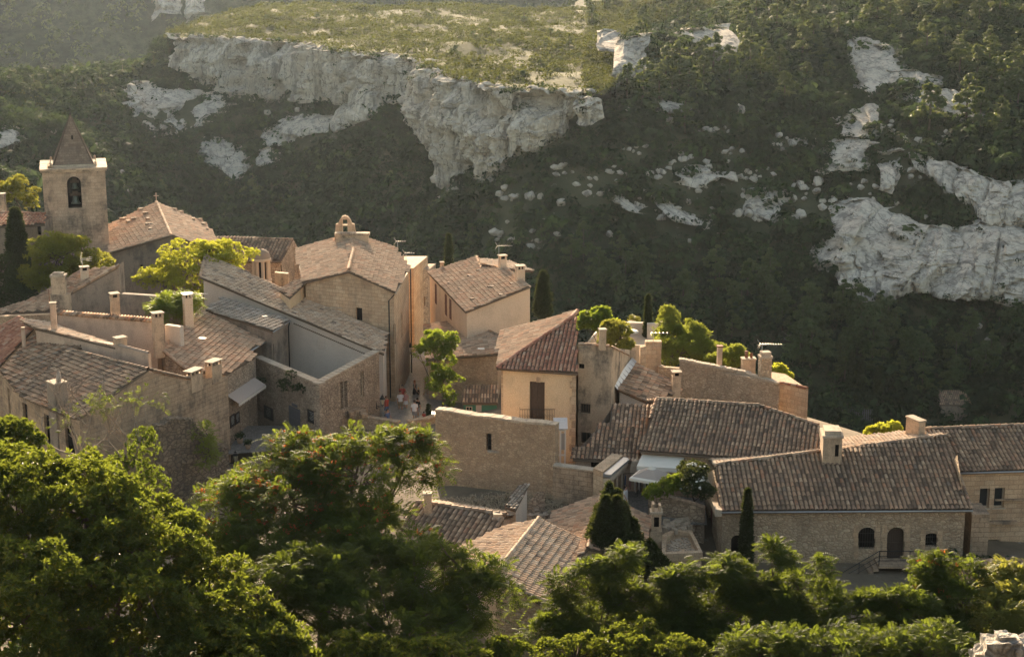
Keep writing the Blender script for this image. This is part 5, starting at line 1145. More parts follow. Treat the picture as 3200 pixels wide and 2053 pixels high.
def hit(px, py, lo=150., hi=640., step=1.5):
    """terrain points sighted at the given picture positions (vectorised march)"""
    px, py = np.atleast_1d(np.asarray(px, float)), np.atleast_1d(np.asarray(py, float)); ds = np.arange(lo, hi, step)
    u, v = (px-1600)/FPX, (1026.5-py)/FPX; ry = CT+v*ST; rx = u/ry; rz = (-ST+v*CT)/ry
    X = rx[:, None]*ds; Y = np.broadcast_to(ds, X.shape); Z = CAMZ+rz[:, None]*ds; below = Z < H(X, Y)
    k_ = np.where(below.any(1), below.argmax(1), len(ds)-1); i = np.arange(len(px))
    d = ds[k_]; x, y = rx*d, d; return np.stack([x, y, H(x, y)], -1), below.any(1)
# --- ground material
k = NT('hillside_soil'); co = k.n('TexCoord').outputs['Object']
f1, f2 = k.noise(co, .09, 6, .65), k.noise(co, .9, 5, .7)
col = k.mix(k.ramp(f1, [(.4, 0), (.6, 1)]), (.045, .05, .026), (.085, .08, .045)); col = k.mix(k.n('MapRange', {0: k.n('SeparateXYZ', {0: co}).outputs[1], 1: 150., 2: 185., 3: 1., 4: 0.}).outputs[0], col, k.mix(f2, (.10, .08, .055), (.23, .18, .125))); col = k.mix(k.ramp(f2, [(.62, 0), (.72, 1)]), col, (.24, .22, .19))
k.bump(f2, .6, .3); M['soil'] = k.fin(col, .95, .1)
k = NT('garrigue_turf'); co = k.n('TexCoord').outputs['Object']
f1, f2 = k.noise(co, .06, 6, .65), k.noise(co, 1.1, 5, .7)
col = k.mix(k.ramp(f1, [(.35, 0), (.65, 1)]), (.05, .055, .022), (.10, .095, .038)); col = k.mix(k.ramp(f2, [(.64, 0), (.74, 1)]), col, (.30, .26, .20)); k.bump(f2, .6, .3); M['turf'] = k.fin(col, .95, .1)
k = NT('far_forest'); co = k.n('TexCoord').outputs['Object']
f1, f2 = k.noise(co, .02, 5, .6), k.noise(co, .16, 5, .75)
col = k.mix(k.ramp(f1, [(.35, 0), (.65, 1)]), (.045, .06, .03), (.10, .11, .055)); col = k.mix(k.ramp(f2, [(.4, 0), (.7, 1)]), (.03, .04, .02), col); k.bump(f2, 1., 4.); M['forest'] = k.fin(col, .95, .1)
k = NT('limestone'); co = k.n('TexCoord').outputs['Object']
f1 = k.noise(co, .11, 6, .65); fs = k.noise(k.map(co, (.5, .5, .07)), 1., 6, .7); fz = k.noise(k.map(co, (.06, .06, .8)), 1., 4, .6); f3 = k.noise(co, 1.6, 5, .7)
col = k.mix(k.ramp(f1, [(.35, 0), (.65, 1)]), (.45, .40, .33), (.62, .545, .45)); col = k.mix(k.math('MULTIPLY', k.ramp(fs, [(.48, 0), (.62, 1)]), .75), col, (.17, .155, .14))
cr = k.n('TexVoronoi', {'Vector': k.map(k.n('VectorMath', {0: co, 1: k.n('VectorMath', {0: k.n('TexNoise', {'Vector': co, 'Scale': .25, 'Detail': 4}).outputs['Color'], 'Scale': 5.}, operation='SCALE').outputs[0]}, operation='ADD').outputs[0], (.34, .34, .065)), 'Scale': 1.}, feature='DISTANCE_TO_EDGE').outputs['Distance']
col = k.mix(k.ramp(cr, [(.0, .75), (.03, 0)]), col, (.10, .09, .08))
col = k.mix(k.math('MULTIPLY', k.ramp(fz, [(.55, 0), (.68, 1)]), .4), col, (.60, .49, .36)); col = k.mix(.5, col, k.ramp(f3, [(.3, .3), (.7, .75)]), 'OVERLAY')
k.bump(k.math('ADD', f3, k.math('ADD', fs, k.math('MULTIPLY', fz, .6))), .9, .5); M['rock'] = k.fin(col, .95, .1)
# terrain sheet (fans out from under the viewpoint)
ys = np.concatenate([np.linspace(6, 150, 110), np.linspace(151.5, 420, 150), np.linspace(424, 660, 50)]); az = np.tan(np.linspace(R(-34), R(34), 300))
Y, A_ = np.meshgrid(ys, az, indexing='ij'); X = A_*Y*np.where(Y < 60, 1+(60-Y)/30, 1); Z = H0(X, Y)
# the sheet must stay below the plateau sheet
ins = inpoly(X, Y, PLPOLY); Z = np.where(ins, np.minimum(Z, HP(X, Y)-1.2), Z)
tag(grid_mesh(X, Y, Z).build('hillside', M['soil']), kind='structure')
tt, uu = np.meshgrid(np.linspace(0, 1, 220), np.linspace(0, 1, 110)**1.25, indexing='ij')
e_, b_ = poly_at(EDGE, tt), poly_at(BACK, tt); X = e_[..., 0]*(1-uu)+b_[..., 0]*uu; Y = e_[..., 1]*(1-uu)+b_[..., 1]*uu; Z = HP(X, Y)
drop = np.clip((uu-.96)/.04, 0, 1); Z = Z-drop*14; drop = np.clip((.02-tt)/.02, 0, 1); Z = Z-drop*5*(uu > .1)
tag(grid_mesh(X, Y, Z).build('plateau', M['turf']), kind='structure')
# far hills
ys = np.linspace(640, 1900, 110); xs = np.linspace(-1000, 1000, 170); Y, X = np.meshgrid(ys, xs, indexing='ij')
Z = -70+.20*(Y-640)+40*fbm(np.stack([X/260, Y/260, 0*X], -1), 5, 21)+60*np.exp(-((X+230)/140)**2)*np.clip((Y-640)/200, 0, 1)+np.clip((X-250)/300, 0, 1)*60
tag(grid_mesh(X, Y, Z).build('far_hills', M['forest']), kind='structure')
# --- cliffs
def cells(u, v, s):
    """joint blocks: random height of the nearest cell, and distance to its border"""
    iu, iv = np.floor(u).astype(np.int64), np.floor(v).astype(np.int64); f1 = np.full(u.shape, 9.); f2 = f1.copy(); r = np.zeros(u.shape)
    for a in (-1, 0, 1):
        for b in (-1, 0, 1):
            x = iu+a+hsh(iu+a, iv+b, 0*iu, s); y = iv+b+hsh(iu+a, iv+b, 0*iu+1, s); d = np.hypot(u-x, v-y); h = hsh(iu+a, iv+b, 0*iu+2, s); n1 = d < f1
            f2 = np.where(n1, f1, np.minimum(f2, d)); r = np.where(n1, h, r); f1 = np.where(n1, d, f1)
    return r, f2-f1
CLIFFV = []
def cliff(name, top, bot, bulge=1.2, seed=0, res=.42, back=2.5, amp=1., strata=.5, mat='rock', sinkv=0.):
    """rock face between a top line and a foot line (world points), broken by joints and ledges"""
    top, bot = np.array([tuple(q) for q in top]), np.array([tuple(q) for q in bot]); L = np.hypot(*np.diff(top[:, :2], axis=0).T).sum()
    hmax = np.linalg.norm(top-bot, axis=1).max() if len(top) == len(bot) else 15
    nu, nv = max(12, int(L/res)), max(10, int((hmax+back)/res)); u = np.linspace(0, 1, nu); t_, b2 = poly_at(top, u), poly_at(bot, u)
    tg = np.gradient(t_[:, :2], axis=0); tg /= np.linalg.norm(tg, axis=1)[:, None]+1e-9; nr = np.stack([tg[:, 1], -tg[:, 0]], -1)
    if nr[:, 1].mean() > 0: nr = -nr
    s = u*L; v = np.linspace(-back/(hmax+back), 1, nv); S, Vv = np.meshgrid(s, v, indexing='ij')
    vv = np.clip(Vv, 0, 1); over = np.clip(-Vv, 0, 1)*(hmax+back)
    Pz = t_[:, None, 2]*(1-vv)+b2[:, None, 2]*vv; Px = t_[:, None, 0]*(1-vv)+b2[:, None, 0]*vv; Py = t_[:, None, 1]*(1-vv)+b2[:, None, 1]*vv
    q = np.stack([S/5, Pz/9, 0*S+seed], -1)
    col = fbm(np.stack([S/3.2+.5*fbm(q, 2, seed), Pz/26, 0*S+seed*3.1], -1), 4, seed+1)          # vertical joints
    joint = -np.clip(.13-np.abs(fbm(np.stack([S/6.5, Pz/30, 0*S+seed], -1), 3, seed+5)), 0, 1)*13
    led = (np.round(fbm(np.stack([S/14, Pz/2.2, 0*S+seed], -1), 2, seed+2)*2.5)/2.5)*strata*1.6
    big = fbm(np.stack([S/13, Pz/11, 0*S+seed], -1), 3, seed+3)*1.7
    cave = -np.clip(fbm(np.stack([S/9, Pz/5, 0*S+seed*1.7], -1), 2, seed+8)-.28, 0, 1)*6
    blk = np.round(fbm(np.stack([S/3.6+.8*fbm(q, 2, seed+4), Pz/8+.5*col, 0*S+seed*.9], -1), 3, seed+12)*3.2)/3.2
    blk2 = np.round(fbm(np.stack([S/1.6, Pz/2.4+.4*col, 0*S+seed*.7], -1), 2, seed+13)*3)/3
    fine = fbm(np.stack([S/.9, Pz/1.2, 0*S+seed], -1), 2, seed+14)
    wu, wv = S/3.4+.35*fbm(q*2, 2, seed+40), Pz/5.5+.3*fbm(q*2, 2, seed+41); cr_, ce = cells(wu, wv, seed+42); cr2, ce2 = cells(wu*2.3, wv*2.6, seed+43)
    block = (cr_-.5)*2.3-np.clip(.10-ce, 0, 1)*7+(cr2-.5)*.75-np.clip(.08-ce2, 0, 1)*3
    edge = np.minimum(u, 1-u)[:, None]*L+1.6*fbm(np.stack([S/3, Pz/2.2, 0*S+seed], -1), 2, seed+30); ev = np.minimum(vv+.0, 1-vv)*hmax+1.3*fbm(np.stack([S/2.6, Pz/3, 0*S+seed], -1), 2, seed+31); d = amp*1.25*(block+col*.5+joint*1.2+led*.9+big+cave*1.2+blk*.9+fine*.10)+bulge*np.sin(np.pi*vv)-2.6*np.exp(-np.clip(edge, -1, 9)/1.3)-sinkv*np.exp(-np.clip(ev, -1, 9)/.7)
    d = np.where(Vv < 0, amp*(col*.9+big)*np.exp(-over/1.5), d)
    Xo = Px+nr[:, None, 0]*d-nr[:, None, 0]*over; Yo = Py+nr[:, None, 1]*d-nr[:, None, 1]*over
    Zo = Pz+np.where(Vv < 0, .5*fbm(np.stack([S/2, over, 0*S+seed], -1), 3, seed+6)-.35*over*(over > back*.5), 0)+(amp*.5*fbm(np.stack([S/2.5, Pz/2, 0*S+seed], -1), 3, seed+7))*(1-vv)
    rr_ = np.random.default_rng(seed); sel = rr_.random(Xo.shape) < np.where(Vv < .03, .05, np.where(Vv > .95, .10, .0035))*(fbm(np.stack([S/5, Pz/5, 0*S+seed], -1), 2, seed+20) > -.05); CLIFFV.append(np.stack([Xo, Yo, Zo], -1)[sel])
    mb = MB(); a, b = Xo.shape; ix = np.arange(a*b).reshape(a, b); qd = np.stack([ix[:-1, :-1], ix[:-1, 1:], ix[1:, 1:], ix[1:, :-1]], -1).reshape(-1, 4)
    mb.add(np.stack([Xo, Yo, Zo], -1).reshape(-1, 3), qd, 0, None, False)
    return tag(mb.build(name, M[mat]), kind='structure')
def HT(px, py):
    p, ok = hit([px], [py]); return Vector(p[0])
def foot(pts, ds, sink=1.5): return [P(x, y, d=d)-V(0, 0, sink) for (x, y), d in zip(pts, ds)]
# great cliff: station line with its foot
ft = [(505, 290, 449), (560, 285, 446), (667, 287, 440), (793, 300, 432), (893, 313, 424), (1000, 300, 412), (1070, 305, 402), (1133, 315, 393), (1240, 330, 380), (1290, 420, 370), (1330, 500, 352), (1385, 590, 334), (1440, 600, 328), (1500, 575, 322), (1560, 535, 318), (1640, 495, 313), (1690, 455, 313), (1740, 410, 313), (1790, 405, 312)]
tp = [P(x, y, 6.2) for x, y in EDGE_PX[:-1]]
cliff('cliff_face', tp, [P(x, y, d=d)-V(0, 0, 1.5) for x, y, d in ft], 1.0, 3, .40)
tp = [P(x, y, d=d) for x, y, d in ((1795, 300, 312), (1840, 293, 311), (1880, 310, 311))]; bt = [P(x, y, d=d) for x, y, d in ((1790, 390, 309), (1840, 395, 308), (1890, 372, 309))]
cliff('cliff_face', tp, bt, 1.5, 17, .35)
# lower outcrop at the left
# pillars and faces on the right hand hill
CRAGPX = []
def crag(tops, bots, seed, bulge=1.2, res=.38, amp=.8):
    ds = [q[2] for q in list(tops)+list(bots)]; CRAGPX.append(([(x, y) for x, y, _ in tops]+[(x, y) for x, y, _ in bots[::-1]], min(ds)-8, max(ds)+12))
    T = [P(x, y, d=d) for x, y, d in tops]; Bt = [P(x, y, d=d) for x, y, d in bots]
    def lift(q, k_):                                # rock stands clear of the soil
        for _ in range(12):
            if q.z > float(H(q.x, q.y))+k_: break
            r = (q-V(0, 0, CAMZ)); q = V(0, 0, CAMZ)+r*(1-.9/r.length)
        return q
    T = [lift(q, 1.2) for q in T]; Bt = [lift(q, .1) for q in Bt]
    return cliff('cliff_face', T, Bt, bulge+1.0, seed, res, 2.2, amp, sinkv=.7)
crag(((1868, 98, 372), (1895, 102, 372), (1930, 120, 366), (1938, 108, 366)), ((1872, 165, 360), (1900, 168, 356), (1925, 160, 356), (1936, 165, 356)), 31)
crag(((1930, 128, 352), (1960, 115, 352), (1990, 112, 354), (2040, 108, 356)), ((1900, 290, 336), (1940, 300, 334), (1985, 270, 338), (1995, 230, 342)), 33, 1.6)
crag(((2120, 95, 372), (2200, 92, 376), (2270, 95, 380), (2300, 80, 384)), ((2190, 135, 364), (2240, 205, 356), (2270, 200, 358), (2296, 150, 366)), 35, 1.2)
crag(((2640, 112, 384), (2690, 120, 382), (2740, 150, 376), (2800, 185, 370)), ((2655, 245, 366), (2690, 315, 354), (2740, 310, 352), (2800, 240, 362)), 37, 1.6, .42)
crag(((2770, 222, 366), (2850, 225, 364), (2950, 245, 360)), ((2790, 290, 354), (2850, 285, 354), (2945, 268, 354)), 39, 1.)
crag(((2850, 310, 350), (2900, 278, 352), (2980, 285, 350), (3020, 300, 350), (3072, 320, 348)), ((2870, 340, 342), (2920, 380, 336), (2990, 378, 336), (3040, 385, 334), (3076, 375, 336)), 41, .8)
crag(((2665, 370, 338), (2690, 340, 340), (2720, 332, 340), (2745, 338, 340)), ((2645, 425, 326), (2680, 430, 324), (2710, 430, 324), (2735, 415, 328)), 43, 1.2)
crag(((2622, 450, 326), (2650, 430, 327), (2690, 440, 326), (2706, 450, 325)), ((2608, 545, 312), (2640, 560, 310), (2680, 530, 313), (2700, 500, 317)), 45, 1.2)
# lower outcrop at the left
crag(((385, 290, 428), (430, 258, 432), (500, 290, 436), (580, 280, 438), (660, 288, 438), (690, 330, 434)), ((395, 335, 424), (430, 400, 418), (490, 428, 415), (560, 430, 414), (640, 380, 420), (694, 350, 428)), 5, 1.8, .4, 1.)
# big rounded cliff lower right
crag(((2640, 627, 305), (2700, 615, 307), (2760, 640, 305), (2860, 700, 301), (2980, 720, 300), (3060, 690, 302), (3180, 700, 301), (3330, 690, 300), (3500, 680, 300)), ((2555, 830, 288), (2630, 890, 283), (2710, 955, 279), (2860, 930, 281), (2980, 930, 281), (3060, 940, 280), (3200, 965, 278), (3340, 975, 277), (3520, 970, 277)), 47, 4., .42, 1.1)
crag(((2745, 480, 322), (2780, 478, 322), (2830, 470, 323)), ((2750, 600, 306), (2790, 610, 305), (2815, 590, 307)), 49, 1.6)
crag(((2840, 482, 322), (2960, 510, 320), (3040, 540, 318), (3120, 565, 314), (3210, 556, 314), (3400, 545, 314), (3560, 540, 314)), ((2880, 545, 312), (2960, 600, 308), (3010, 650, 303), (3090, 720, 298), (3200, 730, 297), (3400, 730, 297), (3560, 730, 297)), 51, 1.6, .45)
crag(((2770, 700, 296), (2860, 735, 293), (2890, 760, 292)), ((2760, 730, 293), (2840, 760, 291), (2886, 790, 289)), 53, .8)
# smooth slabs on the slope
def slab(pts, seed):
    p, ok = hit([a for a, _ in pts[0]], [b for _, b in pts[0]]); q, ok = hit([a for a, _ in pts[1]], [b for _, b in pts[1]])
    cliff('rock_slab', p+np.array([0, 0, 1.1]), q+np.array([0, -.8, 1.2]), 1.1, seed, .40, 1.5, .38, .25, sinkv=1.)
slab((((640, 460), (680, 452), (730, 470), (765, 480)), ((620, 500), (680, 560), (730, 590), (766, 560))), 61)
slab((((800, 490), (840, 492), (860, 500)), ((800, 540), (830, 545), (850, 530))), 62)
slab((((835, 440), (890, 390), (960, 380), (1040, 385), (1160, 330)), ((820, 475), (880, 485), (960, 440), (1040, 440), (1165, 390))), 63)
slab((((0, 425), (40, 415), (70, 435)), ((0, 490), (40, 480), (72, 455))), 64)
slab((((1880, 625), (1930, 640), (1990, 680)), ((1885, 640), (1940, 680), (1992, 700))), 65)
slab((((2000, 620), (2080, 660), (2140, 700), (2180, 720)), ((2060, 680), (2120, 730), (2180, 745), (2240, 775))), 66)
slab((((2330, 640), (2380, 625), (2400, 650)), ((2325, 690), (2365, 735), (2395, 715))), 67)
slab((((2120, 570), (2180, 545), (2250, 560), (2300, 580)), ((2130, 600), (2190, 610), (2250, 590), (2310, 600))), 68)
slab((((2480, 1080), (2530, 1085), (2570, 1120)), ((2490, 1100), (2530, 1130), (2575, 1150))), 69)
slab((((2050, 330), (2120, 340), (2180, 350)), ((2060, 380), (2120, 385), (2180, 372))), 70)
for sd_, L_ in ((71, ((470, 0), (500, -30), (560, -20))), (72, ((580, 5), (600, -25), (640, -10)))):
    tp = [P(x, y, d=800) for x, y in L_]; bt = [P(x, y+70, d=780) for x, y in L_]; cliff('cliff_face', tp, bt, 4, sd_, 1.2, 4, 2.)
# --- boulders
ROCKS = []
for i in range(8):
    bm_ = bpy.data.meshes.new('boulder'); import bmesh
    b = bmesh.new(); r_ = np.random.default_rng(i+50)
    for q in r_.normal(size=(17, 3)): q = q/np.linalg.norm(q)*r_.uniform(.8, 1.1); b.verts.new(q*np.array([1, .85, .78]))
    bmesh.ops.convex_hull(b, input=b.verts[:]); bmesh.ops.bevel(b, geom=b.edges[:], offset=.06, segments=1, affect='EDGES'); bmesh.ops.triangulate(b, faces=b.faces[:]); bmesh.ops.subdivide_edges(b, edges=b.edges[:], cuts=1)
    co = np.array([tuple(v.co) for v in b.verts]); co *= 1+.09*fbm(co*2.5+i*3, 2, i)[:, None]
    for v, c_ in zip(b.verts, co): v.co = c_
    b.to_mesh(bm_); b.free(); bm_.materials.append(M['rock']); ROCKS.append(bm_)
def boulder(p, s, label, group, squash=1., i=None):
    o = bpy.data.objects.new('boulder', random.choice(ROCKS) if i is None else ROCKS[i]); COL.objects.link(o); o.location = p; o.scale = (s, s*.9, s*squash)
    o.rotation_euler = (random.uniform(-.3, .3), random.uniform(-.3, .3), random.random()*6.3); return tag(o, label, 'boulder', group)
named = [(410, 298, 40), (465, 275, 22), (530, 370, 18), (380, 550, 22), (640, 445, 10), (835, 372, 26), (930, 355, 20), (972, 340, 18), (842, 432, 22), (880, 300, 16), (1395, 800, 18), (1750, 545, 24), (1960, 360, 26), (2050, 345, 18), (2245, 370, 18), (2310, 365, 40), (2412, 470, 28), (2500, 590, 34), (2555, 592, 44), (2480, 640, 30),
         (2500, 690, 40), (2570, 660, 32), (1655, 640, 42), (1755, 650, 34), (1690, 630, 26), (1835, 630, 30), (1905, 745, 30), (2155, 770, 20), (2360, 900, 34), (2530, 1105, 40), (2340, 690, 40), (2150, 650, 26), (2090, 400, 30), (2110, 345, 24), (170, 430, 18), (120, 370, 24), (290, 440, 24), (295, 460, 26), (405, 610, 16), (385, 600, 14), (1060, 560, 12), (2870, 450, 26), (2930, 460, 20), (2830, 450, 22), (2700, 585, 22), (2730, 640, 20), (2800, 650, 24), (2890, 690, 24), (3060, 1030, 24), (3090, 1090, 30), (3050, 1150, 26), (2560, 1000, 18), (200, 545, 20), (80, 560, 18), (1480, 740, 14), (1585, 700, 16), (1610, 760, 14), (1505, 660, 16), (1700, 700, 16)]
px = [q[0] for q in named]; py = [q[1] for q in named]; hp, ok = hit(px, py)
def sz(p): return (p[1]*CT+(CAMZ-p[2])*ST)/FPX
NB = [(p[0], p[1], q[2]*sz(p)*.55) for q, p in zip(named, hp)]
for (x, y, s), p in zip(named, hp): boulder(Vector(p)+V(0, 0, .35*s*sz(p)), s*sz(p)*.58, 'large pale limestone boulder lying among dark scrub on the slope', 'large boulders on the far slope')
cl = [(1560, 760), (1610, 640), (1760, 560), (1840, 600), (1920, 560), (2000, 480), (2060, 560), (2150, 520), (2180, 620), (2260, 560), (2290, 500), (2330, 590), (2380, 560), (2080, 690), (1980, 650), (2200, 700), (2350, 700), (2460, 460), (2520, 620), (2600, 640), (2690, 600), (2790, 420), (2950, 440), (2850, 560), (1690, 770), (2240, 420)]
px, py = [], []
for (x, y) in cl: m = int(rng.integers(5, 9)); px += list(rng.normal(x, 26, m)); py += list(rng.normal(y, 13, m))
px, py = np.array(px), np.array(py)
hp, ok = hit(px, py)
BOUL = []
for p in hp: s = rng.uniform(.35, .9)*rng.uniform(.6, 1.6); BOUL.append((p[0], p[1], s)); boulder(Vector(p)+V(0, 0, .45*s+.3), s, 'small pale limestone boulder half hidden by scrub on the middle slope', 'small boulders on the far slope', .8)
# slabs of rock along the plateau lip
for i in range(52):
    t_ = i/52+rng.uniform(0, .01); q = poly_at(EDGE, np.array([t_]))[0]; s = rng.uniform(.5, 1.3)
    boulder(V(q[0]+rng.uniform(-.5, .8), q[1]+rng.uniform(.2, 2.2), 6.35+.1*s), s, 'flat pale rock on the plateau lip above the great cliff', 'flat rocks along the plateau lip', .42)
# --- street and paved terraces
k = NT('cobbles'); co = k.n('TexCoord').outputs['Object']
ve = k.n('TexVoronoi', {'Vector': co, 'Scale': 5.5}, feature='DISTANCE_TO_EDGE').outputs['Distance']; vc = k.n('SeparateColor', {0: k.n('TexVoronoi', {'Vector': co, 'Scale': 5.5}).outputs['Color']}).outputs[0]
col = k.mix(vc, (.19, .17, .15), (.29, .26, .23)); col = k.mix(k.ramp(ve, [(.02, 1), (.08, 0)]), col, (.09, .08, .07)); k.bump(k.ramp(ve, [(0, 0), (.25, 1)]), 1., .06); M['cobble'] = k.fin(col, .42, .5)
def paving(name, pts, mat='cobble', lift=.08, n=24):
    """sheet draped over the ground inside a four sided sighted outline (px,py,z guess)"""
    a, b, c, d = [P(*q) for q in pts]; U, W_ = np.meshgrid(np.linspace(0, 1, n), np.linspace(0, 1, n), indexing='ij')
    g = [np.array(tuple(q)) for q in (a, b, c, d)]; Q = (g[0]*((1-U)*(1-W_))[..., None]+g[1]*(U*(1-W_))[..., None]+g[2]*(U*W_)[..., None]+g[3]*((1-U)*W_)[..., None])
    return tag(grid_mesh(Q[..., 0], Q[..., 1], np.maximum(Q[..., 2], H0(Q[..., 0], Q[..., 1])+lift)).build(name, M[mat]), kind='structure')
paving('street', ((1185, 1345, .1), (1400, 1330, .1), (1365, 1060, -1.9), (1235, 1060, -1.9)))
paving('terrace_paving', ((700, 1420, .15), (1010, 1395, .15), (1000, 1330, .25), (770, 1330, .25)), 'cobble')
paving('courtyard_paving', ((1900, 1640, 3.3), (2210, 1640, 3.3), (2200, 1530, 3.5), (1930, 1530, 3.5)), 'cobble')
# ================================================================== vegetation
def unit(v): return v/(np.linalg.norm(v, axis=-1, keepdims=True)+1e-9)
def cloud(mb, C, Rad, n, size, mat=0, up=.35, hollow=.55, seed=0, aspect=.6, flat=0.):
    """leaf clumps through the volume of many ellipsoids: C (k,3), Rad (k,3), n leaves each"""
    r_ = np.random.default_rng(seed+100); k_ = len(C); d = unit(r_.normal(size=(k_, n, 3))); d[..., 2] = np.where(d[..., 2] < -.35, -d[..., 2], d[..., 2])
    rad = hollow+(1-hollow)*r_.random((k_, n, 1))**.6; lump = 1+.28*vnoise(d*2.2+np.arange(k_)[:, None, None]*3.7, seed)[..., None]
    c = C[:, None]+d*rad*Rad[:, None]*lump; nrm = unit(d*1.25+r_.normal(size=d.shape)*.5+np.array([0, 0, up]))
    t = unit(np.cross(nrm, r_.normal(size=d.shape))); b = np.cross(nrm, t)
    s = (np.asarray(size).reshape(-1, 1, 1) if hasattr(size, '__len__') else size)*(.6+.8*r_.random((k_, n, 1)))
    q = np.stack([c-t*s, c+b*s*aspect+nrm*s*.15, c+t*s, c-b*s*aspect+nrm*s*.15], 2)
    N = k_*n; tone = np.broadcast_to(r_.random((k_, 1, 1, 1)), (k_, n, 4, 2)).reshape(N, 4, 2); mb.add(q.reshape(-1, 3), np.arange(N*4).reshape(N, 4), mat, tone); return mb
def rosettes(mb, C, nrm, n, L, W, mat=0, seed=0, spread=.75):
    r_ = np.random.default_rng(seed+7); k_ = len(C); nrm = unit(nrm); t = unit(np.cross(nrm, r_.normal(size=nrm.shape))); b = np.cross(nrm, t)
    a = 2*np.pi*np.arange(n)/n+r_.random((k_, 1))*6+r_.normal(0, .25, (k_, n)); out = t[:, None]*np.cos(a)[..., None]+b[:, None]*np.sin(a)[..., None]
    ln = L*(.6+.6*r_.random((k_, n, 1))); d = unit(out*spread+nrm[:, None]*(.25+.8*r_.random((k_, n, 1)))); sd_ = unit(np.cross(d, nrm[:, None]+.3*r_.normal(size=d.shape))); up = np.cross(sd_, d)
    c = C[:, None]+r_.normal(0, L*.12, (k_, n, 3)); w_ = W*ln/L
    q = np.stack([c, c+d*ln*.55+sd_*w_+up*w_*.35, c+d*ln-up*w_*.5, c+d*ln*.55-sd_*w_+up*w_*.35], 2); N = k_*n
    mb.add(q.reshape(-1, 3), np.arange(N*4).reshape(N, 4), mat); return mb
def fronds(mb, C, D, L, npair, lw, mat=0, seed=0, droop=.5):
    """pinnate leaves: an arching axis with pairs of leaflets"""
    r_ = np.random.default_rng(seed+9); k_ = len(C); D = unit(D); L = L*(.65+.7*r_.random((k_, 1, 1))); s = (np.arange(npair)+.8)/npair
    ax = C[:, None]+D[:, None]*L*s[None, :, None]; ax[..., 2] -= (droop*L*(s**2)[None, :, None])[..., 0]
    tg = D[:, None]*np.ones((1, npair, 1)); tg = tg.copy(); tg[..., 2] -= droop*2*s[None]; tg = unit(tg)
    sd_ = unit(np.cross(tg, np.array([0, 0, 1.])+.35*r_.normal(size=(k_, 1, 3)))); up = np.cross(sd_, tg); ll = lw*(1.15-.5*np.abs(s-.4))[None, :, None]*(L/np.mean(L))
    Q = []
    for sg in (-1, 1):
        d = unit(sd_*sg+tg*.35-up*(.05+.25*r_.random((k_, npair, 1)))); w_ = tg*ll*.19
        Q.append(np.stack([ax, ax+d*ll*.5+w_, ax+d*ll-up*ll*.12, ax+d*ll*.5-w_], 2))
    q = np.concatenate(Q, 1); N = k_*npair*2; mb.add(q.reshape(-1, 3), np.arange(N*4).reshape(N, 4), mat); return mb
def blob_pts(blobs, dens, seed=0, inner=.62):
    """sites near the surface of overlapping ellipsoids (centre, radii); sites buried in a neighbour are dropped"""
    r_ = np.random.default_rng(seed); C, Nn = [], []
    for i, (c, rd) in enumerate(blobs):
        c, rd = np.array(c), np.array(rd); n = int(dens*(rd[0]*rd[1]+rd[0]*rd[2]+rd[1]*rd[2])*4); d = unit(r_.normal(size=(n, 3))); d[:, 2] = np.where(d[:, 2] < -.5, -d[:, 2], d[:, 2])
        f = inner+(1-inner)*r_.random((n, 1))**.5; f = f*(1+.22*vnoise(d*2.6+i*5.1, i)[:, None]+.1*vnoise(d*7+i, i+4)[:, None]); p = c+d*rd*f; keep = np.ones(n, bool)
        for j, (c2, r2) in enumerate(blobs):
            if j != i: keep &= (((p-np.array(c2))/np.array(r2))**2).sum(1) > .55
        C.append(p[keep]); Nn.append(unit(d/rd)[keep])
    return np.concatenate(C), np.concatenate(Nn)
def B(px, py, d, rx, ry=None, rd=None):
    c = P(px, py, d=d); s = (c.y*CT+(CAMZ-c.z)*ST)/FPX; ry = rx if ry is None else ry; rd = (rx+ry)/2 if rd is None else rd
    return (tuple(c), (rx*s, rd*s, ry*s))
def trunk_obj(t, base, tips, r=.22, mat='bark', name='trunk', seed=0):
    rr = random.Random(seed); mb = MB(); base = Vector(base); tips = [Vector(q) for q in tips]; cen = sum(tips, Vector())/len(tips); fork = base.lerp(cen, .42)
    mid = base.lerp(fork, .5)+V(rr.uniform(-.2, .2), rr.uniform(-.2, .2), 0); mb.tube([base, mid, fork], [r, r*.8, r*.62], 8)
    for q in tips:
        m1 = fork.lerp(q, .5)+V(rr.uniform(-.4, .4), rr.uniform(-.4, .4), rr.uniform(.0, .4)); mb.tube([fork, m1, q], [r*.5, r*.3, r*.08], 6)
        for j in range(3):
            e = q+V(rr.uniform(-1, 1), rr.uniform(-1, 1), rr.uniform(-.2, .8)); mb.tube([m1.lerp(q, .35+.2*j), e], [r*.16, r*.04], 4)
    return mb.build(name, M[mat], t)
M['leaf_fig'] = leafmat('fig_leaf', (.020, .032, .007), (.050, .076, .014), (.32, .38, .038), .34, .35, .5, (.20, .16, .02))
M['leaf_ail'] = leafmat('pinnate_leaf', (.017, .031, .008), (.044, .070, .014), (.31, .39, .04), .34, .6, .10)
M['leaf_yel'] = leafmat('yellow_green_leaf', (.15, .17, .022), (.26, .28, .045), (.62, .62, .06), .5, .5, .3, None, .2)
M['leaf_oliv'] = leafmat('olive_leaf', (.09, .105, .022), (.155, .165, .034), (.46, .45, .065), .42, .5, .3)
M['leaf_pepper'] = leafmat('bright_leaf', (.040, .070, .012), (.080, .12, .018), (.42, .52, .05), .42, .45, .3)
M['leaf_cyp'] = leafmat('cypress_leaf', (.018, .030, .012), (.040, .058, .018), (.16, .18, .04), .22, .6, .2)
M['leaf_pine'] = leafmat('pine_needle', (.034, .056, .024), (.080, .105, .040), (.26, .31, .06), .28, .6, .2)
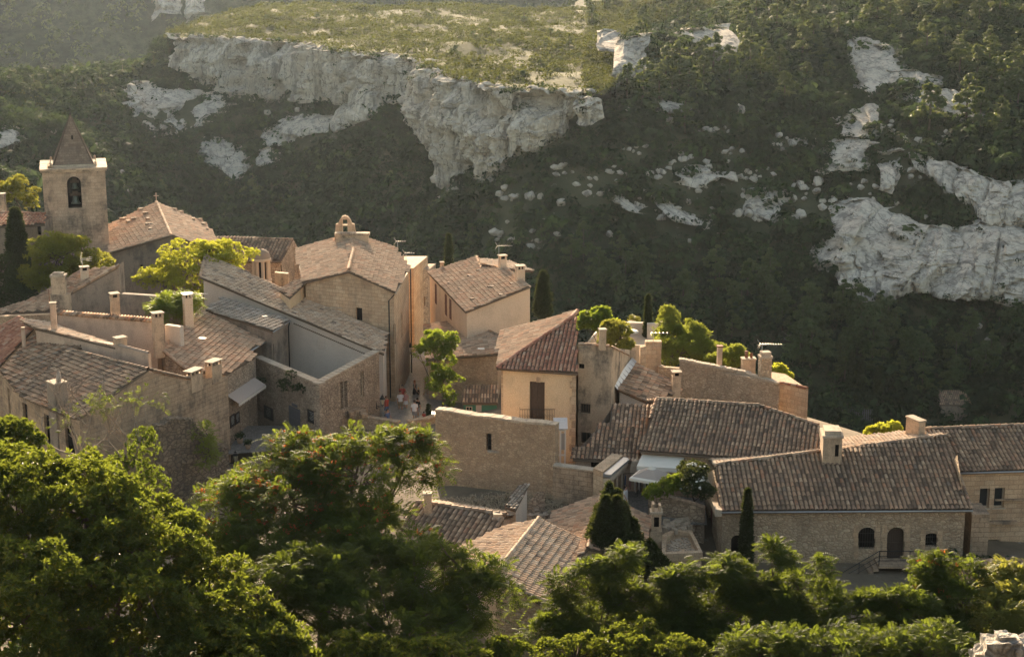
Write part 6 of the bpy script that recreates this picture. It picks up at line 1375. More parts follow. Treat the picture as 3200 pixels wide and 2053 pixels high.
M['leaf_pineb'] = leafmat('fresh_pine_needle', (.07, .095, .02), (.13, .16, .03), (.46, .50, .07), .4, .55, .25)
M['leaf_scrub'] = leafmat('scrub_leaf', (.018, .031, .017), (.048, .068, .034), (.10, .15, .05), .2, .75, .05, None, .4, True)
M['leaf_turf'] = leafmat('garrigue_leaf', (.020, .030, .010), (.062, .075, .022), (.24, .26, .05), .2, .75, .05, None, .4, True)
M['keys'] = leafmat('orange_seed_cluster', (.24, .06, .018), (.38, .13, .03), (.60, .18, .04), .35, .6, .2)
M['flower'] = plain('white_flower', (.78, .76, .70), .7, .2, var=.05)
def region(n, poly):
    a = np.array(poly, float); o = []
    while len(o) < n:
        q = a.min(0)+rng.random(2)*(a.max(0)-a.min(0))
        if inpoly(q[0], q[1], poly): o.append(tuple(q))
    return o
# --- low scrub over the far slopes (one mass), kept off the bare rock
def scatter(n, xr, yr, seed):
    r_ = np.random.default_rng(seed); a = np.tan(r_.uniform(R(xr[0]), R(xr[1]), n)); y = np.sqrt(r_.uniform(yr[0]**2, yr[1]**2, n)); return a*y, y
def project(p):
    q = p-np.array([0, 0, CAMZ]); dz = q[:, 1]*CT-q[:, 2]*ST; return 1600+q[:, 0]/dz*FPX, 1026.5-(q[:, 1]*ST+q[:, 2]*CT)/dz*FPX
BARE = [[(615, 455), (770, 475), (766, 570), (730, 592), (690, 560)], [(800, 490), (860, 495), (850, 540), (800, 545)], [(830, 430), (960, 375), (1165, 325), (1165, 395), (1040, 445), (880, 488)], [(0, 415), (72, 430), (70, 465), (0, 490)], [(1880, 620), (1990, 675), (1992, 705), (1890, 650)],
        [(2000, 620), (2180, 715), (2240, 775), (2120, 735), (2050, 680)], [(2325, 625), (2400, 640), (2400, 725), (2330, 700)], [(2125, 560), (2300, 565), (2310, 605), (2190, 615), (2130, 605)], [(2485, 1080), (2575, 1110), (2575, 1150), (2490, 1105)], [(2050, 325), (2185, 345), (2180, 375), (2060, 385)]]
x, y = scatter(80000, (-24, 24), (200, 480), 1); z = H0(x, y); ins = inpoly(x, y, PLPOLY); k_ = ~ins
x, y, z = x[k_], y[k_], z[k_]; p = np.stack([x, y, z], -1); px, py = project(p); k_ = py > -150
SKY = np.interp(px, [-400, 0, 340, 480, 700, 950, 1080, 1250, 1500, 1660, 1800, 2000, 2250, 2520, 2650, 3600], [760, 760, 760, 640, 760, 780, 740, 860, 830, 900, 990, 1010, 1120, 1240, 1330, 1380])
k_ &= py < SKY+150
for b in BARE: k_ &= ~(inpoly(px, py, b) & (rng.random(len(px)) < .93))
for pg, d0_, d1_ in CRAGPX: k_ &= ~(inpoly(px, py, pg) & (y > d0_) & (y < d1_) & (rng.random(len(px)) < .95))
dn = fbm(np.stack([x/22, y/22, 0*x], -1), 3, 31); k_ &= rng.random(len(px)) < np.clip(.9+dn*.6, .6, 1)
bo = np.array(BOUL+NB); ii = np.where(k_)[0]; dx = x[ii, None]-bo[None, :, 0]; dy = y[ii, None]-bo[None, :, 1]; k_[ii] &= ~((np.abs(dx) < bo[None, :, 2]*1.0+.5) & (dy < bo[None, :, 2]) & (dy > -bo[None, :, 2]*1.6-1.6)).any(1)
# dense woods to the upper right and in the valley, thinner on the lit left ridge
p = p[k_]; r_ = rng.uniform(.6, 1.2, len(p))*rng.choice([.75, 1.15, 1.7, 2.4], len(p), p=[.3, .42, .2, .08]); cv = np.concatenate(CLIFFV); p = np.concatenate([p, cv]); r_ = np.concatenate([r_, rng.uniform(.35, .95, len(cv))]); print('scrub', len(p)); C = p+np.array([0, 0, .35])*r_[:, None]
near = p[:, 1] < 330; mb = MB()
cloud(mb, C[near], np.stack([r_*1.15, r_*1.15, r_*.85], -1)[near], 34, r_[near]*.30, 0, .35, .55, 1)
cloud(mb, C[~near], np.stack([r_*1.15, r_*1.15, r_*.8], -1)[~near], 26, r_[~near]*.34, 0, .35, .55, 2)
o = mb.build('scrub', M['leaf_scrub']); tag(o, 'dark evergreen scrub covering the far slope between the rocks', 'scrub', None, 'stuff')
x, y = scatter(26000, (-15, 8), (312, 590), 3); k_ = inpoly(x, y, PLPOLY); x, y = x[k_], y[k_]; z = HP(x, y); dn = fbm(np.stack([x/15, y/15, 0*x], -1), 3, 33); k_ = rng.random(len(x)) < np.clip(.7+dn*1.3, .22, 1)
p = np.stack([x, y, z], -1)[k_]; r_ = rng.uniform(.4, .95, len(p))*rng.choice([.8, 1.2, 1.9], len(p), p=[.5, .38, .12]); mb = MB(); cloud(mb, p+np.array([0, 0, .3])*r_[:, None], np.stack([r_*1.3, r_*1.3, r_*.85], -1), 26, r_*.26, 0, .3, .5, 4)
o = mb.build('garrigue', M['leaf_turf']); tag(o, 'sunlit yellow green garrigue on top of the plateau', 'scrub', None, 'stuff')
q = np.array(region(5200, [(1840, 15), (2380, 0), (2230, 110), (2070, 190), (1985, 300), (1830, 290)])); hp, ok = hit(q[:, 0], q[:, 1]); r_ = rng.uniform(.4, 1., len(hp)); mb = MB(); cloud(mb, hp+np.array([0, 0, .75]), np.stack([r_*1.4, r_*1.4, r_*1.1], -1), 26, r_*.28, 0, .3, .5, 44)
o = mb.build('garrigue', M['leaf_turf']); tag(o, 'garrigue climbing from the plateau end to the hill wood', 'scrub', None, 'stuff')
f = rng.random(90); q = EDGE[0]+(np.array([*BACK[1], 5.5])-EDGE[0])*f[:, None]*.5; q[:, 0] -= rng.uniform(-.5, 3.5, 90); q[:, 2] = 5.2-rng.uniform(0, 5, 90); r_ = rng.uniform(.8, 1.7, 90); mb = MB(); cloud(mb, q, np.stack([r_, r_, r_*.9], -1), 40, r_*.26, 0, .3, .5, 45); o = mb.build('garrigue', M['leaf_scrub']); tag(o, 'bushes crowding the left end of the plateau', 'scrub', None, 'stuff')
# same bright growth on the left ridge
x, y = scatter(2600, (-24, -11), (370, 480), 5); z = H0(x, y); p = np.stack([x, y, z], -1); px, py = project(p); k_ = (py < 240+.55*np.clip(300-np.abs(px-150), 0, 300)) & (px < 520) & ~inpoly(x, y, PLPOLY); p = p[k_]
r_ = rng.uniform(.5, 1.2, len(p)); mb = MB(); cloud(mb, p+np.array([0, 0, .4])*r_[:, None], np.stack([r_*1.2, r_*1.2, r_], -1), 30, r_*.26, 0, .3, .5, 6); o = mb.build('garrigue', M['leaf_turf']); tag(o, 'sunlit bushes along the left ridge behind the bell tower', 'scrub', None, 'stuff')
# far forest
x = rng.uniform(-420, 420, 5200); y = rng.uniform(645, 1150, 5200); k_ = np.abs(x) < y*.42; x, y = x[k_], y[k_]
Zf = -70+.20*(y-640)+40*fbm(np.stack([x/260, y/260, 0*x], -1), 5, 21)+60*np.exp(-((x+230)/140)**2)*np.clip((y-640)/200, 0, 1)+np.clip((x-250)/300, 0, 1)*60
r_ = rng.uniform(2, 4.6, len(x)); mb = MB(); cloud(mb, np.stack([x, y, Zf+r_*.6], -1), np.stack([r_, r_, r_*1.2], -1), 26, r_*.3, 0, .3, .5, 8); o = mb.build('far_forest', M['leaf_pine']); tag(o, 'hazy wooded hillside far beyond the plateau', 'forest', None, 'stuff')
# --- pines and round trees of the slopes (single trees)
def pine_mesh(kind, seed, mat):
    r_ = np.random.default_rng(seed); mb = MB(); mb.tube([(0, 0, -.4), (.1, .05, 2), (0, .1, 5.2)], [.16, .12, .04], 6, 1); C, Rr = [], []
    lean = r_.normal(0, .25, 2); nc, wd, h0, h1, rr = {'tall': (26, 1.35, 1.3, 6.3, .62), 'round': (17, 1.55, 1.2, 3.9, .8), 'loose': (24, 1.6, 1.5, 6.0, .72)}[kind]
    for i in range(nc):
        f = r_.random(); a = r_.random()*6.3; w_ = wd*(np.sin(np.pi*min(1, .22+.75*f))**.8)*(.35+.75*r_.random()); s_ = rr*(.6+.7*r_.random())*(1-.45*f)
        C.append((w_*np.cos(a)+lean[0]*f, w_*np.sin(a)+lean[1]*f, h0+(h1-h0)*f*(1-.12*w_/wd))); Rr.append((s_*1.15, s_*1.15, s_*.7))
    C, Rr = np.array(C), np.array(Rr); cloud(mb, C, Rr, 58, .22, 0, .5, .35, seed); return mb.mesh('pine_tree', [M[mat], M['bark']])
PINES = {'tall': [pine_mesh('tall', i, 'leaf_pine') for i in (1, 2)], 'round': [pine_mesh('round', i, 'leaf_pine') for i in (3, 4)], 'loose': [pine_mesh('loose', i, 'leaf_pine') for i in (5, 6, 7)]}
def pines(pts, kind, h, label, group, cat='tree', name='pine_tree'):
    hp, ok = hit([q[0] for q in pts], [q[1] for q in pts])
    for p in hp:
        o = bpy.data.objects.new(name, random.choice(PINES[kind])); COL.objects.link(o); s = random.uniform(*h)/6.4; o.location = Vector(p)-V(0, 0, .2); o.scale = (s*random.uniform(.85, 1.2), s*random.uniform(.85, 1.2), s); o.rotation_euler.z = random.random()*6.3
        tag(o, label, cat, group)
pines(region(46, [(1950, 10), (2600, 0), (2640, 120), (2560, 330), (2150, 360), (1980, 230)]), 'tall', (5, 9), 'pine among others on the wooded hill above the middle boulders', 'pines on the upper hill')
pines(region(54, [(2600, 0), (3250, 0), (3250, 520), (3060, 420), (2860, 180), (2680, 100)]), 'loose', (5, 9.5), 'dark pine in the wood filling the upper right corner', 'pines of the upper right wood')
pines(region(34, [(1750, 10), (2150, 10), (2200, 90), (2050, 110), (1850, 100), (1800, 60)]), 'tall', (4, 7), 'back lit pine at the plateau end beside the hill wood', 'pines at the plateau end')
pines([(990, 62), (1048, 48), (1175, 60), (1190, 30), (1165, 52), (770, 75), (830, 70), (1480, 130), (1530, 110), (1560, 150), (1600, 60), (1640, 80), (1700, 160), (1720, 110), (1750, 200), (1690, 220), (1780, 150), (1810, 190), (1640, 250), (1420, 180)], 'round', (2.6, 4.6), 'small round tree standing in the plateau garrigue', 'small trees on the plateau')
pines(region(16, [(0, 225), (380, 195), (500, 165), (500, 250), (330, 300), (0, 330)]), 'round', (3.5, 6), 'rounded tree on the sunlit ridge above the bell tower', 'trees on the left ridge')
pines(region(48, [(2450, 990), (2700, 1030), (3200, 1020), (3200, 1190), (2900, 1260), (2500, 1190)]), 'loose', (5, 9), 'tall dark pine at the foot of the great rounded cliff', 'pines below the right cliff')
pines(region(34, [(1750, 800), (2450, 880), (2500, 1060), (2450, 1200), (2200, 1050), (1800, 960)]), 'loose', (5, 8), 'dark pine low on the slope behind the village roofs', 'pines low on the middle slope')
pines(region(22, [(1080, 500), (1300, 640), (1500, 820), (1750, 800), (1650, 560), (1450, 640)]), 'round', (3, 5), 'dark rounded tree on the slope under the great cliff', 'trees under the great cliff')
pines(region(20, [(400, 480), (900, 560), (1250, 760), (900, 740), (650, 740), (330, 640)]), 'round', (3, 5.2), 'dark rounded tree on the slope behind the church roof', 'trees behind the church')
pines([(1960, 330), (2010, 345), (2060, 330), (2080, 290), (2120, 300), (2230, 260), (2280, 300), (2140, 420), (2330, 160), (2340, 260), (3020, 400), (3060, 440), (2900, 420), (3150, 330), (3050, 260)], 'tall', (8, 12), 'tall pine with bright top standing against pale crags', 'pines beside the crags')
pines([(2810, 640), (2840, 600), (2790, 650), (2960, 560), (2900, 600), (2940, 700), (3060, 700), (2720, 780), (2760, 745), (2840, 770), (3000, 760), (2880, 800), (2960, 790), (2690, 830), (3020, 880), (2870, 900)], 'round', (1.6, 3.), 'low dark bush rooted on the great rounded cliff', 'bushes on the right cliff', 'bush', 'bush')
# thin cypresses in the valley
def cyp(p, h, r_, label, group=None, n=900, size=.16, mat='leaf_cyp', seed=0):
    p = Vector(p); t = thing('cypress', label, 'cypress', p, group); rr = np.random.default_rng(seed); f = rr.random(n)**.8; prof = np.clip(np.minimum(f*7, 1)*(1-f)**.62, .03, 1); a = rr.random(n)*6.3; q = (.72+.28*rr.random(n))*(1+.2*vnoise(np.stack([np.cos(a)*1.6, np.sin(a)*1.6, f*7], -1), seed))
    C = np.stack([p.x+r_*prof*q*np.cos(a), p.y+r_*prof*q*np.sin(a), p.z+.25+h*f], -1); mb = MB(); d = np.stack([np.cos(a)*.35, np.sin(a)*.35, np.ones(n)], -1); rosettes(mb, C, d, 5, size*2.2, size*.5, 0, seed, .4)
    for i in range(8): f = i/8; mb.lathe(p, [(r_*.55*min(1, (f)*6+.2)*(1-f)**.6, .25+h*f), (r_*.55*(1-f-.1)**.6 if f < .88 else .02, .25+h*(f+.125))], 7, 0)
    mb.build('crown', M[mat], t); MB().tube([p-V(0, 0, .6), p+V(0, 0, .8)], [r_*.16, r_*.12], 7).build('trunk', M['bark'], t); return t
hp, ok = hit([2655, 2685, 2740, 2250, 2560], [1255, 1250, 1262, 1120, 1160])
for i, (p, h) in enumerate(zip(hp, (7, 6, 5.5, 7, 7))): cyp(p, h, .55, 'thin dark cypress in the valley below the right cliff', 'thin cypresses in the valley', 260, .3, seed=i)
# shack and fence in the valley
p, ok = hit([2975], [1305]); p = Vector(p[0]); t = thing('valley_shed', 'small brown roofed shed down in the dark valley', 'shed', p)
MB().prism([p+V(-2.1, -1.2, 0), p+V(2.1, -1.2, 0), p+V(2.1, 1.6, 0), p+V(-2.1, 1.6, 0)], p.z-2, p.z+2.2).build('wall', M['dark_plaster'], t)
mb = MB(); tiles(mb, [p+V(-2.4, -1.6, 2.0), p+V(2.6, -1.6, 2.0), p+V(2.3, 1.9, 3.5), p+V(-1.9, 1.9, 3.5)], .3, .45, 0, 1, seed=3); mb.build('roof', [M['tile_dark'], M['pan']], t)
p, ok = hit([2678], [1318]); p = Vector(p[0]); mb = MB()
for i in range(16): mb.box(p+V(-2.4+i*.32, .1*(i % 2), 1.0), (.14, .05, 2.0+.1*(i % 3)))
mb.box(p+V(0, .08, 1.5), (5, .04, .08)); tag(mb.build('slat_fence', M['wood_grey'], None, p), 'grey slatted fence in the valley left of shed', 'fence')
# --- trees of the village
def crown(t, blobs, mat, n, seed, kind='ros', L=.2, W=.07, leaves=7, nm='crown', extra=None, spread=.75, inner=.62, sub=None, fill=1.):
    """leaves sit on many small clumps scattered through the blobs, so the crown has lobes, gaps and stray shoots"""
    r_ = np.random.default_rng(seed+3); S, Nn = [], []
    for i, (c, rd) in enumerate(blobs):
        c, rd = np.array(c), np.array(rd); m = max(4, int(1.5*fill*(rd[0]*rd[1]+rd[0]*rd[2]+rd[1]*rd[2])/(.42 if sub is None else sub)**2*.62)); d = unit(r_.normal(size=(m, 3))); d[:, 2] = np.where(d[:, 2] < -.45, -d[:, 2], d[:, 2])
        f = .30+.74*r_.random((m, 1))**.55; f *= 1+.25*vnoise(d*2.4+i*5.1, i)[:, None]; p = c+d*rd*f; keep = np.ones(m, bool)
        for j, (c2, r2) in enumerate(blobs):
            if j != i: keep &= (((p-np.array(c2))/np.array(r2))**2).sum(1) > .3
        S.append(p[keep]); Nn.append(unit(d/rd)[keep])
    S, Nn = np.concatenate(S), np.concatenate(Nn); rs = (.42 if sub is None else sub)*(.55+.8*r_.random(len(S)))
    w_ = rs**2; pick = r_.choice(len(S), n, p=w_/w_.sum()); d = unit(r_.normal(size=(n, 3))*.9+Nn[pick]*.5+np.array([0, 0, .35])); C = S[pick]+d*rs[pick][:, None]*(.35+.65*r_.random((n, 1))**.5)*np.array([1.2, 1.2, .75]); N2 = unit(d*.8+Nn[pick]*.5); mb = MB()
    if kind == 'ros': rosettes(mb, C, unit(N2+np.array([0, 0, .45])+.4*r_.normal(size=C.shape)), leaves, L, W, 0, seed, spread)
    else:
        for j in range(leaves): fronds(mb, C+r_.normal(0, .1, C.shape), unit(N2*.8+1.0*r_.normal(size=C.shape)*np.array([1, 1, .6])+np.array([0, 0, .2])), L, 7, W, 0, seed+j*31, .36)
    mats = [M[mat]]
    if extra: extra(mb, C, N2); mats.append(M['keys'])
    o = mb.build(nm, mats, t)
    tw = MB()
    for j in r_.permutation(len(S))[:min(160, len(S))]:
        q = S[j]; k2 = min(range(len(blobs)), key=lambda q2: float(((q-np.array(blobs[q2][0]))**2).sum())); c0_ = Vector(blobs[k2][0]); e1_ = Vector(q+Nn[j]*rs[j]*.6); tw.tube([c0_+(e1_-c0_)*.15, c0_+(e1_-c0_)*.6+V(0, 0, -.1), e1_], [.035, .024, .008], 4)
    tw.build('twigs', M['bark'], t)
    return o
def keys(frac, seed, lim=None, s=.16):
    def f(mb, C, Nn):
        r_ = np.random.default_rng(seed); k_ = (r_.random(len(C)) < frac) & (Nn[:, 2] > .1)
        if lim is not None:
            px, py = project(C); k_ &= lim(px, py)
        c = C[k_]+Nn[k_]*.15; cloud(mb, c, np.full((len(c), 3), s)*np.array([1.3, 1.3, .8]), 12, .055, 1, .3, .2, seed)
    return f
def tree(name, label, blobs, mat, n, seed, base=None, group=None, cat='tree', tr=.22, bark='bark', **kw):
    cs = [Vector(c) for c, _ in blobs]; cen = sum(cs, Vector())/len(cs)
    if base is None: base = V(cen.x, cen.y, float(H0(cen.x, cen.y)))
    t = thing(name, label, cat, base, group); crown(t, blobs, mat, n, seed, **kw)
    if tr: trunk_obj(t, Vector(base)-V(0, 0, .4), cs, tr, bark, seed=seed)
    return t
# foreground: the big fig
fig = [B(330, 1900, 61, 380, 300), B(60, 1640, 63, 230, 200), B(270, 1610, 63, 190, 150), B(470, 1740, 62, 180, 140), B(640, 1900, 61, 170, 150), B(80, 1960, 58, 260, 260), B(560, 2050, 59, 330, 170), B(180, 1530, 65, 170, 110), B(20, 1500, 65, 120, 90), B(420, 1640, 64, 100, 70), B(700, 1830, 62, 70, 60)]
tree('fig_tree', 'huge glossy fig tree filling the lower left corner', fig, 'leaf_fig', 11500, 11, L=.24, W=.065, leaves=7, tr=.4, sub=.5, fill=1.05)
tree('fig_tree', 'smaller fig shoots with bright tips below the red fruited tree', [B(800, 2000, 60, 110, 90), B(880, 2060, 60, 120, 70), B(760, 2070, 59, 140, 80)], 'leaf_fig', 1100, 12, L=.3, W=.075, leaves=8, tr=.15)
# ailanthus with the orange seed clusters
red = [B(900, 1574, 74, 234, 129), B(1130, 1494, 75, 189, 111), B(960, 1434, 76, 99, 60), B(1270, 1454, 76, 117, 81), B(1300, 1384, 77, 85, 38), B(720, 1614, 73, 135, 94), B(840, 1754, 71, 216, 111), B(1090, 1714, 72, 207, 129), B(900, 1399, 77, 45, 25), B(1140, 1384, 77, 81, 34), B(660, 1694, 72, 81, 68)]
tree('red_fruited_tree', 'spreading tree hung with orange red seed clusters in the centre foreground', red, 'leaf_ail', 4200, 13, kind='frond', L=.58, W=.15, leaves=2, tr=.32, sub=.48, fill=.75, extra=keys(.17, 5, lambda px, py: (py < 1680) | (px < 760)))
low = [B(1000, 1894, 67, 252, 146), B(1300, 1834, 69, 207, 129), B(1480, 1884, 69, 117, 111), B(1230, 2004, 66, 297, 111), B(1130, 1774, 70, 171, 103), B(1440, 1774, 70, 72, 43), B(820, 1874, 66, 126, 111)]
tree('broadleaf_tree', 'dark leafy tree below the red fruited one, hiding the cottage foot', low, 'leaf_ail', 4200, 14, kind='frond', L=.55, W=.145, sub=.48, fill=.8, leaves=2, tr=.28, inner=.7)
tree('broadleaf_tree', 'bright bush at the bottom edge under the striped roof cottage', [B(1120, 2054, 62, 144, 60), B(1420, 2059, 63, 144, 51), B(1280, 2084, 62, 180, 51), B(1560, 2074, 64, 108, 51)], 'leaf_fig', 1300, 15, L=.22, W=.06, leaves=8, tr=.12, cat='bush')
rows = [([B(1840, 1938, 76, 122, 74), B(1900, 1838, 77, 57, 37), B(1740, 1978, 75, 89, 61), B(1820, 2068, 74, 154, 81), B(1960, 1878, 76, 64, 40)], 'feathery tree rising in front of the big conifer foot'),
        ([B(2060, 1958, 76, 105, 74), B(2140, 1878, 77, 57, 37), B(2060, 2068, 74, 138, 81), B(2240, 2008, 75, 81, 61), B(2120, 1928, 76, 48, 40)], 'feathery tree in front of the gravel terrace wall'),
        ([B(2290, 1908, 76, 81, 61), B(2260, 1823, 77, 44, 27), B(2300, 2038, 74, 122, 81), B(2420, 1908, 76, 60, 57), B(2420, 1823, 77, 34, 20)], 'feathery tree round the slim cypress by stone house'),
        ([B(2480, 1998, 75, 114, 74), B(2560, 1908, 76, 48, 40), B(2565, 1843, 77, 20, 25), B(2640, 2023, 75, 89, 61), B(2700, 1925, 74, 120, 62), B(2800, 1905, 74, 90, 50), B(2540, 2098, 73, 163, 61)], 'feathery tree with one upright shoot before stone house wall'),
        ([B(2880, 1908, 75, 97, 54), B(2920, 1838, 76, 57, 27), B(2800, 2008, 74, 97, 61), B(3010, 1898, 75, 73, 51), B(2780, 2058, 73, 154, 74), B(2980, 2008, 74, 122, 74)], 'feathery tree with orange seed clusters before the iron stair'),
        ([B(3130, 1928, 74, 81, 61), B(3190, 1878, 75, 64, 40), B(3140, 2038, 73, 122, 68), B(3230, 1978, 74, 97, 81)], 'yellowing leafy tree at the right edge below shed roof')]
shoots = [[(1905, 1772, 22, 34), (1952, 1738, 24, 48), (1850, 1790, 30, 30), (1770, 1830, 26, 34)], [(2130, 1795, 24, 40), (2090, 1815, 20, 34), (2180, 1830, 22, 40)], [(2258, 1765, 24, 44), (2320, 1800, 24, 38), (2424, 1752, 18, 46)], [(2566, 1778, 15, 46), (2500, 1830, 26, 36)], [(2945, 1752, 30, 28), (2880, 1775, 26, 26), (3020, 1780, 24, 30)], [(3150, 1800, 22, 40), (3090, 1815, 22, 36), (3200, 1795, 22, 40)]]
rows = [(bl+[B(x, y+14, 76.4, int(a*1.05), int(b*1.1)) for x, y, a, b in sh], lab) for (bl, lab), sh in zip(rows, shoots)]
for i, (bl, lab) in enumerate(rows):
    tree('feathery_tree', lab, bl, 'leaf_ail' if i < 5 else 'leaf_oliv', 2300, 20+i, kind='frond', L=.52, W=.15, leaves=2, tr=.13, sub=.40, fill=.6, group='feathery trees along the lower right edge', inner=.66, extra=keys(.05, 8, lambda px, py: py < 1900, .15) if i == 4 else None)
tree('broadleaf_tree', 'light green bush along bottom edge below gravel terrace', [B(2000, 2040, 70, 150, 70), B(1800, 2060, 70, 160, 50), B(2120, 2065, 70, 120, 60)], 'leaf_fig', 1100, 31, L=.2, W=.055, leaves=8, tr=.1, cat='bush')
tree('broadleaf_tree', 'dark bushes along bottom edge below stone house', [B(2400, 2060, 69, 190, 70), B(2650, 2060, 69, 190, 70), B(2900, 2055, 69, 170, 80)], 'leaf_ail', 1500, 32, kind='frond', L=.5, W=.14, leaves=2, tr=.1, cat='bush')
tree('broadleaf_tree', 'tall leafy tree at the left edge beside the big house', [B(40, 1400, 80, 90, 80), B(-40, 1360, 80, 80, 60), B(90, 1460, 79, 80, 60)], 'leaf_fig', 1400, 33, L=.24, W=.065, leaves=8, tr=.2)
# trees among the houses
tree('yellow_tree', 'round yellow green tree in front of the church gable', [B(600, 850, 147.5, 130, 85), B(705, 815, 147.5, 80, 55), B(500, 880, 147.5, 75, 45), B(660, 790, 147.5, 70, 45), B(640, 900, 147.5, 110, 40)], 'leaf_yel', 4600, 41, V(-27, 147, 1.5), L=.19, W=.06, leaves=7, tr=.28, sub=.5, fill=1.1)
tree('olive_green_tree', 'olive green tree right of the tall left cypress', [B(180, 810, 142, 100, 75), B(270, 840, 143, 80, 60), B(150, 880, 141, 100, 60), B(320, 830, 146, 40, 30), B(230, 770, 145, 50, 30)], 'leaf_oliv', 3000, 42, V(-38, 142, 3), L=.24, W=.08, leaves=7, tr=.25)
tree('broadleaf_tree', 'dark bushy growth at left edge below the cypress', [B(20, 930, 138, 70, 70), B(10, 850, 140, 50, 50), B(60, 950, 137, 80, 40)], 'leaf_cyp', 900, 43, L=.24, W=.08, leaves=7, tr=.15)
tree('broadleaf_tree', 'green tree at left edge beside the bell tower', [B(40, 605, 172, 60, 42), B(80, 630, 172, 30, 25), B(0, 615, 172, 50, 40)], 'leaf_oliv', 1100, 44, V(-48, 172, 4), L=.26, W=.09, leaves=7, tr=.2)
tree('pepper_tree', 'bright drooping pepper tree standing in the street', [B(1372, 1110, 132, 38, 70), B(1338, 1095, 133, 34, 20), B(1410, 1085, 132, 22, 40), B(1385, 1195, 131, 42, 45), B(1312, 1110, 133, 20, 12), B(1366, 1050, 133, 20, 20), B(1428, 1190, 131, 18, 18), B(1400, 1240, 131, 32, 26)], 'leaf_pepper', 1700, 45, P(1392, 1292, -.4), L=.24, W=.045, leaves=7, tr=.14, spread=.6, sub=.36)
tree('sumac_bush', 'green feathery bush behind the tall white chimney', [B(545, 968, 133, 55, 42), B(520, 985, 132, 40, 30), B(600, 950, 134, 35, 25)], 'leaf_pepper', 420, 46, V(-27, 133, 4), kind='frond', L=.8, W=.2, leaves=2, tr=.08, cat='bush')
tree('fig_bush', 'fig tree beside the terrace balustrade', [B(1870, 1000, 131, 48, 36), B(1840, 1010, 131, 30, 26), B(1890, 1030, 130, 30, 20)], 'leaf_pepper', 900, 47, V(7, 131, 1), L=.3, W=.1, leaves=7, tr=.1)
tree('olive_bush', 'round olive bush below the sunlit roof terrace', [B(1935, 1060, 126, 48, 48), B(1910, 1035, 126, 30, 30), B(1950, 1095, 125, 40, 20)], 'leaf_oliv', 900, 48, V(8, 126, 1), L=.24, W=.07, leaves=7, tr=.1)
tree('young_pine', 'bright back lit young pines behind the chimney stack', [B(2095, 1040, 128, 45, 60), B(2160, 1070, 127, 60, 60), B(2080, 1010, 129, 26, 30), B(2130, 1110, 125, 85, 40), B(2200, 1110, 125, 50, 40), B(2060, 1090, 126, 25, 40)], 'leaf_pineb', 2600, 49, V(13, 127, -1), L=.26, W=.04, leaves=9, tr=.14, spread=.5)
tree('young_pine', 'small bright pine tips between the rusty and potted chimneys', [B(2285, 1120, 122, 30, 40), B(2240, 1140, 122, 30, 25), B(2310, 1135, 122, 15, 28)], 'leaf_pineb', 600, 50, V(16, 122, 0), L=.28, W=.04, leaves=9, tr=.08, spread=.45)
tree('leafy_bush', 'yellow green bush right of the block chimney', [B(2440, 1180, 124, 35, 22), B(2420, 1165, 124, 20, 18)], 'leaf_yel', 420, 51, V(19, 124, 0), L=.22, W=.07, leaves=7, tr=.06, cat='bush')
tree('leafy_bush', 'light green bush behind the bright rear roof', [B(2770, 1348, 112, 40, 24), B(2735, 1358, 112, 28, 14)], 'leaf_yel', 460, 52, V(24, 112, 0), L=.2, W=.06, leaves=7, tr=.06, cat='bush')
tree('oleander', 'dark oleander with white blossoms left of stone house', [B(2165, 1510, 98, 42, 60), B(2190, 1540, 97, 25, 45), B(2150, 1480, 99, 28, 30)], 'leaf_cyp', 900, 53, P(2170, 1585, 3.2), L=.2, W=.05, leaves=7, tr=.06, cat='bush')
C, Nn = blob_pts([B(2165, 1510, 97.6, 44, 62), B(2190, 1540, 96.6, 26, 46)], 3, 4, .95); mb = MB(); k_ = rng.permutation(len(C))[:70]; cloud(mb, C[k_], np.full((len(k_), 3), .07), 8, .06, 0, .3, .2, 5); ol = [o for o in bpy.data.objects if o.name.startswith('oleander')][0]; mb.build('blossom', M['flower'], ol)['kind'] = 'stuff'
tree('garden_shrub', 'sprawling shrub with lit tips in front of the parasol', [B(2080, 1530, 98, 45, 28), B(2115, 1515, 98, 25, 18), B(2060, 1550, 98, 30, 20)], 'leaf_pepper', 560, 54, P(2085, 1570, 3.2), L=.18, W=.06, leaves=7, tr=.05, cat='bush')
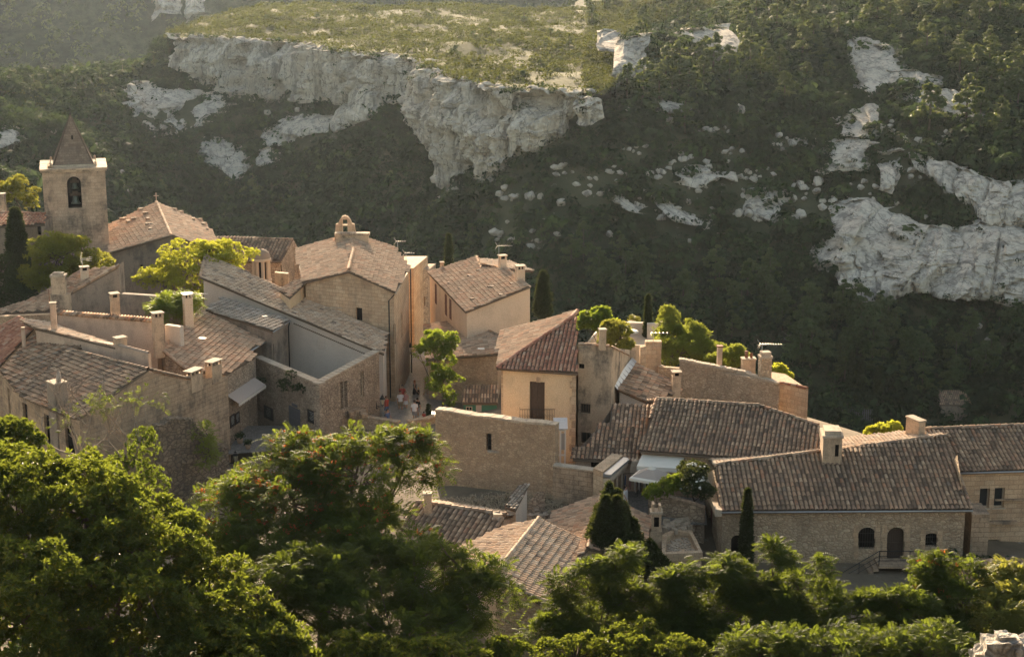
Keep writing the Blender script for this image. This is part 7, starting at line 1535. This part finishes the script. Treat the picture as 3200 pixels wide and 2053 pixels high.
# cypresses and the big conifer
cyp(P(68, 960, 5.5), 8.3, 1.45, 'broad dark cypress at the left edge below the church', None, 2600, .2, seed=21)
cyp(P(1696, 1010, 2.0), 4.5, .9, 'dark stout cypress right of the shutter house', None, 1900, .16, seed=22)
cyp(P(1403, 870, 1.5), 4.3, .4, 'slim cypress peeking behind the shutter house roof', None, 600, .16, seed=23)
cyp(P(2023, 1082, 4.2), 4.0, .36, 'slim dark cypress before the sunlit roof terrace', None, 1000, .12, seed=24)
cyp(P(2328, 1800, 1.2), 5.1, .5, 'slim cypress standing against the stone house wall', None, 1700, .10, seed=25)
cyp(P(850, 870, 3.0), 3.6, .3, 'thin cypress beside the domed lantern tower', None, 300, .14, seed=26)
t = thing('conifer', 'big dark upright conifer in front of the back cottage', 'conifer', P(1925, 1850, 1.2)); C, Dd = [], []
for i, (px, py, h, w_) in enumerate(((1900, 1762, 262, 15), (1888, 1762, 235, 16), (1925, 1762, 240, 17), (1905, 1760, 225, 34), (1870, 1765, 190, 30), (1945, 1765, 200, 34), (1975, 1770, 150, 30), (1855, 1740, 110, 22), (2030, 1800, 110, 36), (2065, 1810, 70, 34), (1925, 1740, 190, 34), (1990, 1790, 110, 40), (1890, 1720, 170, 34))):
    d = 92-.15*i; bs = P(px, py, d=d); s = 97/FPX; n = int(h*w_/4.0); f = rng.random(n)**.85; w_ = w_*1.65; prof = np.minimum(f*3+.5, 1)*(1-f)**.85; a = rng.random(n)*6.3; q = .35+.85*rng.random(n)**1.3
    C.append(np.stack([bs.x+w_*s*prof*q*np.cos(a), bs.y+w_*s*prof*q*np.sin(a), bs.z+h*s*f], -1)); Dd.append(np.stack([np.cos(a)*.5, np.sin(a)*.5, np.ones(n)], -1))
mb = MB(); rosettes(mb, np.concatenate(C), np.concatenate(Dd), 6, .30, .055, 0, 5, .5); mb.build('crown', M['leaf_cyp'], t); trunk_obj(t, P(1925, 1850, 1.0), [P(1905, 1640, d=92), P(1960, 1680, d=92), P(2030, 1740, d=92)], .2)
# small cypress tips in front of the street parapet
cyp(P(1340, 1352, -1.2), 2.0, .26, 'pair of small cypress tips before the street parapet gap', None, 420, .09, seed=31)
# bare tree and the ivy grown tree at the left
def branches(mb, p, d, L, r, lev, rr, tips):
    q = p; path = [p]; rad = [r]
    for i in range(4):
        d = (d+V(rr.uniform(-.22, .22), rr.uniform(-.22, .22), rr.uniform(-.08, .2))).normalized(); q = q+d*L/4; path.append(q); rad.append(r*(1-.16*(i+1)))
    mb.tube(path, rad, 5 if lev < 2 else 4, 0, False)
    if lev == 4: tips.append(q); return
    for i in range(3 if lev < 3 else 2):
        dd = (d*.7+V(rr.uniform(-1, 1), rr.uniform(-.8, .8), rr.uniform(-.25, .8))).normalized(); branches(mb, path[-1-(i % 2)], dd, L*rr.uniform(.55, .8), r*.5, lev+1, rr, tips)
b0 = P(252, 1430, d=99); t = thing('bare_tree', 'leafless pale branched tree in front of the big house', 'tree', b0-V(0, 0, 3)); mb = MB(); tips = []; rr = random.Random(5)
mb.tube([b0-V(0, 0, 4), b0], [.13, .10], 6)
for dd in (V(-.5, 0, .8), V(-.15, .2, 1), V(.35, -.1, .9), V(-.8, -.1, .35), V(.7, 0, .4)): branches(mb, b0, dd.normalized(), 2.7, .10, 1, rr, tips)
mb.build('branch', M['bark_pale'], t)
b0 = P(400, 1560, d=99); t = thing('ivy_tree', 'thin sparsely leaved tree with ivied foot before the big house gable', 'tree', b0-V(0, 0, 3)); mb = MB(); tips = []
mb.tube([b0-V(0, 0, 3), b0+V(0, 0, 1), b0+V(.2, 0, 2.4)], [.16, .13, .1], 6)
for dd in (V(-.5, 0, 1), V(0, .1, 1.1), V(.45, -.1, .9), V(.1, 0, 1.3)): branches(mb, b0+V(.1, 0, 1.8), dd.normalized(), 2.3, .085, 1, rr, tips)
mb.build('branch', M['bark_pale'], t)
tp = np.array([tuple(q) for q in tips]); tp = tp[rng.permutation(len(tp))[:90]]; mb = MB(); fronds(mb, np.repeat(tp, 3, 0)+rng.normal(0, .2, (len(tp)*3, 3)), rng.normal(size=(len(tp)*3, 3))+np.array([0, 0, .3]), .36, 6, .12, 0, 5)
C, Nn = blob_pts([B(400, 1480, 99, 85, 70), B(450, 1400, 99.5, 50, 70), B(350, 1520, 98.5, 70, 60), B(470, 1520, 98.5, 60, 60)], 10, 8); k_ = rng.permutation(len(C))[:1100]; rosettes(mb, C[k_], Nn[k_], 6, .2, .06, 0, 6); mb.build('crown', M['leaf_ail'], t)
hang = [B(640, 1350, 113.2, 22, 24), B(650, 1420, 113, 14, 50)]; tree('ruin_plant', 'bright plant hanging over the ruined wall top', hang, 'leaf_pepper', 200, 61, P(645, 1345, 3.0), kind='frond', L=.4, W=.11, leaves=2, tr=0, cat='plant')
tree('wall_ivy', 'dark ivy patch growing on the corner house wall', [B(910, 1195, 127.2, 12, 34, 6), B(935, 1215, 126.6, 18, 10, 5), B(890, 1205, 127.9, 8, 14, 5)], 'leaf_cyp', 220, 62, V(-17, 128, 2), L=.14, W=.05, leaves=6, tr=0, cat='ivy')
tree('wall_ivy', 'ivy tuft in the inner corner above the terrace awning', [B(808, 1195, 131, 18, 14, 8)], 'leaf_cyp', 110, 63, V(-20, 131, 3), L=.14, W=.05, leaves=6, tr=0, cat='ivy')
# dry grass of the court
x = rng.uniform(-5, 3.5, 1500); y = rng.uniform(97.5, 104, 1500); p = np.stack([x, y, H0(x, y)+.15], -1); mb = MB(); cloud(mb, p, np.full((len(p), 3), .28), 5, .16, 0, .1, .2, 9, .12); tag(mb.build('dry_grass', M['cloth_beige']), 'dry grass in the court under the ruined wall', 'grass', None, 'stuff')
# undergrowth on the near slope, below the tree crowns
x = rng.uniform(-30, 30, 5200); y = rng.uniform(50, 96, 5200); k_ = np.abs(x) < y*.38; x, y = x[k_], y[k_]; z = H0(x, y)
k_ = z > 0.8+.0*x; k_ &= ~((x > -12) & (x < 26) & (y > 80)); k_ &= ~((x < -12) & (y > 84)); x, y, z = x[k_], y[k_], z[k_]; r_ = rng.uniform(.4, 1., len(x)); mb = MB(); cloud(mb, np.stack([x, y, z+.3*r_], -1), np.stack([r_, r_, r_*.9], -1), 34, .16, 0, .3, .4, 11)
tag(mb.build('undergrowth', M['leaf_scrub']), 'dark undergrowth covering the near slope under the trees', 'undergrowth', None, 'stuff')

# weathered rock at the lower right corner, and the white booth by the tower house
b0 = P(3130, 2030, d=58); t = thing('ruin_block', 'pale weathered masonry block in the lower right corner', 'ruin', b0); mb = MB()
import bmesh
for px, py, s_, zz in ((3120, 2040, .75, 0), (3180, 2045, .6, 0), (3070, 2060, .5, -.1), (3140, 2005, .38, .1), (3220, 2060, .8, 0)):
    b = bmesh.new(); bmesh.ops.create_cube(b, size=1.6); bmesh.ops.subdivide_edges(b, edges=b.edges[:], cuts=7, use_grid_fill=True); r_ = np.array([tuple(v.co) for v in b.verts]); n3 = fbm(r_*1.3+px, 3, 4)[:, None]*.22+fbm(r_*4+px, 2, 6)[:, None]*.08; r_ = r_*(1+n3)
    c = P(px, py, d=58); mb.add(r_*s_+np.array(tuple(c)), [tuple(v.index for v in f.verts) for f in b.faces], 0); b.free()
mb.build('stone', M['rock'], t)
b0 = P(1750, 1440, 3.3); d_ = 104.6; c0, c1 = P(1737, 1440, d=d_), P(1766, 1440, d=d_); zt = P(1750, 1345, d=d_).z; zb = P(1750, 1440, d=d_).z-1
t = thing('white_booth', 'white framed glazed porch between window wall and tower house', 'porch', V((c0.x+c1.x)/2, d_, zb)); mb = MB()
for x in (c0.x, (c0.x+c1.x)/2, c1.x): mb.box((x, d_, (zb+zt)/2), (.08, .08, zt-zb)); mb.box((x, d_+1.0, (zb+zt)/2), (.08, .08, zt-zb))
for z in (zt, zb+1.4): mb.box(((c0.x+c1.x)/2, d_-.01, z), (c1.x-c0.x+.1, .09, .08))
mb.build('frame', M['white'], t); mb = MB(); mb.slab([V(c0.x-.15, d_-.15, zt+.15), V(c1.x+.15, d_-.15, zt+.15), V(c1.x+.15, d_+1.2, zt+.5), V(c0.x-.15, d_+1.2, zt+.5)], .05); mb.build('roof', M['zinc'], t)
mb = MB(); mb.box(((c0.x+c1.x)/2+.12, d_+.03, zt-.75), (.28, .02, 1.1)); mb.build('panel', M['canvas_grey'], t)
# ================================================================== street furniture, antennas, people
def lamp(px, py, d, label, side, h=.95):
    """wall lantern: bracket fixed to the wall on one side (dx in metres)"""
    c = P(px, py, d=d); t = thing('wall_lantern', label, 'street lamp', c, 'wall lanterns of the village'); r = .20
    mb = MB(); z = c.z
    for i in range(6):
        a0, a1 = i*math.pi/3, (i+1)*math.pi/3; p = lambda r_, a, zz: V(c.x+r_*math.cos(a), c.y+r_*math.sin(a), zz)
        mb.add([p(r*.55, a0, z-.3), p(r*.55, a1, z-.3), p(r, a1, z+.16), p(r, a0, z+.16)], [(0, 1, 2, 3)])
    mb.build('glass', M['lampglass'], t)
    mb = MB()
    for i in range(6):
        a0 = i*math.pi/3; mb.tube([V(c.x+r*.57*math.cos(a0), c.y+r*.57*math.sin(a0), z-.3), V(c.x+r*1.02*math.cos(a0), c.y+r*1.02*math.sin(a0), z+.17)], .016, 4)
    mb.lathe(c, [(r*1.15, .16), (r*1.15, .19), (r*.55, .34), (r*.5, .36), (r*.62, .38), (r*.2, .46), (.03, .50), (.03, .56), (0, .58)], 12); mb.lathe(c, [(0, -.38), (r*.62, -.33), (r*.62, -.29), (0, -.29)], 8)
    mb.build('lantern_frame', M['iron'], t)
    mb = MB(); mb.tube([c+V(0, 0, -.33), c+V(0, 0, -.46), c+V(side[0]*.5, side[1]*.5, -.5), c+V(side[0], side[1], -.46)], .028, 6); mb.tube([c+V(side[0], side[1], -.75), c+V(side[0], side[1], -.25)], .03, 6); mb.tube([c+V(side[0]*.45, side[1]*.45, -.5), c+V(side[0], side[1], -.72)], .02, 5)
    mb.build('bracket', M['iron'], t)
lamp(736, 1429, 121.5, 'wall lantern with pale glass at the corner of the big house', (-.55, .2))
lamp(1195, 1253, 130.0, 'wall lantern on the corner house above the street', (-.5, .3))
lamp(1282, 1090, 147.0, 'wall lantern on the far chapel corner', (-.4, .1))
def antenna(px, py, z, h, kind, label, rot=0., L=1.):
    c = P(px, py, z); t = thing('antenna', label, 'antenna', c); MB().tube([c, c+V(0, 0, h)], .022, 5).build('mast', M['wire'], t)
    mb = MB(); d = V(math.cos(rot), math.sin(rot), 0); s = V(-d.y, d.x, 0); top = c+V(0, 0, h-.06)
    if kind == 'fan':
        for k_ in (-.16, 0, .16): mb.tube([top+V(0, 0, k_*.4), top+d*L+V(0, 0, k_)], .016, 4)
        for k_ in range(9): a = (k_-4)*.12; mb.tube([top-d*(.12-abs(a)*.2)+V(0, 0, a)-s*.3, top-d*(.12-abs(a)*.2)+V(0, 0, a)+s*.3], .010, 4)
    else:
        mb.tube([top-d*.15, top+d*L], .02, 4); n = 9 if kind == 'yagi' else 5
        for k_ in range(n): q = top+d*(-.1+L*1.02*k_/(n-1)); e = .34-.018*k_; mb.tube([q-s*e, q+s*e], .010, 4); mb.tube([q-V(0, 0, e*.22), q+V(0, 0, e*.22)], .008, 4)
        for k_ in (-1, 1):
            for j in (-.22, 0, .22): mb.tube([top-d*.15+V(0, 0, k_*.05)+s*j, top-d*.32+V(0, 0, k_*.32)+s*j], .009, 4)
    mb.build('element', M['wire'], t)
antenna(258, 836, 11.3, .75, 'fan', 'fan shaped antenna on the upper left chimney', .05, .8)
antenna(605, 930, 11.3, .35, 'yagi', 'pale antenna on the tall white chimney', -.05, 1.1)
antenna(1559, 822, 9.2, 1.6, 'yagi', 'tall mast antenna on the shutter house chimney', 0, 1.2)
antenna(1243, 795, 9.2, 1.25, 'log', 'antenna behind the right eave of the chapel', 0, .75)
antenna(1269, 820, 8.8, .9, 'log', 'lower antenna near the chapel rear corner', 0, .75)
antenna(2380, 1128, 9.0, 1.25, 'yagi', 'bent antenna on the block chimney by the valley', 0, 1.4)
antenna(2041, 1078, 8.6, .95, 'log', 'thin antenna on the stepped chimney stack', 0, 1.1)
q = P(345, 928, d=131.5)
o = MB().tube([P(160, 1010, 8.6), P(152, 905, 11.2)], .03, 5).build('rusty_rod', M['rust'], None, P(160, 1010, 8.6)); tag(o, 'thin rusty rod rising beside the big stained chimney', 'rod')
# planters at the terrace door
for px, py, s, lab in ((750, 1375, .5, 'dark potted shrub at the foot of the menu board wall'), (775, 1392, .42, 'low planter with shrub beside the dark potted shrub'), (972, 1352, .35, 'reddish potted shrub by the grey door'), (2133, 1090, .3, None)):
    if lab is None: continue
    c = P(px, py+12, .1); t = thing('potted_shrub', lab, 'potted plant', c, 'pots on the terrace'); MB().lathe(c, [(0, .02), (s*.35, 0), (s*.5, s*.75), (s*.55, s*.8), (s*.45, s*.78), (0, s*.7)], 12).build('pot', M['stucco_pink'], t)
    mb = MB(); cloud(mb, np.array([tuple(c+V(0, 0, s*1.2))]), np.array([[s*.8, s*.8, s*.7]]), 160, .1, 0, .3, .3, int(px)); mb.build('foliage', M['leaf_cyp' if px < 900 else 'keys'], t)
for px, py in ((1976, 1026), (1988, 1030)):
    c = P(px, py, 5.02); t = thing('potted_shrub', 'stone pot with shrub at the terrace parapet', 'potted plant', c, 'pots on the roof terrace'); MB().lathe(c, [(0, 0), (.22, 0), (.32, .55), (.36, .6), (.28, .58), (0, .5)], 12).build('pot', M['cap'], t)
    mb = MB(); cloud(mb, np.array([tuple(c+V(0, 0, .85))]), np.array([[.4, .4, .35]]), 140, .1, 0, .3, .3, int(px)); mb.build('foliage', M['leaf_oliv'], t)
# --- people
M['skin'] = plain('skin', (.42, .23, .15), .6, .3, var=.06); M['hair_dark'] = plain('dark_hair', (.03, .02, .015), .6, .3); M['hair_red'] = plain('auburn_hair', (.28, .09, .035), .55, .3); M['hair_blond'] = plain('blond_hair', (.55, .36, .14), .55, .3)
M['c_white'] = plain('white_cotton', (.68, .64, .62), .85, .1, var=.06); M['c_khaki'] = plain('khaki_cotton', (.26, .20, .13), .85, .1); M['c_grey'] = plain('grey_cotton', (.30, .27, .26), .85, .1); M['shoe'] = plain('shoe_leather', (.05, .035, .03), .6, .3)
def person(px, py, z, h, yaw, label, top, bottom, hair, stride=.25, arms=(.1, -.1), long_hair=False, dress=False, sit=False, hold=None):
    """standing or walking figure: one skinned body, clothing and hair as its parts; yaw 0 = facing the viewer"""
    base = P(px, py, z); t = thing('person', label, 'person', base, 'people in the village street' if h < 1.9 and px < 1500 else None)
    s = h/1.76; cy, sy = math.cos(yaw), math.sin(yaw)
    def W(x, y, zz): x, y, zz = x*s, y*s, zz*s; return (x*cy-y*sy, x*sy+y*cy, zz)   # x: their left, y: behind (facing -y)
    vs, ed, rd = [], [], []
    def add(p, r, prev=None):
        vs.append(W(*p)); rd.append(r*s)
        if prev is not None: ed.append((prev, len(vs)-1))
        return len(vs)-1
    hz = .92 if not sit else .45
    pel = add((0, 0, hz), .125); wa = add((0, -.01, hz+.17), .115, pel); ch = add((0, 0, hz+.36), .145, wa); nk = add((0, -.01, hz+.54), .062, ch); hd0 = add((0, -.03, hz+.64), .075, nk); hd1 = add((0, -.02, hz+.73), .092, hd0); add((0, -.01, hz+.79), .07, hd1)
    add((0, -.115, hz+.665), .018, hd0)                                      # nose
    for sg in (-1, 1): add((sg*.088, 0, hz+.67), .018, hd0)                   # ears
    for sg, ar in ((-1, arms[0]), (1, arms[1])):
        sh = add((sg*.175, 0, hz+.47), .062, ch); el = add((sg*.235, .04-ar*.3, hz+.20), .043, sh); wr = add((sg*.25, -.02-ar, hz-.03), .03, el); pm = add((sg*.25, -.035-ar*1.1, hz-.10), .032, wr)
        for f in range(4): k1 = add((sg*.25+(f-1.5)*.002, -.06-ar*1.15+f*.018, hz-.155), .0095, pm); add((sg*.243, -.065-ar*1.15+f*.017, hz-.19-.008*(f in (1, 2))), .008, k1)
        tb = add((sg*.232, -.075-ar*1.1, hz-.115), .010, pm); add((sg*.228, -.085-ar*1.1, hz-.145), .009, tb)
        st = sg*stride
        hp_ = add((sg*.09, 0, hz-.06), .095, pel)
        if sit: kn = add((sg*.12, -.42, .48), .06, hp_); an = add((sg*.12, -.42, .09), .042, kn); add((sg*.12, -.56, .035), .036, an)
        else:
            kn = add((sg*.095, -st*.55-.03, .49), .062, hp_); an = add((sg*.09, -st, .085+max(0, -st)*.12), .042, kn); add((sg*.10, -st-.15, .035+max(0, -st)*.02), .034, an)
    me = bpy.data.meshes.new('body'); me.from_pydata(vs, ed, []); tmp = bpy.data.objects.new('tmp_body', me); COL.objects.link(tmp)
    sk = tmp.modifiers.new('s', 'SKIN'); tmp.modifiers.new('u', 'SUBSURF').levels = 1
    for i, r in enumerate(rd): me.skin_vertices[0].data[i].radius = (r, r)
    me.skin_vertices[0].data[0].use_root = True; sk.use_smooth_shade = True
    bpy.context.view_layer.update(); ev = tmp.evaluated_get(bpy.context.evaluated_depsgraph_get()); m2 = bpy.data.meshes.new_from_object(ev); bpy.data.objects.remove(tmp); m2.materials.clear(); m2.materials.append(M['skin'])
    bo = bpy.data.objects.new('body', m2); COL.objects.link(bo); bo.parent = t
    def part(name, mat, prof, seg=12, legs=False):
        mb = MB()
        for (rings) in prof:
            vv = [base+Vector(W(cx+rx*math.cos(2*math.pi*k_/seg), cy_+ry*math.sin(2*math.pi*k_/seg), zz)) for cx, cy_, zz, rx, ry in rings for k_ in range(seg)]
            mb.add(vv, [(i*seg+k_, i*seg+(k_+1) % seg, (i+1)*seg+(k_+1) % seg, (i+1)*seg+k_) for i in range(len(rings)-1) for k_ in range(seg)], 0, None, True)
        return mb.build(name, M[mat], t)
    sl = [[(sg*.16, 0, hz+.50, .07, .075), (sg*.205, .02-ar*.1, hz+.36, .068, .07), (sg*.225, .03-ar*.2, hz+.26, .062, .066)] for sg, ar in ((-1, arms[0]), (1, arms[1]))]
    if dress: part('dress', top, [[(0, 0, hz+.47, .14, .11), (0, 0, hz+.36, .185, .155), (0, -.01, hz+.15, .145, .135), (0, 0, hz-.02, .19, .17), (0, 0, hz-.28, .22, .21), (0, 0, hz-.42, .25, .23)]])
    else:
        part('shirt', top, [[(0, 0, hz+.535, .08, .075), (0, 0, hz+.50, .16, .105), (0, 0, hz+.36, .19, .16), (0, -.01, hz+.15, .165, .145), (0, 0, hz-.04, .175, .155)]]+sl)
        if bottom == 'skirt_white': part('skirt', 'c_white', [[(0, 0, hz+.06, .155, .14), (0, 0, hz-.1, .18, .165), (0, 0, hz-.36, .21, .19)]])
        elif not sit: part('shorts', bottom, [[(0, 0, hz+.06, .155, .145), (0, 0, hz-.09, .18, .155)]]+[[(sg*.09, 0, hz-.05, .105, .12), (sg*.094, -sg*stride*.3-.01, hz-.25, .098, .105), (sg*.096, -sg*stride*.5-.02, hz-.40, .095, .10)] for sg in (-1, 1)])
        else: part('trousers', bottom, [[(0, 0, hz+.06, .16, .15), (0, -.02, hz-.08, .18, .16)]]+[[(sg*.1, -.02, hz, .1, .1), (sg*.12, -.40, .50, .08, .08), (sg*.12, -.42, .1, .06, .06)] for sg in (-1, 1)])
    hr = [(0, .0, hz+.835, .004, .004), (0, .0, hz+.825, .06, .065), (0, .012, hz+.78, .098, .10), (0, .025, hz+.72, .104, .098), (0, .045, hz+.65, .09, .075)]
    if long_hair: hr += [(0, .06, hz+.56, .09, .06), (0, .075, hz+.47, .07, .04)]
    part('hair', hair, [hr])
    if not sit:
        mb = MB()
        for sg in (-1, 1): st = sg*stride; mb.box(base+Vector(W(sg*.1, -st-.07, .04+max(0, -st)*.05)), (.09*s, .26*s, .075*s), Matrix.Rotation(yaw, 3, 'Z'))
        mb.build('shoes', M['shoe'], t)
    return t
person(1297, 1247, -1., 1.70, 1.5, 'auburn haired woman in a black dress walking right', 'cloth_black', None, 'hair_red', .28, (.16, -.1), True, True)
person(1308, 1248, -1., 1.08, 1.5, 'blond child in dark clothes beside the woman in black', 'cloth_black', 'cloth_black', 'hair_blond', .2)
person(1331, 1245, -.9, 1.62, -1.5, 'person in beige walking left below the pepper tree', 'cloth_beige', 'cloth_beige', 'hair_dark', .3, (.1, -.2))
person(1252, 1287, -.5, 1.82, .2, 'man in white short sleeved shirt and khaki shorts walking downhill', 'c_white', 'c_khaki', 'hair_dark', .2)
person(1268, 1281, -.5, 1.62, .1, 'woman in dusky red top and white skirt', 'cloth_pink', 'skirt_white', 'hair_dark', .15, (.1, .1), True)
person(1258, 1266, -.7, 1.80, .1, 'man in red shirt behind the white shirted man', 'cloth_red', 'c_khaki', 'hair_dark', .15)
person(1296, 1318, -.15, 1.84, 3.1, 'man seen from behind in white T-shirt and grey shorts', 'c_white', 'c_grey', 'hair_dark', .08, (.02, .05))
person(1305, 1305, -.3, 1.70, 2.8, 'dark haired person in black in front of the white T-shirt man', 'cloth_black', 'c_grey', 'hair_dark', .1)
person(1325, 1325, -.1, 1.05, 3.0, 'small child in red by the street parapet', 'cloth_red', 'cloth_red', 'hair_dark', .08)
person(1208, 1300, -.1, 1.70, .6, 'person in red and blue beside the corner house lantern', 'cloth_red', 'cloth_blue', 'hair_dark', .1)
person(1212, 1325, .0, 1.75, .9, 'person in dark blue seated at the foot of the corner house', 'cloth_blue', 'cloth_black', 'hair_dark', 0, (.2, .2), sit=True)
person(1954, 1595, 3.35, 1.68, 1.2, 'person in white half hidden by the portal wall in the courtyard', 'c_white', 'c_white', 'hair_dark', .1)
# ------------------------------------------------------------------ haze
k = bpy.data.materials.new('air'); k.use_nodes = True; nt = k.node_tree; nt.nodes.remove(nt.nodes['Principled BSDF'])
pv = nt.nodes.new('ShaderNodeVolumePrincipled'); pv.inputs['Color'].default_value = (.70, .84, 1.0, 1); pv.inputs['Density'].default_value = .000027; pv.inputs['Anisotropy'].default_value = .68
nt.links.new(pv.outputs[0], nt.nodes['Material Output'].inputs['Volume'])
mb = MB(); mb.box((0, 1000, 5), (2200, 2020, 330)); o = mb.build('haze', k); tag(o, kind='stuff')
